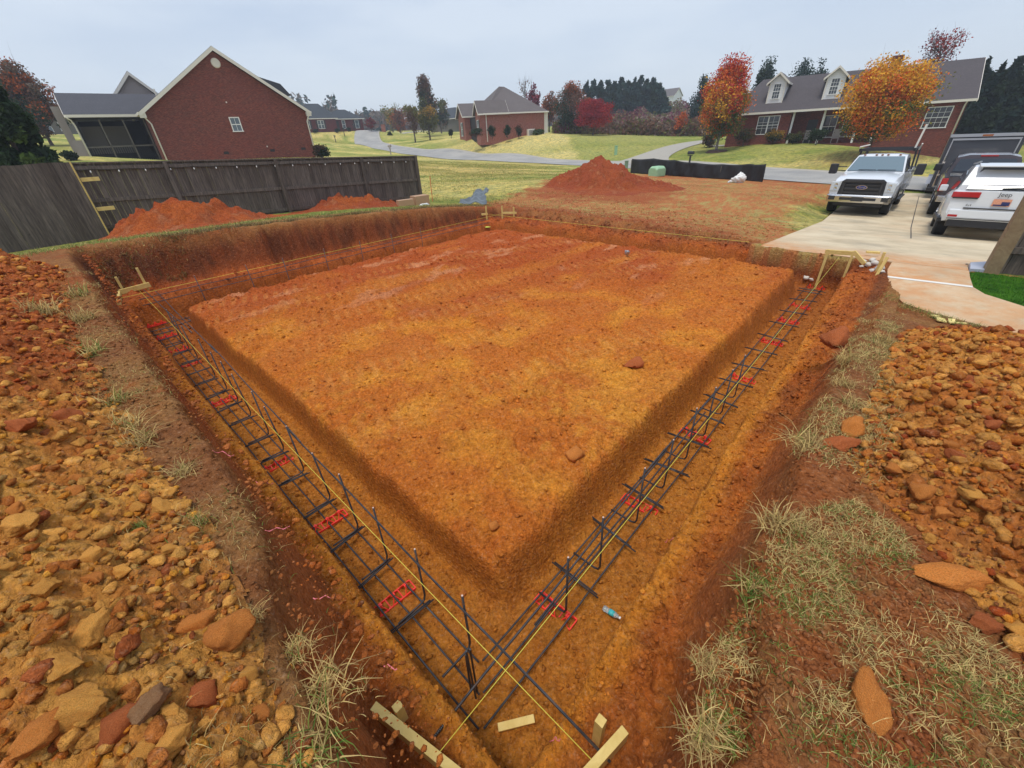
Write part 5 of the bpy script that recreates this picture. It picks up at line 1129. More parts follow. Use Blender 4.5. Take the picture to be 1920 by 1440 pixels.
def wheel(par, x, y, r=.40, w=.27, rim=None):
    s = 1 if y > 0 else -1
    t = MB().lathe([(r*.62, -w/2), (r*.93, -w/2), (r, -w*.38), (r, w*.38), (r*.93, w/2), (r*.62, w/2)], (x, y, r), 28, 'y').build('wheel', RUB, par); smooth_angle(t, 40)
    q = MB().lathe([(.01, s*w*.30), (r*.25, s*w*.36), (r*.55, s*w*.30), (r*.63, s*w*.46), (r*.66, s*w*.3)], (x, y, r), 24, 'y')
    for i in range(5):
        a = 2*PI*i/5; q.bar((x, y+s*w*.40, r), (x+math.cos(a)*r*.6, y+s*w*.40, r+math.sin(a)*r*.6), .09*r/.4, .03)
    q.build('rim', rim or ALU, t)
def text_mesh(par, txt, size, mat, loc, rot, name='lettering', ext=.003, shear=0.):
    cu = bpy.data.curves.new(name, 'FONT'); cu.body = txt; cu.size = size; cu.extrude = ext; cu.align_x = 'CENTER'; cu.align_y = 'CENTER'; cu.shear = shear
    t = bpy.data.objects.new(name, cu); COL.objects.link(t); dg = bpy.context.evaluated_depsgraph_get(); me = bpy.data.meshes.new_from_object(t.evaluated_get(dg)); bpy.data.objects.remove(t)
    o = bpy.data.objects.new(name, me); me.materials.clear(); me.materials.append(mat); COL.objects.link(o); o.parent = par; o.location = loc; o.rotation_euler = rot; return o
def place_vehicle(root, s, t, ang):
    """stand on the sloping driveway"""
    x, y, _ = ST(s, t); z = float(slab_z(np.array([s]))[0]); d = .5
    g = (float(slab_z(np.array([s+d]))[0])-float(slab_z(np.array([s-d]))[0]))/(2*d)
    n = Vector((-g*E1[0], -g*E1[1], 1)).normalized(); f = Vector((math.cos(ang), math.sin(ang), 0)); f = (f-n*f.dot(n)).normalized(); l = n.cross(f)
    root.matrix_world = Matrix(((f.x, l.x, n.x, x), (f.y, l.y, n.y, y), (f.z, l.z, n.z, z), (0, 0, 0, 1)))
def oval(m, x, a, b, z, th, n=28, out=1):
    m.prism([(x, a*math.cos(2*PI*k/n), z+b*math.sin(2*PI*k/n)) for k in range(n)], (0, 0, 0), (th*out, 0, 0))
# ---- white pickup, nose towards the camera (local +x is its front)
T = thing('pickup_truck', (0, 0, 0), 'white work pickup with a black grille and cab rack, nose towards the camera', 'pickup truck')
m = MB(); hull(m, [(2.78, [(.90, .62), (.96, .80), (.95, 1.02), (.86, 1.16), (.45, 1.20)]), (2.6, [(.98, .60), (1.0, .85), (.99, 1.08), (.88, 1.22), (.45, 1.27)]), (1.9, [(.99, .58), (1.01, .88), (1.0, 1.14), (.90, 1.29), (.45, 1.35)]), (1.15, [(.98, .58), (1.0, .88), (1.0, 1.20), (.92, 1.36), (.45, 1.42)]), (1.0, [(.98, .50), (1.0, .88), (1.0, 1.20), (.93, 1.36), (.45, 1.40)]), (-.95, [(.98, .50), (1.0, .88), (1.0, 1.20), (.93, 1.38), (.45, 1.40)])])
body = smooth_angle(m.build('body', PWH, T), 28)
m = MB(); m.b2(-2.95, -1.0, -1.0, 1.0, .62, 1.42); m.build('cargo_bed', PWH, T, bevel=.03)
m = MB(); hull(m, [(1.12, [(.93, 1.36), (.92, 1.38), (.5, 1.40)]), (.32, [(.90, 1.36), (.77, 1.90), (.5, 1.95)]), (.1, [(.90, 1.36), (.76, 1.95), (.5, 1.99)]), (-.7, [(.90, 1.36), (.76, 1.94), (.5, 1.98)]), (-.92, [(.90, 1.36), (.80, 1.80), (.5, 1.86)])]); cabn = smooth_angle(m.build('cab', PWH, T), 25)
m = MB(); m.add([(1.075, -.86, 1.425), (1.075, .86, 1.425), (.40, .715, 1.885), (.40, -.715, 1.885), (1.10, -.86, 1.445), (1.10, .86, 1.445), (.43, .715, 1.905), (.43, -.715, 1.905)], [(4, 5, 6, 7), (0, 3, 2, 1), (0, 1, 5, 4), (1, 2, 6, 5), (2, 3, 7, 6), (3, 0, 4, 7)]); m.build('windscreen', CG, T)
for s in (-1, 1):
    m = MB(); m.prism([(.85, s*.925, 1.42), (.33, s*.815, 1.84), (-.72, s*.80, 1.84), (-.78, s*.91, 1.42)], (0, 0, 0), (0, s*.012, 0)); m.build('side_window', CG2, T)
    m = MB(); m.b2(2.72, 2.82, *sorted((s*.70, s*.97)), .84, 1.15); o = m.build('headlight', CLR, T, bevel=.02); m = MB(); m.lathe([(.0, 2.825), (.05, 2.832), (.055, 2.82)], (0, s*.80, 1.05), 12, 'x'); m.lathe([(.0, 2.825), (.05, 2.832), (.055, 2.82)], (0, s*.80, .92), 12, 'x'); m.build('bulb', CHR, o)
    m = MB(); m.b2(.95, 1.2, *sorted((s*1.20, s*1.46)), 1.32, 1.68); o = m.build('mirror', BLK, T, bevel=.03); m = MB(); m.bar((.95, s*.92, 1.42), (1.05, s*1.25, 1.45), .05, .03); m.bar((.95, s*.92, 1.56), (1.05, s*1.25, 1.58), .05, .03); m.build('mirror_arm', BLK, o)
    m = MB(); m.b2(2.92, 2.97, *sorted((s*.70, s*.90)), .54, .68); m.build('fog_light', SHUT, T, bevel=.01)
    m = MB(); m.b2(-1.2, .9, *sorted((s*.98, s*1.08)), .42, .47); m.build('running_board', BLK, T)
    for x in (1.85, -1.75): wheel(T, x, s*.84)
    m = MB()
    for k in range(9):
        a = PI*k/8; a2 = PI*(k+1)/8
        if k < 8: m.bar((1.85+.50*math.cos(a), s*1.0, .42+.50*math.sin(a)), (1.85+.50*math.cos(a2), s*1.0, .42+.50*math.sin(a2)), .05, .06, up=(0, 1, 0))
    m.build('wheel_arch', BLK, T)
m = MB(); m.b2(2.74, 2.80, -.62, .62, .72, 1.12); g = m.build('grille', BLK, T); m = MB()
m.prism([(2.76, y, z) for y, z in [(-.70, .70), (-.60, .66), (.60, .66), (.70, .70), (.66, 1.17), (.56, 1.25), (-.56, 1.25), (-.66, 1.17)]], (0, 0, 0), (.035, 0, 0)); m.build('surround', BLK, g, bevel=.02)
m = MB()
for z in (.80, .93, 1.06): m.b2(2.79, 2.84, -.52, .52, z-.035, z+.025)
m.b2(2.79, 2.85, -.60, -.53, .74, 1.18); m.b2(2.79, 2.85, .53, .60, .74, 1.18); m.b2(2.79, 2.87, -.60, .60, 1.14, 1.22); m.build('grille_bar', SHUT, g, bevel=.008)
m = MB(); oval(m, 2.84, .175, .070, .98, .02); e_ = m.build('emblem', CHR, g); m = MB(); oval(m, 2.861, .15, .055, .98, .006); m.build('badge', BLU, e_); text_mesh(e_, 'Ford', .10, CHR, (2.87, 0, .98), (R(90), 0, R(90)), shear=.3)
m = MB(); hull(m, [(2.72, [(.98, .50), (1.0, .72), (.5, .74)]), (2.90, [(.96, .46), (.98, .72), (.5, .74)]), (2.95, [(.80, .47), (.80, .68), (.5, .69)])]); b_ = m.build('bumper', CHR, T, bevel=.015)
m = MB(); m.b2(2.94, 2.965, -.55, .55, .55, .64); m.build('air_slot', BLK, b_); m = MB(); m.b2(2.955, 2.985, -.18, .18, .52, .66); m.build('licence_holder', SHUT, b_)
m = MB(); m.b2(-2.9, 2.6, -.75, .75, .32, .55); m.bar((2.1, -.7, .3), (2.1, .7, .3), .1, .1); m.build('chassis', BLK, T)
m = MB()
for y in (-.55, -.18, 0, .18, .55): m.b2(.30, .38, y-.035, y+.035, 1.95, 1.975)
m.build('roof_lamp', AMB, T); m = MB(); m.bar((1.10, -.5, 1.47), (1.12, .05, 1.47), .02, .02); m.bar((1.10, .1, 1.47), (1.12, .65, 1.47), .02, .02); m.build('wiper', BLK, T)
m = MB()
for x in (-.3, -1.0, -2.8): m.bar((x, -.85, 2.12), (x, .85, 2.12), .07, .09)
for s in (-1, 1): m.bar((-.25, s*.86, 2.12), (-2.85, s*.86, 2.12), .06, .08); m.bar((-1.0, s*.88, 2.1), (-1.0, s*.95, 1.4), .06, .06); m.bar((-2.8, s*.88, 2.1), (-2.8, s*.95, 1.4), .06, .06); m.bar((-.3, s*.86, 2.16), (-.3, s*.86, 2.05), .05, .1)
rk = m.build('cab_rack', BLK, T); m = MB()
for s in (-1, 1): m.tube([(-.9, s*.95, 2.05), (-.6, s*.93, 2.22), (-.6, s*.62, 2.30)] if s < 0 else [(-.9, s*.95, 2.1), (-.6, s*1.0, 2.30)], .025, 6)
m.bar((-.8, .82, 2.15), (-.8, .88, 2.95), .06, .06); m.build('rack_horn', TRIM, rk)
# ---- white SUV, tail towards the camera (local +x forward, tail at -x)
J = thing('suv', (0, 0, 0), 'white SUV parked tail first to the camera at the right picture edge', 'suv')
m = MB(); hull(m, [(-2.40, [(.80, .45), (.90, .62), (.90, .95), (.84, 1.08), (.4, 1.12)]), (-2.28, [(.90, .40), (.965, .62), (.965, .98), (.90, 1.14), (.4, 1.16)]), (-1.6, [(.95, .38), (.985, .65), (.985, 1.0), (.93, 1.12), (.4, 1.14)]), (.6, [(.95, .36), (.97, .65), (.97, .98), (.92, 1.08), (.4, 1.12)]), (1.5, [(.95, .38), (.97, .65), (.96, .95), (.85, 1.06), (.4, 1.10)]), (2.3, [(.90, .42), (.93, .65), (.92, .85), (.8, .98), (.4, 1.0)]), (2.42, [(.7, .5), (.75, .65), (.75, .8), (.6, .9), (.4, .92)])]); smooth_angle(m.build('body', PWH, J), 30)
m = MB(); hull(m, [(-2.30, [(.90, 1.08), (.84, 1.25), (.5, 1.28)]), (-2.0, [(.90, 1.08), (.74, 1.66), (.5, 1.71)]), (-1.75, [(.90, 1.08), (.72, 1.72), (.5, 1.77)]), (-.3, [(.90, 1.06), (.72, 1.74), (.5, 1.79)]), (.45, [(.90, 1.06), (.73, 1.68), (.5, 1.73)]), (1.25, [(.88, 1.06), (.86, 1.08), (.5, 1.1)])]); smooth_angle(m.build('cabin', PWH, J), 30)
m = MB(); P = [(-2.325, -.72, 1.16), (-2.325, .72, 1.16), (-2.045, .60, 1.60), (-2.045, -.60, 1.60)]; m.add(P+[(x-.022, y, z+.01) for x, y, z in P], [(0, 1, 2, 3), (7, 6, 5, 4), (0, 4, 5, 1), (1, 5, 6, 2), (2, 6, 7, 3), (3, 7, 4, 0)]); m.build('rear_window', CG2, J)
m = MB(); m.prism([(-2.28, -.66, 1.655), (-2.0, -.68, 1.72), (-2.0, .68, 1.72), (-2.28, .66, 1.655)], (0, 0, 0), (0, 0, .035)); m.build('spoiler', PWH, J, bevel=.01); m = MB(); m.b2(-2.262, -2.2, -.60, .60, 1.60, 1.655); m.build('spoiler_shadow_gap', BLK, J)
m = MB(); m.bar((-2.36, .1, 1.19), (-2.35, -.45, 1.22), .02, .025); m.build('wiper', BLK, J)
for s in (-1, 1):
    m = MB(); P = [(-1.85, .885, 1.16), (-1.7, .80, 1.5), (-.9, .78, 1.62), (.3, .79, 1.58), (.85, .89, 1.16)]; m.prism([(x, s*y, z) for x, y, z in P], (0, 0, 0), (0, s*.018, 0)); m.build('side_window', CG2, J)
    m = MB(); m.b2(-2.43, -2.20, *sorted((s*.42, s*.93)), .965, 1.10); o = m.build('tail_light', RDL, J, bevel=.02); m = MB(); m.b2(-2.437, -2.41, *sorted((s*.44, s*.90)), .945, .975); m.build('light_trim', BLK, o)
    m = MB(); m.b2(-2.44, -2.36, *sorted((s*.66, s*.84)), .52, .57); m.build('reflector', RDL, J)
    m = MB(); m.bar((-1.7, s*.66, 1.80), (.2, s*.68, 1.82), .035, .03); m.build('roof_rail', ALU, J)
    m = MB(); m.b2(.75, .95, *sorted((s*.98, s*1.16)), 1.1, 1.28); m.build('mirror', PWH, J, bevel=.03)
    for x in (-1.42, 1.48): wheel(J, x, s*.83, .38, .26)
    m = MB(); m.bar((-2.2, s*.95, .42), (2.0, s*.95, .40), .10, .10); m.build('sill', BLK, J)
m = MB(); m.b2(-2.435, -2.30, -.86, .86, .48, .70); m.build('rear_bumper', PWH, J, bevel=.03); m = MB(); m.b2(-2.44, -2.42, -.62, .62, .715, .745); m.b2(-2.455, -2.44, -.84, .84, .47, .485); m.build('bumper_strip', SHUT, J)
m = MB(); m.b2(-2.40, -2.0, -.80, .80, .28, .46); m.build('diffuser', BLK, J, bevel=.02)
m = MB(); m.b2(-2.425, -2.41, -.155, .155, .80, .96); p_ = m.build('licence_plate', RED_P, J); m = MB(); m.b2(-2.430, -2.426, -.14, .0, .82, .90); m.b2(-2.430, -2.426, -.1, .13, .81, .84); m.build('print', DBL, p_)
text_mesh(J, 'Jeep', .13, BLK, (-2.43, 0, 1.055), (R(90), 0, R(-90)), 'nameplate'); text_mesh(J, '4x4', .07, SHUT, (-2.44, .55, .80), (R(90), 0, R(-90)), 'badge_lettering')
# ---- dark pickup ahead of the SUV, tail towards the camera
K = thing('pickup_truck', (0, 0, 0), 'black crew cab pickup between the white SUV and the enclosed trailer', 'pickup truck')
m = MB(); hull(m, [(-2.95, [(.92, .55), (.97, .75), (.97, 1.15), (.95, 1.32), (.4, 1.33)]), (-1.15, [(.96, .50), (1.0, .75), (1.0, 1.15), (.97, 1.34), (.4, 1.34)]), (1.2, [(.96, .50), (1.0, .75), (1.0, 1.12), (.95, 1.28), (.4, 1.32)]), (2.7, [(.94, .55), (.96, .75), (.95, 1.05), (.85, 1.2), (.4, 1.25)])]); smooth_angle(m.build('body', PDB, K), 30)
m = MB(); m.b2(-2.85, -1.2, -.82, .82, 1.28, 1.345); m.build('bed_cover', BLK, K); m = MB(); hull(m, [(-1.15, [(.94, 1.30), (.92, 1.34), (.5, 1.36)]), (-.92, [(.94, 1.30), (.80, 1.84), (.5, 1.92)]), (-.3, [(.94, 1.30), (.78, 1.90), (.5, 1.97)]), (.8, [(.94, 1.28), (.78, 1.88), (.5, 1.94)]), (1.6, [(.92, 1.28), (.9, 1.3), (.5, 1.32)])]); smooth_angle(m.build('cab', PDB, K), 30)
m = MB(); P = [(-1.16, -.80, 1.40), (-1.16, .80, 1.40), (-.97, .70, 1.80), (-.97, -.70, 1.80)]; m.add(P+[(x-.02, y, z) for x, y, z in P], [(0, 1, 2, 3), (7, 6, 5, 4), (0, 4, 5, 1), (1, 5, 6, 2), (2, 6, 7, 3), (3, 7, 4, 0)]); m.build('rear_window', CG2, K)
m = MB(); m.b2(-.96, -.90, -.22, .22, 1.87, 1.92); m.build('brake_light', RDL, K)
for s in (-1, 1):
    m = MB(); m.b2(-2.98, -2.80, *sorted((s*.82, s*.985)), .88, 1.28); m.build('tail_light', RDL, K, bevel=.015)
    m = MB(); m.prism([(-.85, s*.92, 1.38), (-.7, s*.84, 1.76), (.7, s*.84, 1.76), (1.2, s*.92, 1.38)], (0, 0, 0), (0, s*.015, 0)); m.build('side_window', CG2, K)
    m = MB(); m.b2(1.1, 1.3, *sorted((s*1.08, s*1.32)), 1.3, 1.55); m.build('mirror', BLK, K, bevel=.03)
    for x in (-1.75, 1.85): wheel(K, x, s*.84, .40)
m = MB(); m.b2(-3.08, -2.95, -.92, .92, .55, .75); m.build('rear_bumper', CHR, K, bevel=.02)
# ---- enclosed trailer
W_ = thing('enclosed_trailer', (0, 0, 0), 'tall dark enclosed cargo trailer with bright edge frames behind the black pickup', 'trailer')
m = MB(); m.b2(-3.0, 3.0, -1.15, 1.15, .42, 2.55); m.build('box', TRL, W_, bevel=.02); m = MB(); m.b2(-3.04, -3.0, -1.02, 1.02, .52, 2.40); m.build('rear_door', TRL, W_, bevel=.01)
m = MB(); m.b2(-3.06, -2.98, -1.16, 1.16, 2.45, 2.56); m.b2(-3.075, -3.035, -1.04, 1.04, 2.33, 2.40); 
for s in (-1, 1): m.b2(-3.075, -3.035, *sorted((s*1.0, s*1.04)), .50, 2.35)
m.b2(-3.075, -3.035, -1.04, 1.04, .47, .53); m.build('edge_frame', ALU, W_)
m = MB(); m.b2(-3.07, -3.03, -.16, .16, 2.46, 2.53); m.build('marker_light', AMB, W_); m = MB(); m.b2(-3.2, -2.95, -1.18, 1.18, .30, .46); m.build('rear_sill', BLK, W_, bevel=.01)
for s in (-1, 1):
    m = MB(); m.tube([(-3.11, s*1.0, .5), (-3.11, s*1.0, 1.75)], .02, 6); m.b2(-3.13, -3.06, *sorted((s*.95, s*1.05)), 1.45, 1.52); m.b2(-3.13, -3.06, *sorted((s*.95, s*1.05)), .95, 1.02); m.build('latch_bar', CHR, W_)
    for x in (-.45, .45): wheel(W_, x, s*1.08, .33, .2, TRIM)
    m = MB(); m.prism([(-.95, s*1.15, .45), (-.8, s*1.15, .78), (.8, s*1.15, .78), (.95, s*1.15, .45)], (0, 0, 0), (0, s*.16, 0)); m.build('fender', ALU, W_)
m = MB(); oval(m, -3.045, .16, .075, .92, .008, out=-1); q_ = m.build('oval_sticker', WHT, W_); q_.location = (0, .72, 0); m = MB(); oval(m, -3.054, .13, .055, .92, .004, out=-1); m.build('sticker_centre', BLU, q_)
m = MB(); m.b2(-3.055, -3.045, .56, .88, .64, .79); m.build('licence_plate', WHT, W_)
m = MB(); m.bar((3.0, .5, .5), (4.1, 0, .5), .08, .1); m.bar((3.0, -.5, .5), (4.1, 0, .5), .08, .1); m.build('drawbar', BLK, W_)
def slab_hit(u, v):
    r = ray(u, v); best = None
    for k in np.arange(6, 60, .01):
        x, y, z = r[0]*k, r[1]*k, CAMZ+r[2]*k; s, t = to_st(x, y)
        if z < float(slab_z(np.array([s]))[0]): return s, t
aL, aR = slab_hit(1566, 396), slab_hit(1652, 402); jw = slab_hit(1762, 440); kw = slab_hit(1748, 401); tw = slab_hit(1731, 371)
print('truck', aL, aR, 'jeep', jw, 'pick', kw, 'trailer', tw)
place_vehicle(T, (aL[0]+aR[0])/2+1.85, (aL[1]+aR[1])/2, AZ+PI-.03)
place_vehicle(J, jw[0]+1.42, jw[1]-.76, AZ); place_vehicle(K, kw[0]+1.75, kw[1]-.80, AZ); place_vehicle(W_, tw[0]+3.0, tw[1]-1.15, AZ)
# ---------------------------------------------------------------- small things around the site
# silt fence: black fabric on stakes
sfp = [(1183, 320), (1222, 322), (1262, 324), (1300, 327), (1350, 330), (1400, 333), (1431, 333)]; sft = [298, 297, 300, 305, 308, 307, 307]
Pb = [np.array(at_d(u, v, 38-5.5*i/6)) for i, (u, v) in enumerate(sfp)]
flat('black_fabric', (.012, .012, .014), .7, var=.4, scale=14, bump=.3)
rt = thing('silt_fence', Pb[0], 'sagging black silt fence along the roadside beyond the dirt mound', 'silt fence')
V = []; NS = 90; NV = 9
for i in range(NS):
    q = i/(NS-1)*6; k = min(5, int(q)); a = q-k; b = Pb[k]*(1-a)+Pb[k+1]*a
    uu = sfp[k][0]*(1-a)+sfp[k+1][0]*a; tt = sft[k]*(1-a)+sft[k+1]*a; dist = math.hypot(b[0], b[1]); topz = at_d(uu-3, tt, dist)[2]; gz = float(grade(b[0], b[1]))-.03
    for j in range(NV):
        w_ = j/(NV-1); off = .05*math.sin(q*9+w_*3)+.03*math.sin(q*23-w_*5)+.05*w_*math.sin(q*2.1); sag = -.05*abs(math.sin(q*PI))*w_
        V.append((b[0]+off*.3, b[1]+off, gz+(topz-gz)*w_+sag))
fo = fast_mesh('fabric', np.array(V)-Pb[0], grid_faces(NS, NV), MATS['black_fabric']); fo.parent = rt; fo.modifiers.new('thick', 'SOLIDIFY').thickness = .01
for i, b in enumerate(Pb):
    m = MB(); z = float(grade(b[0], b[1])); m.b2(b[0]-.02, b[0]+.02, b[1]+.05, b[1]+.09, z-.2, z+(.95 if i < 2 else .78)); m.build('stake', TANS if i != 1 else TRIM, rt, world=True)
m = MB(); b = Pb[0]; z = float(grade(b[0], b[1])); ub = thing('utility_box', (b[0]-.3, b[1]+.4, z), 'small grey green utility post at the left end of the black silt fence', 'utility box'); m = MB(); m.b2(-.12, .12, -.12, .12, -.1, .85); m.build('cabinet', flat('utility_green', srgb(120, 142, 118), .6), ub, bevel=.02); m = MB(); m.b2(-.14, .14, -.14, .14, .85, .9); m.build('lid', MATS['utility_green'], ub, bevel=.01)
def site(u, v, d): p = at_d(u, v, d); return (p[0], p[1], float(grade(p[0], p[1])))
m = MB(); p = site(1232, 322, 35.5); t_ = thing('utility_box', p, 'pale mint green domed transformer box in front of the black silt fence', 'utility box', rz=.5); m = MB(); hull(m, [(-.5, [(.38, 0), (.38, .42), (.25, .56)]), (-.35, [(.42, 0), (.42, .52), (.25, .66)]), (.35, [(.42, 0), (.42, .52), (.25, .66)]), (.5, [(.38, 0), (.38, .42), (.25, .56)])]); m.build('cover', flat('mint_green', srgb(150, 190, 150), .5), t_, bevel=.03); m = MB(); m.b2(-.45, .45, -.35, .35, -.1, .02); m.build('base', TANS, t_)
p = site(1511/1.0 if False else 1154, 293, 60); t_ = thing('utility_box', p, 'small pale green pedestal on the lawn before the curved driveway', 'utility box'); m = MB(); m.b2(-.16, .16, -.16, .16, -.1, .95); m.build('cabinet', MATS['mint_green'], t_, bevel=.03); m = MB(); m.b2(-.18, .18, -.18, .18, .95, 1.0); m.build('lid', MATS['mint_green'], t_)
# white sack by the silt fence
p = site(1387, 333, 31.2); V, F = clod_verts(55, 4, .9, .12); o = fast_mesh('white_sack', V*np.array([.42, .30, .33]), F, WHT, True, (p[0], p[1], p[2]+.22)); tag(o, 'crumpled white plastic sack at the foot of the silt fence', 'sack')
V, F = clod_verts(56, 3, .5, .2); o2 = fast_mesh('sack_tail', V*np.array([.30, .16, .10]), F, WHT, True); o2.parent = o; o2.location = (-.45, -.05, -.13)
# mailboxes
def mailbox(u, v, d, label, h=1.15, c=None, body=(.26, .55, .26), rz=0, brick=False):
    p = site(u, v, d); t = thing('mailbox', p, label, 'mailbox', rz=rz)
    m = MB(); m.b2(-.06, .06, -.06, .06, -.2, h-.05); m.build('post', c, t); m = MB(); x, y, z = body
    n = 10; m.prism([(-x/2, -y/2, h)]+[(x/2*math.cos(a), -y/2, h+z*.5+z*.5*math.sin(a)) for a in [PI*k/n for k in range(n, -1, -1)]]+[(x/2, -y/2, h)], (0, 0, 0), (0, y, 0)); m.build('box', c, t)
    m = MB(); m.bar((0, -.2, h-.08), (0, .3, h-.08), .09, .06); m.build('bracket', c, t); return t
mailbox(1293, 303, 45.8, 'dark mailbox on a post across the road in front of the right brick house', .98, BLK, rz=.6)
mailbox(733, 289, 76, 'grey mailbox at the near kerb of the road beyond the wooden fence', 1.05, STUC, rz=.8, body=(.3, .6, .32))
mailbox(629, 263, 112, 'dark mailbox by the side street, left one of the three in the distance', 1.1, BLK); mailbox(648, 262, 118, 'dark mailbox by the side street, middle one of the three in the distance', 1.35, BLK, body=(.4, .7, .4)); mailbox(667, 259, 124, 'thin mailbox by the side street, right one of the three in the distance', 1.25, BLK)
p = site(722, 258, 128); t_ = thing('brick_pillar', p, 'brick mailbox pillar beside a round bush at the road bend', 'pillar'); m = MB(); m.b2(-.45, .45, -.45, .45, -.3, 1.9); m.build('shaft', BRK2, t_); m = MB(); m.b2(-.52, .52, -.52, .52, 1.9, 2.02); m.build('cap', TANS, t_)
# cardboard boxes at the fence end
flat('cardboard', srgb(186, 146, 112), .9, var=.08)
for (u, v, d), sz, rz_, lab in (((790, 392, 17.9), (.62, .42, .36), .7, 'brown cardboard box at the free end of the wooden fence'), ((762, 393, 17.4), (.62, .25, .22), .62, 'long flat cardboard carton left of the brown box')):
    p = site(u, v, d); t_ = thing('cardboard_box', (p[0], p[1], p[2]+.02), lab, 'box', rz=rz_); m = MB(); m.b2(-sz[0]/2, sz[0]/2, -sz[1]/2, sz[1]/2, 0, sz[2]); m.build('carton', MATS['cardboard'], t_, bevel=.006); m = MB(); m.b2(-sz[0]/2-.001, sz[0]/2+.001, -.03, .03, sz[2], sz[2]+.002); m.build('tape', STUC, t_)
p = site(797, 391, 17.2); V, F = clod_verts(57, 3, .5, .2); tag(fast_mesh('white_cloth', V*np.array([.18, .1, .07]), F, WHT, True, (p[0], p[1], p[2]+.05)), 'small white rag lying before the cardboard box', 'rag')
p = site(811, 377, 20.8); p2 = at_d(806, 330, 20.8); tag(MB().bar(p, (p2[0], p2[1], p2[2]), .035, .035).build('marker_rod', flat('orange_rod', srgb(214, 120, 70), .6)), 'thin orange marker rod standing at the end of the wooden fence', 'rod')
# silver black plastic sheet
flat('plastic_sheet', srgb(84, 90, 92), .35, var=.45, scale=20)
A_, B_ = np.array(at_d(884, 384, 15.6)), np.array(at_d(905, 354, 18.0)); V = []
for i in range(24):
    a = i/23; c = A_*(1-a)+B_*a; w_ = .50*(1-a)+.22*a+.06*math.sin(a*9); zz = float(grade(c[0], c[1]))
    for j in range(9): b = j/8-.5; V.append((c[0]+b*2*w_*.95+.03*math.sin(a*20), c[1]-b*w_*.3, max(zz+.02, zz+.05+.50*a+.05*math.sin(b*11+a*5)+.02*math.sin(a*25+b*7))))
o = fast_mesh('plastic_sheet', np.array(V)-A_, grid_faces(24, 9), MATS['plastic_sheet'], True, A_.tolist()); o.modifiers.new('thick', 'SOLIDIFY').thickness = .008; tag(o, 'grey plastic sheet draped over the far left corner of the pit', 'plastic sheet')
m = MB(); e = at_d(905, 354, 18.0); m.bar((e[0], e[1], float(grade(e[0], e[1]))-.1), (e[0], e[1], float(grade(e[0], e[1]))+.5), .05, .05); tag(m.build('support_stake', TANS), 'short stake holding up the raised end of the plastic sheet', 'stake')
# debris on the driveway edge and yellow board scraps
flat('rubble_white', srgb(206, 198, 186), .8, var=.15)
k = 0
for (u, v), r, c in [((1618, 494), .05, 0), ((1628, 500), .06, 0), ((1640, 497), .07, 0), ((1634, 510), .05, 0), ((1646, 506), .07, 0), ((1652, 513), .05, 0), ((1668, 489), .06, 0), ((1614, 501), .035, 0), ((1510, 524), .06, 1), ((1520, 528), .05, 1), ((1635, 489), .05, 0)]:
    k += 1; x, y, z = hit(u, v); V, F = clod_verts(600+k, 2, .6, .15); tag(fast_mesh('concrete_chunk', V*r, F, MATS['rubble_white'], False, (x, y, z+r*.3)), 'pale concrete chunk among the debris %s' % ('below the walkway corner' if c == 0 else 'at the far end of the right trench'), 'concrete chunk', 'concrete chunks at the driveway edge')
flat('yellow_foam', srgb(228, 206, 132), .7)
for i, ((u, v), sz, rz_) in enumerate([((1752, 597), (.14, .06), .3), ((1762, 604), (.10, .09), 1.0), ((1776, 596), (.16, .10), .1), ((1788, 601), (.13, .05), .5), ((1793, 610), (.16, .04), -.4), ((1782, 606), (.09, .06), .9)]):
    x, y, z = hit(u, v); tag(MB().box((0, 0, 0), (*sz, .012)).build('board_scrap', MATS['yellow_foam']), 'pale yellow foam scrap on the strip of turf beside the curved walkway', 'scrap', 'yellow foam scraps'); o = bpy.data.objects[[q.name for q in bpy.data.objects if q.name.startswith('board_scrap')][-1]]; o.location = (x, y, z+.03); o.rotation_euler = (.15*math.sin(i), .2*math.cos(i*2), rz_)
x, y = at_z(1636, 475, 0)[:2]; o = MB().box((0, 0, 0), (.20, .07, .03)).build('wood_offcut', LUM); o.location = (x, y, .02); o.rotation_euler = (0, 0, -.5); tag(o, 'little wood offcut lying on the driveway edge', 'wood block')
x, y, z = hit(1175, 480); V, F = clod_verts(77, 3, .6, .15); tag(fast_mesh('crumpled_can', V*np.array([.05, .05, .08]), F, ALU, True, (x, y, z+.06)), 'crumpled silver can near the back of the clay pad', 'can')
x, y, z = hit(913, 430); V, F = clod_verts(78, 2, .4, .2); tag(fast_mesh('yellow_wrapper', V*np.array([.12, .06, .03]), F, flat('lime_plastic', srgb(214, 220, 90), .5), True, (x, y, z+.04)), 'lime yellow wrapper on the far tip of the clay pad', 'wrapper')
# gravel patch and bluish slab beside the driveway
gp = [to_st(*at_z(u, v, 0)[:2]) for u, v in [(1818, 506), (1818.5, 494), (1852, 492), (1848, 508)]]
o, _, _ = poly_mesh('concrete_slab', gp, lambda s, t: 0*s+.02, .06, flat('blue_grey_slab', srgb(170, 174, 186), .7), .2); tag(o, kind='structure')
rg = np.random.default_rng(9); pts = []
while len(pts) < 260:
    u, v = rg.uniform(1815, 1862), rg.uniform(478, 494)
    if ((u-1836)/24)**2+((v-487)/8)**2 < 1: pts.append(at_z(u, v, 0)[:2])
pts = np.array(pts); crumbs('river_gravel', pts, rg.uniform(.02, .045, len(pts)), cf([srgb(196, 172, 146), srgb(214, 196, 176), srgb(160, 130, 104)], [2, 2, 1]), 'tan river gravel patch between the driveway and the corner post', 5, 2)

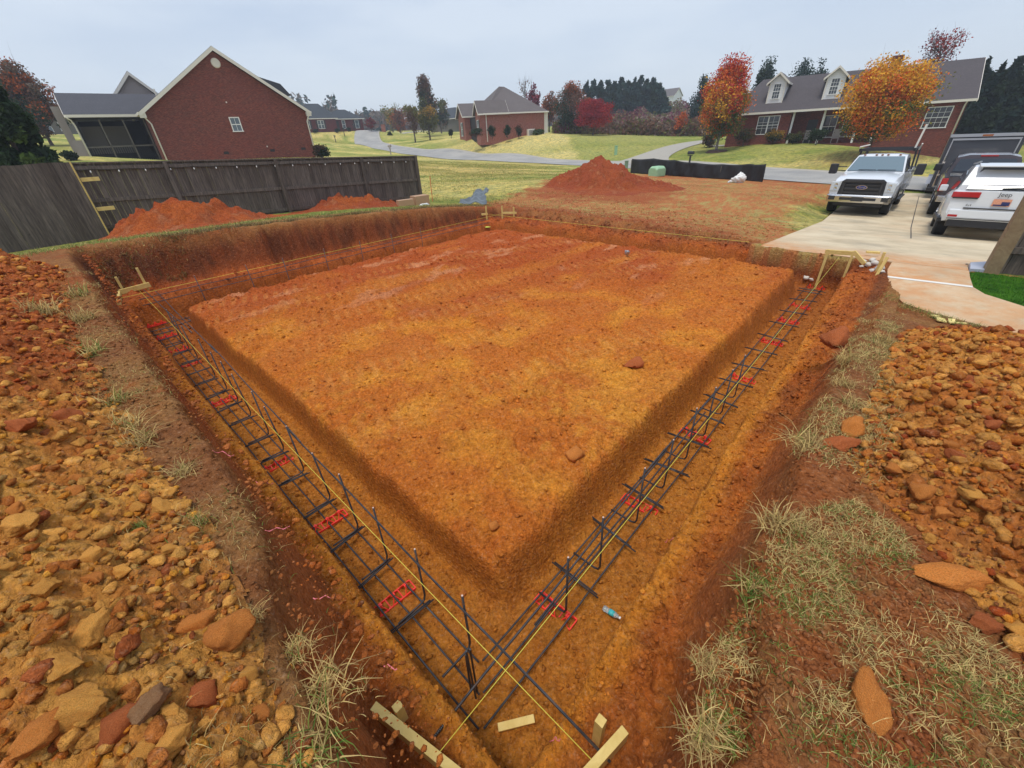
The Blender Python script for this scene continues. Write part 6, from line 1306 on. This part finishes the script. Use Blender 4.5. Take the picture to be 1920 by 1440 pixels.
# control joints cut into the driveway
ja, jb = slab_hit(1723, 368), slab_hit(1708, 447)
m = MB()
for k in range(14):
    s1, s2 = jb[0]+(ja[0]-jb[0])*k/14, jb[0]+(ja[0]-jb[0])*(k+1)/14; t1, t2 = jb[1]+(ja[1]-jb[1])*k/14, jb[1]+(ja[1]-jb[1])*(k+1)/14
    z1, z2 = float(slab_z(np.array([s1]))[0])+.003, float(slab_z(np.array([s2]))[0])+.003; m.bar(ST(s1, t1, z1), ST(s2, t2, z2), .022, .004)
tag(m.build('driveway_joint', SHUT), kind='structure')
# ---------------------------------------------------------------- trees and shrubs
def mat_leaf():
    n = NT('foliage'); a = n.n('ShaderNodeAttribute', attribute_name='Col'); n.col(a.outputs['Color']); n.set(Roughness=.7); n.b.inputs['Specular IOR Level'].default_value = .2
    tr = n.n('ShaderNodeBsdfTranslucent'); n.l(a.outputs['Color'], tr.inputs['Color']); mx = n.n('ShaderNodeMixShader', i_0=.3); out = n.t.nodes['Material Output']
    n.l(n.b.outputs[0], mx.inputs[1]); n.l(tr.outputs[0], mx.inputs[2]); n.l(mx.outputs[0], out.inputs['Surface']); return n.m
LEAF = mat_leaf(); BARK = flat('bark', srgb(86, 74, 66), .95, var=.35, scale=6, bump=.5); BARKL = flat('pale_bark', srgb(130, 118, 106), .95, var=.3, scale=6)
def leaves(P, size, rg, up=.3, asp=1.0):
    N = len(P); n = rg.normal(size=(N, 3)); n[:, 2] += up; n /= np.linalg.norm(n, axis=1)[:, None]
    a = np.cross(n, rg.normal(size=(N, 3))); a /= np.linalg.norm(a, axis=1)[:, None]; b = np.cross(n, a); s = (size*rg.uniform(.6, 1.35, N))[:, None]
    V = np.stack([P-a*s*.5*asp, P-b*s*.32, P+a*s*.5*asp, P+b*s*.32], 1).reshape(-1, 3); return V, np.arange(4*N).reshape(-1, 4)
def leaf_obj(name, P, C, size, rg, parent=None, up=.3, asp=1.0):
    V, F = leaves(P, size, rg, up, asp); o = fast_mesh(name, V, F, LEAF, False); setcol(o, 'Col', np.repeat(C, 4, 0)); o.parent = parent; return o
def fr_w(u, v, d): return np.array(at_d(u, v, d))
LOWER = [0]
def tree(kind, label, base, top, hw, d, cols, N=6000, leaf=.2, crown0=.25, seed=1, K=60, shape='round', bark=BARK, group=None, dens=1.0, cat='tree', thin=.16, gz=None, name=None, trunk_r=.022, twig=0):
    """base/top are pixels, hw the half width in pixels; all turned into metres at distance d"""
    rg = np.random.default_rng(seed); b = fr_w(*base, d); t = fr_w(*top, d); H = t[2]-b[2]; mid = (base[0]*.4+top[0]*.6, base[1]*.4+top[1]*.6)
    w = np.linalg.norm(fr_w(mid[0]+hw, mid[1], d)[:2]-fr_w(mid[0]-hw, mid[1], d)[:2])/2
    g = float(grade(b[0], b[1])) if gz is None else gz
    if gz is None and cat == 'tree': H = H+(b[2]-g); b = np.array([b[0], b[1], g])
    root = thing(name or kind, b, label, cat, group)
    z0, z1 = H*crown0, H; cz, rz_ = (z0+z1)/2, (z1-z0)/2
    D = rg.normal(size=(K, 3)); D /= np.linalg.norm(D, axis=1)[:, None]; rr = rg.random(K)**.45*.86
    if shape == 'round': Cn = np.stack([D[:, 0]*w*rr, D[:, 1]*w*rr, cz+D[:, 2]*rz_*rr], 1)
    elif shape == 'egg':
        Cn = np.stack([D[:, 0]*w*rr, D[:, 1]*w*rr, cz+D[:, 2]*rz_*rr], 1); k = np.clip((Cn[:, 2]-z0)/(z1-z0), 0, 1); f = np.interp(k, [0, .25, .6, 1], [1.0, 1.18, .85, .30]); Cn[:, :2] *= f[:, None]
    elif shape == 'column': Cn = np.stack([D[:, 0]*w*rr, D[:, 1]*w*rr, z0+(z1-z0)*rg.random(K)**.9], 1); k = (Cn[:, 2]-z0)/(z1-z0); Cn[:, :2] *= np.interp(k, [0, .3, .8, 1], [.8, 1, .6, .15])[:, None]
    elif shape == 'vase': h = rg.random(K)**.7; Cn = np.stack([D[:, 0]*w*rr*(.4+.7*h), D[:, 1]*w*rr*(.4+.7*h), z0+(z1-z0)*h*.95], 1)
    # trunk and limbs
    m = MB(); r0 = max(.05, H*trunk_r); top_z = z0+(z1-z0)*.72; tp = [(0, 0, -.3), (.02*H*rg.normal()*.3, 0, z0*.5), (.0, .0, z0), (.015*H*rg.normal(), .015*H*rg.normal(), (z0+top_z)/2), (.02*H*rg.normal(), .02*H*rg.normal(), top_z)]
    m.tube(tp, [r0*1.25, r0, r0*.85, r0*.5, r0*.15], 7)
    for c in Cn[:min(K, 26)]:
        zs = max(z0*.8, min(top_z*.9, c[2]-.45*math.hypot(c[0], c[1])-.1*H)); a = np.array([0, 0, zs]); q = a*.5+c*.5+np.array([0, 0, -.03*H]); m.tube([a, q, c], [r0*.32, r0*.2, r0*.05], 4)
    if twig:
        for c in Cn:
            for _ in range(twig): e = c+rg.normal(size=3)*np.array([w*.16, w*.16, rz_*.2])+np.array([0, 0, .04*H]); m.tube([c*.93+np.array([0, 0, cz*.07]), e], [r0*.07, r0*.02], 3)
    m.build('trunk', bark, root)
    if N:
        per = rg.integers(0, K, N); sc = thin*(.7+.6*rg.random(K)); P = Cn[per]+np.clip(rg.normal(size=(N, 3)), -1.7, 1.7)*np.array([w, w, rz_*.85])*sc[per][:, None]
        cols = np.array(cols, float); ncol = len(cols)
        # clusters lean to one colour; order runs bottom -> top when given as a gradient
        hk = np.clip((Cn[:, 2]-z0)/(z1-z0)+rg.normal(size=K)*.22, 0, .999); ci = (hk*ncol).astype(int); Cc = cols[ci][per]*rg.uniform(.62, 1.3, (N, 1)); alt = rg.random(N) < .12; Cc[alt] = cols[rg.integers(0, ncol, alt.sum())]*rg.uniform(.7, 1.2, (alt.sum(), 1))
        leaf_obj('crown', P, np.clip(Cc, 0, 1), leaf, rg, root)
    return root
GRY0 = np.array(srgb(140, 122, 104)); DKG, MDG, OLV, YLO, ORR, RDD, CRM, BRN, MAU, TEAL = [np.array(srgb(*c)) for c in [(48, 66, 40), (84, 104, 50), (120, 120, 60), (226, 172, 56), (222, 116, 50), (196, 62, 50), (150, 44, 56), (122, 88, 66), (128, 70, 84), (52, 78, 70)]]
tree('maple_tree', 'tall maple turning red and orange with green lower leaves, left of the dormered house', (1344, 277), (1368, 93), 50, 56, [MDG, OLV, ORR, YLO, ORR, RDD, RDD], 28000, .18, .12, 1, 150, 'egg', BARKL, thin=.14, trunk_r=.016, twig=2)
tree('maple_tree', 'wide golden orange maple leaning over the white pickup', (1628, 283), (1700, 97), 92, 47, [MDG, OLV*1.1, YLO*.9, ORR, YLO, YLO, ORR, YLO], 32000, .16, .16, 2, 200, 'round', BARK, thin=.15, trunk_r=.014, twig=1)
tree('bare_tree', 'sparse reddish treetop showing over the roof of the dormered house', (1716, 215), (1782, 58), 44, 76, [BRN, MAU*.9, RDD*.6], 1900, .20, .40, 3, 70, 'vase', BARK, twig=5, gz=-1)
tree('oak_tree', 'dark brown green broad tree between the centre house and the crimson tree', (1068, 253), (1066, 152), 38, 88, [DKG, DKG, BRN, BRN, ORR*.7], 13000, .24, .12, 4, 80, 'egg')
tree('crimson_tree', 'round crimson tree right of the dark broad tree', (1112, 252), (1112, 178), 37, 82, [CRM, RDD*.8, CRM, RDD*.8], 12000, .22, .12, 5, 80, 'round')
tree('orange_tree', 'russet tree half hidden behind the dark broad tree', (1030, 250), (1026, 168), 18, 98, [BRN, ORR*.7, BRN], 2500, .34, .15, 6, 40, 'round')
tree('magenta_tree', 'magenta treetop behind the roof of the centre house', (1004, 240), (1004, 153), 17, 104, [MAU, CRM, MAU], 2400, .34, .25, 7, 40, 'egg', twig=2)
tree('bare_tree', 'thin bare tree behind the roof of the centre house', (985, 240), (984, 146), 16, 110, [BRN], 200, .3, .3, 8, 40, 'vase', BARK, twig=4)
tree('small_orange_tree', 'small orange tree on the brushy hillside', (1275, 252), (1276, 208), 13, 88, [OLV, ORR*.9, ORR*.9], 1800, .26, .15, 9, 30, 'egg')
tree('poplar_tree', 'tall narrow dark tree by the road, tallest of its cluster', (806, 252), (796, 150), 24, 112, [OLV*.7, DKG, DKG, BRN*.8], 6000, .40, .16, 10, 70, 'column', trunk_r=.014)
tree('ash_tree', 'dark olive tree with a forked trunk just left of the tallest one', (778, 262), (774, 196), 17, 96, [BRN*.8, BRN, OLV], 1900, .30, .28, 11, 40, 'vase', twig=3)
tree('ash_tree', 'yellow olive tree at the foot of the tall narrow one', (806, 258), (792, 192), 20, 98, [OLV*.6, OLV*.7, YLO*.55], 3200, .30, .25, 12, 50, 'round', twig=1)
tree('pear_tree', 'pale yellow thin leaved tree nearest the round bush', (738, 254), (738, 195), 20, 150, [OLV, YLO*.7, OLV], 1500, .42, .12, 13, 50, 'vase', twig=3)
tree('pear_tree', 'brown orange tree left of the forked dark one', (752, 252), (750, 202), 17, 140, [BRN, ORR*.6, BRN], 2200, .42, .12, 14, 50, 'round', twig=1)
tree('locust_tree', 'greyish thin tree behind the tall narrow one', (828, 250), (820, 180), 22, 130, [DKG, BRN, OLV*.7], 2400, .42, .15, 15, 50, 'round', twig=1)
tree('small_red_tree', 'small dark red tree beside the low maroon house', (697, 249), (696, 219), 12, 122, [CRM*.8, BRN, CRM*.8], 900, .30, .2, 16, 26, 'round', twig=2)
tree('oak_tree', 'large hazy brown oak behind the evergreen at the left edge', (92, 262), (72, 112), 66, 74, [BRN*.8, DKG*1.2, BRN, GRY0*.7, ORR*.5], 22000, .24, .10, 17, 120, 'egg', twig=1, thin=.12)
for i, (u, v) in enumerate([(720, 238), (711, 240)]):
    tree('distant_tree', 'grey green distant tree on the skyline behind the pillar, %s' % ('right one' if i == 0 else 'left one'), (u, 252), (u, v), 9, 190, [TEAL, TEAL*.8], 900, .5, .05, 18+i, 20, 'round')
def conifer(label, base, top, hw, d, N, seed, cols=(DKG*.55, TEAL*.6, DKG*.8), leaf=.5, group=None, name='pine_tree', droop=.25, gz=None, crown0=.06):
    rg = np.random.default_rng(seed); b = fr_w(*base, d); t = fr_w(*top, d); g = float(grade(b[0], b[1])) if gz is None else gz; H = t[2]-g
    w = np.linalg.norm(fr_w(base[0]+hw, base[1], d)[:2]-fr_w(base[0]-hw, base[1], d)[:2])/2; root = thing(name, (b[0], b[1], g), label, 'tree', group)
    m = MB(); m.tube([(0, 0, -.3), (0, 0, H*.5), (0, 0, H*.97)], [H*.018, H*.011, H*.002], 6); nb = 70; P = []; ang = rg.uniform(0, 6.28, nb); hz_ = np.sort(rg.random(nb))**1.0
    per = rg.integers(0, nb, N); k = hz_[per]; Lr = w*(1-k)**.8*(.75+.35*rg.random(nb))[per]+.02*H; q = rg.random(N)**.6; an = ang[per]+rg.normal(size=N)*.16; z = H*(crown0+(1-crown0)*k)-droop*Lr*q+rg.normal(size=N)*.018*H
    P = np.stack([np.cos(an)*Lr*q, np.sin(an)*Lr*q, z+.06*H*q*rg.random(N)], 1)
    for i in range(0, nb, 3): L_ = w*(1-hz_[i])**.8*.8; zz = H*(crown0+(1-crown0)*hz_[i]); m.tube([(0, 0, zz), (math.cos(ang[i])*L_, math.sin(ang[i])*L_, zz-droop*L_*.6)], [H*.004, H*.001], 3)
    m.build('trunk', BARK, root); C = np.array(cols)[rg.integers(0, len(cols), nb)][per]*rg.uniform(.55, 1.45, (N, 1)); leaf_obj('crown', P, np.clip(C, 0, 1), leaf, rg, root, asp=1.4); return root
conifer('big dark evergreen behind the fence panel at the left picture edge', (42, 300), (-60, 30), 92, 27, 34000, 41, (DKG*.9, MDG*.9, DKG*1.2), .19, name='cedar_tree', droop=.35, crown0=.0)
i = 0
for u, tv, d in [(1098, 158, 132), (1110, 152, 136), (1123, 155, 130), (1136, 150, 138), (1148, 154, 133), (1160, 149, 140), (1172, 153, 134), (1183, 150, 138), (1195, 147, 141), (1206, 152, 135), (1217, 149, 139), (1228, 156, 134), (1236, 170, 136)]:
    i += 1; conifer('dark blue green pine in the dense row on the hill right of centre', (u, 222), (u+2, tv), 26, d, 3800, 50+i, (TEAL*.9, TEAL*1.15, DKG*.9), .6, 'row of pines on the hill')
for u, tv, hw, d, lab in [(1304, 140, 22, 104, 'dark evergreen clump left of the red and orange maple'), (1412, 112, 27, 92, 'sparse dark tree just right of the red and orange maple'), (1476, 110, 50, 96, 'broad dark treetop behind the left dormer'), (1506, 116, 24, 99, 'dark treetop peeping over the roof between the dormers')]:
    i += 1; tree('evergreen_tree', lab, (u, 250), (u+5, tv), hw, d, [DKG*.7, TEAL*.9, DKG, TEAL*.8], 7500, .30, .1, 90+i, 70, 'egg', gz=float(grade(*at_d(u, 250, d)[:2])), twig=1)
for u, tv, hw, d in [(1838, 118, 34, 80), (1868, 128, 32, 76), (1893, 118, 34, 82), (1922, 125, 36, 78), (1955, 120, 36, 84), (1850, 150, 30, 88)]:
    i += 1; conifer('tall dark evergreen in the screen behind the trailer at the right', (u-52, 262), (u+12, tv), hw*1.5, d, 7500, 50+i, (DKG*.6, DKG*.8, TEAL*.6), .42, 'evergreen screen at the right', 'cypress_tree')
# shrubs
def bush(label, u, v, w_px, h_px, d, cols, N, seed, leaf=.14, name='shrub', shape='round', group=None):
    r = tree(name, label, (u, v), (u, v-h_px), w_px/2, d, cols, N, leaf, .0, seed, 34, shape, BARK, group, cat='shrub', thin=.22, trunk_r=.03, gz=at_d(u, v, d)[2]); return r
Bs = [(923, 256, 14, 21, 71.5, [DKG], 'dark oval shrub at the corner of the centre house'), (951, 255, 13, 21, 72, [DKG], 'dark oval shrub in the middle of the centre house wall'), (973, 255, 14, 21, 72.5, [DKG, BRN*.6], 'dark oval shrub beside the outdoor unit'), (1010, 254, 22, 12, 73, [MDG*.7], 'low green shrub at the right corner of the centre house'),
 (893, 257, 26, 17, 71, [BRN*.6, DKG], 'brownish spreading shrub before the entry of the centre house'), (846, 256, 8, 14, 86, [DKG*.7], 'little dark shrub at the far end of the centre house'), (732, 259, 12, 12, 118, [DKG*.8, MDG*.6], 'round clipped bush next to the brick pillar'),
 (1394, 268, 44, 29, 58.5, [DKG*.8, OLV*.5, BRN*.6], 'big dark shrub left of the front window of the dormered house'), (1450, 267, 34, 25, 58.5, [DKG*.8, OLV*.6, YLO*.5], 'speckled shrub under the front window of the dormered house'), (1487, 267, 40, 20, 58, [DKG*.7, OLV*.5], 'long low shrub before the porch'), (1531, 266, 34, 26, 56, [MDG*.55, DKG], 'round green bush before the porch columns'), (1330, 275, 34, 26, 62, [BRN*.6, DKG*.8], 'brown shrub behind the trunk of the red and orange maple'),
 (603, 296, 34, 26, 43, [DKG*.7, BRN*.4], 'dark leafy shrub at the right corner of the left brick house'), (136, 300, 32, 18, 42, [DKG*.5, DKG*.8], 'dark shrub by the porch corner of the left brick house'), (592, 249, 12, 7, 122, [DKG*.8], 'tiny shrub in front of the maroon house, left one'), (633, 248, 10, 8, 122, [DKG*.7], 'tiny shrub in front of the maroon house, right one'), (655, 247, 9, 9, 124, [DKG*.7], 'tiny dark shrub at the entry of the maroon house')]
for k, (u, v, w_, h_, d, c, lab) in enumerate(Bs): bush(lab, u, v, w_, h_, d, c, 1500 if d < 90 else 400, 200+k, .16 if d < 90 else .3)
# mulch ring at the maple
x, y, z = at_d(1346, 279, 55.8); z = float(grade(x, y)); tag(MB().lathe([(.1, .18), (.9, .14), (1.25, -.1)], (x, y, z+.02), 20).build('mulch_ring', flat('mulch', srgb(70, 50, 42), .95)), kind='structure')
# brush on the hillside and distant woods: nobody could count these
def brush(name, label, samples, N, cols, hgt, leaf, seed, cat='brush', clump=5.0):
    rg = np.random.default_rng(seed); S = samples(rg, N); x, y = S[:, 0], S[:, 1]; g = grade(x, y); hn = np.clip(.45+1.1*fbm(x/clump, y/clump, seed, 3), .08, 1.2); z = g+hgt*hn*rg.random(N)**.7
    cols = np.array(cols); cf_ = np.clip((fbm(x/6, y/6, seed+9, 2)+1)/2+rg.normal(size=N)*.10, 0, .999); C = cols[(cf_*len(cols)).astype(int)]*rg.uniform(.6, 1.3, (N, 1)); P = np.stack([x, y, z], 1); c0 = P.mean(0)
    V, F = leaves(P-c0, leaf, rg, .2, 1.2); o = fast_mesh(name, V, F, LEAF, False, c0.tolist()); setcol(o, 'Col', np.repeat(np.clip(C, 0, 1), 4, 0)); return tag(o, label, cat, kind='stuff')
def azd(a0, a1, d0, d1):
    def f(rg, N):
        a = R(a0)+(R(a1)-R(a0))*rg.random(N); d = d0+(d1-d0)*rg.random(N); return np.stack([np.sin(a)*d, np.cos(a)*d], 1)
    return f
GRY = np.array(srgb(140, 122, 104)); STR = np.array(srgb(168, 140, 104))
brush('hillside_brush', 'brown and mauve autumn brush covering the hillside', azd(8.5, 29, 94, 150), 52000, [GRY*1.05, OLV*1.0, GRY*1.2, MAU*1.1, BRN*1.2, OLV*.9], 2.6, .55, 301)
brush('fence_brush', 'low grey brown thicket right of the centre house', azd(6.5, 26, 86, 96), 16000, [GRY*1.0, BRN*1.0, OLV*.8, MAU*.9], 2.3, .4, 302, clump=3)
brush('distant_wood', 'hazy distant wood along the left horizon', azd(-60, -18, 230, 300), 26000, [TEAL, GRY*.8, TEAL*.9, BRN], 13, 2.0, 303, 'wood', 14)
brush('distant_wood', 'hazy distant wood on the horizon behind the road bend', azd(-19, 9, 250, 330), 15000, [TEAL, GRY*.8, BRN*.9], 9, 2.2, 304, 'wood', 16)
brush('distant_wood', 'wooded skyline behind the dormered house', azd(26, 75, 100, 160), 40000, [DKG*.8, TEAL*.7, BRN*.8], 7, 1.0, 305, 'wood', 9)
# ---------------------------------------------------------------- grass
STRAW, STRAW2, GRG, GRG2 = [np.array(srgb(*c)) for c in [(214, 188, 122), (170, 142, 92), (92, 122, 50), (134, 148, 70)]]
def blades(roots, L, lean, cols, rg, w=.0022, nseg=3, flat_=.0):
    """roots (n,3); returns V,F,C strips"""
    N = len(roots); az = rg.uniform(0, 2*PI, N); ln = L*rg.uniform(.45, 1.2, N); le = lean*rg.uniform(.3, 1.4, N); V = []
    d = np.stack([np.cos(az), np.sin(az)], 1); sd = np.stack([-d[:, 1], d[:, 0], np.zeros(N)], 1); bend = rg.normal(size=(N, 2))*.35
    for k in range(nseg+1):
        q = k/nseg; hor = ln*np.sin(le)*q*(.5+.5*q); up = ln*q*np.cos(le*q*1.1)*(1-.35*q*le); dd = d+bend*q; p = roots+np.stack([dd[:, 0]*hor, dd[:, 1]*hor, np.maximum(up, -.01)], 1); ww = (w*(1-.85*q))*rg.uniform(.8, 1.2, N)
        V += [p-sd*ww[:, None], p+sd*ww[:, None]]
    V = np.stack(V, 1); nv = 2*(nseg+1); F0 = np.array([(2*k, 2*k+1, 2*k+3, 2*k+2) for k in range(nseg)]); F = (F0[None]+(np.arange(N)*nv)[:, None, None]).reshape(-1, 4)
    C = np.repeat(cols, nv, 0); return V.reshape(-1, 3), F, C
def pick(cols, w, N, rg): return np.array(cols)[rg.choice(len(cols), N, p=np.array(w)/sum(w))]*rg.uniform(.7, 1.2, (N, 1))
TUFT_V = []
def tuft_mesh(seed, dry=.8, n=90, R_=.045, L=.075, lean=.9):
    rg = np.random.default_rng(seed); a = rg.uniform(0, 6.28, n); r = R_*rg.random(n)**.7; roots = np.stack([np.cos(a)*r, np.sin(a)*r, -.008+0*r], 1)
    V, F, C = blades(roots, L, lean, pick([STRAW, STRAW2, GRG, GRG2], [dry, dry*.7, 1-dry, (1-dry)*.8], n, rg), rg, .0016)
    o = fast_mesh('grass_tuft', V, F, LEAF, False); setcol(o, 'Col', np.clip(C, 0, 1)); me = o.data; bpy.data.objects.remove(o); return me
DRYM = [tuft_mesh(20+i, .95, 130) for i in range(4)]; MIXM = [tuft_mesh(30+i, .55, 110) for i in range(4)]; GRNM = [tuft_mesh(40+i, .22, 110) for i in range(3)]
BIGT = [((1512, 838), 2.6, 'd', 'bushy straw coloured tussock overhanging the right rim, the biggest of them'), ((1462, 985), 2.0, 'd', 'pale dry tussock hanging over the right rim below the biggest one'), ((1590, 678), 2.4, 'd', 'dry tussock on the upper right rim'), ((1652, 640), 2.2, 'd', 'faded tussock on the right rim nearest the driveway'), ((1582, 722), 1.7, 'd', 'grey straw tuft below the dry tussock of the upper right rim'),
 ((1410, 1110), 1.7, 'm', 'green and straw tuft at the right rim above the grass patch'), ((1318, 1245), 1.1, 'd', 'thin dry sprig sticking up on the lower right rim'), ((1310, 1390), 1.6, 'd', 'straggly straw tuft at the bottom right of the pit rim'), ((612, 1300), 1.7, 'd', 'wiry dry tuft with pink tips on the lower left rim'), ((560, 1225), 1.2, 'd', 'dry tuft just above the wiry one on the left rim'), ((470, 1165), 1.1, 'd', 'grey dry tuft over the broad clod on the left rim'), ((345, 885), 1.5, 'd', 'curled dry tuft on the left rim in the middle of the picture'), ((262, 830), 2.1, 'd', 'thick mat of dead grass on the left rim'), ((235, 800), 2.0, 'd', 'upper part of the dead grass mat on the left rim'), ((370, 985), 1.2, 'm', 'small dull green tuft by the ochre clods on the left'), ((258, 992), .9, 'g', 'small fresh green tuft between the ochre clods on the left'),
 ((170, 665), 2.6, 'm', 'dull green tuft on the left rim above the dead mat'), ((150, 600), 3.0, 'd', 'dry tuft on the left rim below the pit corner'), ((142, 555), 3.2, 'm', 'grassy tuft at the left rim near the pit corner'), ((75, 585), 3.2, 'd', 'lone dry tuft lying on the left dirt bank'), ((215, 755), 2.2, 'm', 'greenish tuft at the left rim beside the red clods'), ((590, 1405), 1.6, 'm', 'mixed tuft at the bottom of the left rim'), ((1600, 760), 1.7, 'd', 'small dry tuft on the right rim near the pale stone'), ((1640, 775), 1.5, 'd', 'wispy straw tuft beside the pale stone')]
for i, ((u, v), sc, k, lab) in enumerate(BIGT):
    x, y, z = shit(u, v); me = random.choice({'d': DRYM, 'm': MIXM, 'g': GRNM}[k]); o = bpy.data.objects.new('grass_tuft', me); COL.objects.link(o); o.location = (x, y, z); o.rotation_euler = (random.uniform(-.15, .15), random.uniform(-.15, .15), random.uniform(0, 6)); o.scale = (sc*.9, sc*.9, sc*.8); tag(o, lab, 'grass tuft', 'grass tufts on the pit rims')
def grass_field(name, label, pts, L, lean, cols, w, seed, width=.0016, kind='stuff', cat='grass'):
    rg = np.random.default_rng(seed); z = surf(pts[:, 0], pts[:, 1]); V, F, C = blades(np.stack([pts[:, 0], pts[:, 1], z-.003], 1), L, lean, pick(cols, w, len(pts), rg), rg, width); c0 = V.mean(0)
    o = fast_mesh(name, V-c0, F, LEAF, False, c0.tolist()); setcol(o, 'Col', np.clip(C, 0, 1)); return tag(o, label, cat, kind=kind)
def fieldpts(N, sr, tr, cond, seed, freq=3.0, thr=.0, clump=True):
    rg = np.random.default_rng(seed); out = []; n = 0
    while n < N:
        s = sr[0]+(sr[1]-sr[0])*rg.random(30000); t = tr[0]+(tr[1]-tr[0])*rg.random(30000); x, y = E1[0]*s+E2[0]*t, E1[1]*s+E2[1]*t
        m = cond(s, t)
        if clump: m &= fbm(x*freq, y*freq, seed, 3)+.5*fbm(x*freq*4, y*freq*4, seed+3, 2) > thr+.2*rg.normal(size=len(s))
        out.append(np.stack([x[m], y[m]], 1)); n += m.sum()
    return np.concatenate(out)[:N]
gpoly = [to_st(*hit(u, v)[:2]) for u, v in [(1420, 1040), (1500, 955), (1600, 940), (1690, 1000), (1760, 1110), (1840, 1200), (1925, 1270), (1990, 1500), (1250, 1500), (1290, 1330), (1370, 1190)]]
near_g = lambda s, t: inpoly(s, t, gpoly)
P = fieldpts(6600, (.2, 2.6), (-1.8, .1), near_g, 61, 3.8, .24); grass_field('grass_patch', 'patchy green and straw grass on the lower right bank', P, .040, 1.35, [GRG, GRG2, STRAW, STRAW2], [3.2, 2.4, 2.2, 1.2], 62, .0013)
P = fieldpts(3600, (.3, 2.6), (-1.8, .1), near_g, 63, 4.5, .10); grass_field('straw_litter', 'dead straw lying flat among the green grass at the lower right', P, .06, 1.5, [STRAW, STRAW2], [2, 1], 64, .0014)
P = fieldpts(4200, (-.4, .14), (.2, 8.5), lambda s, t: (s > -.33) & (s < .10), 65, 2.4, .15); grass_field('straw_litter', 'thin dead straw scattered along the left rim', P, .045, 1.45, [STRAW, STRAW2, GRG], [2, 2, .8], 66, .0013)
P = fieldpts(6500, (2.2, 7.2), (-.5, .06), lambda s, t: (t < .08) & (t > -.34), 67, 2.2, .10); grass_field('straw_litter', 'dead straw and roots along the upper right rim', P, .06, 1.4, [STRAW, STRAW2, GRG], [2, 2, .7], 68, .002)
P = fieldpts(9000, (-1, 10.5), (10.5, 12.3), lambda s, t: (t > 10.45+.0*s) & (t < 12.2), 69, 1.4, -.15); grass_field('grass_strip', 'grass strip between the fence side wall and the fence', P, .09, 1.0, [GRG, GRG2, STRAW, STRAW2], [3, 2, 1.5, 1.5], 70, .004)
tpoly = [(6.0, -1.9)]+GRASS_EDGE[1:6]+[(9.75, -3.2), (9.7, -5), (6, -5)]
P = fieldpts(26000, (6, 9.9), (-5, -.9), lambda s, t: inpoly(s, t, tpoly), 71, clump=False); grass_field('turf', 'bright mown turf at the right picture edge', P, .045, .5, [np.array(srgb(62, 122, 30)), np.array(srgb(88, 146, 44)), np.array(srgb(44, 92, 24))], [2, 2, 1], 72, .003)
wl_ = WALK_ST[3:]
P = fieldpts(1800, (5.6, 7.6), (-1.9, 0), lambda s, t: (pdist(s, t, WALK) < .32) & ~inpoly(s, t, WALK) & (s < 7.3), 73, 3, -.1); grass_field('grass_strip', 'green grass strip along the outer edge of the curved walkway', P, .05, .8, [GRG, GRG2, STRAW], [3, 2, 1], 74, .002)
P = fieldpts(30000, (9.9, 30), (2.6, 20), lambda s, t: ~inpoly(s, t, DRV_POLY), 75, 1.2, .12); grass_field('sparse_grass', 'sparse dying grass over the red dirt behind the pit', P, .06, 1.0, [STRAW, STRAW2, GRG, GRG2], [3, 3, 1.6, 1.2], 76, .006)

P = fieldpts(46000, (11, 36), (5, 46), lambda s, t: ~inpoly(s, t, APRON) & ~inpoly(s, t, DRV_POLY) & ((t > 17) | (s > 12.5)), 77, .35, -.1); grass_field('lawn_grass', 'green and straw lawn between the wooden fence and the road', P, .11, .9, [GRG, GRG2, STRAW, STRAW2], [2.5, 3, 2.5, 1.5], 78, .010)
P = fieldpts(9000, (.2, 10), (10.2, 10.75), lambda s, t: (t > 10.30+.012*s) & (t < 10.72), 79, 1.6, -.1); grass_field('sod_fringe', 'brown dead sod hanging over the fence side wall of the pit', P, .13, 1.6, [STRAW2*.7, STRAW*.8, np.array(srgb(110, 84, 58)), GRG*.8], [3, 1.5, 3, 1], 80, .004)
P = fieldpts(3500, (.35, 2.6), (-1.7, 0), near_g, 81, clump=False); crumbs('clay_crumbs', P, .003+.011*np.random.default_rng(5).random(len(P))**2.4, None, 'soil crumbs between the grass of the lower right bank', 6)
# ---------------------------------------------------------------- autumn haze
hm = bpy.data.materials.new('haze'); hm.use_nodes = True; ht = hm.node_tree; ht.nodes.clear(); ho = ht.nodes.new('ShaderNodeOutputMaterial'); pv = ht.nodes.new('ShaderNodeVolumePrincipled')
pv.inputs['Color'].default_value = (.86, .91, 1.0, 1); pv.inputs['Density'].default_value = .0010; pv.inputs['Anisotropy'].default_value = .2; ht.links.new(pv.outputs[0], ho.inputs['Volume'])
gz_ = bpy.data.objects['ground']; lo = min(v[2] for v in gz_.bound_box)-1.0; hi = max(v[2] for v in gz_.bound_box); gx = [v[0] for v in gz_.bound_box]; gy = [v[1] for v in gz_.bound_box]
m = MB(); m.b2(min(gx)-5, max(gx)+5, min(gy)-5, max(gy)+5, lo, max(hi+2, 26)); o = m.build('haze', hm); tag(o, kind='stuff'); o['label'] = 'thin grey autumn haze over the whole scene'
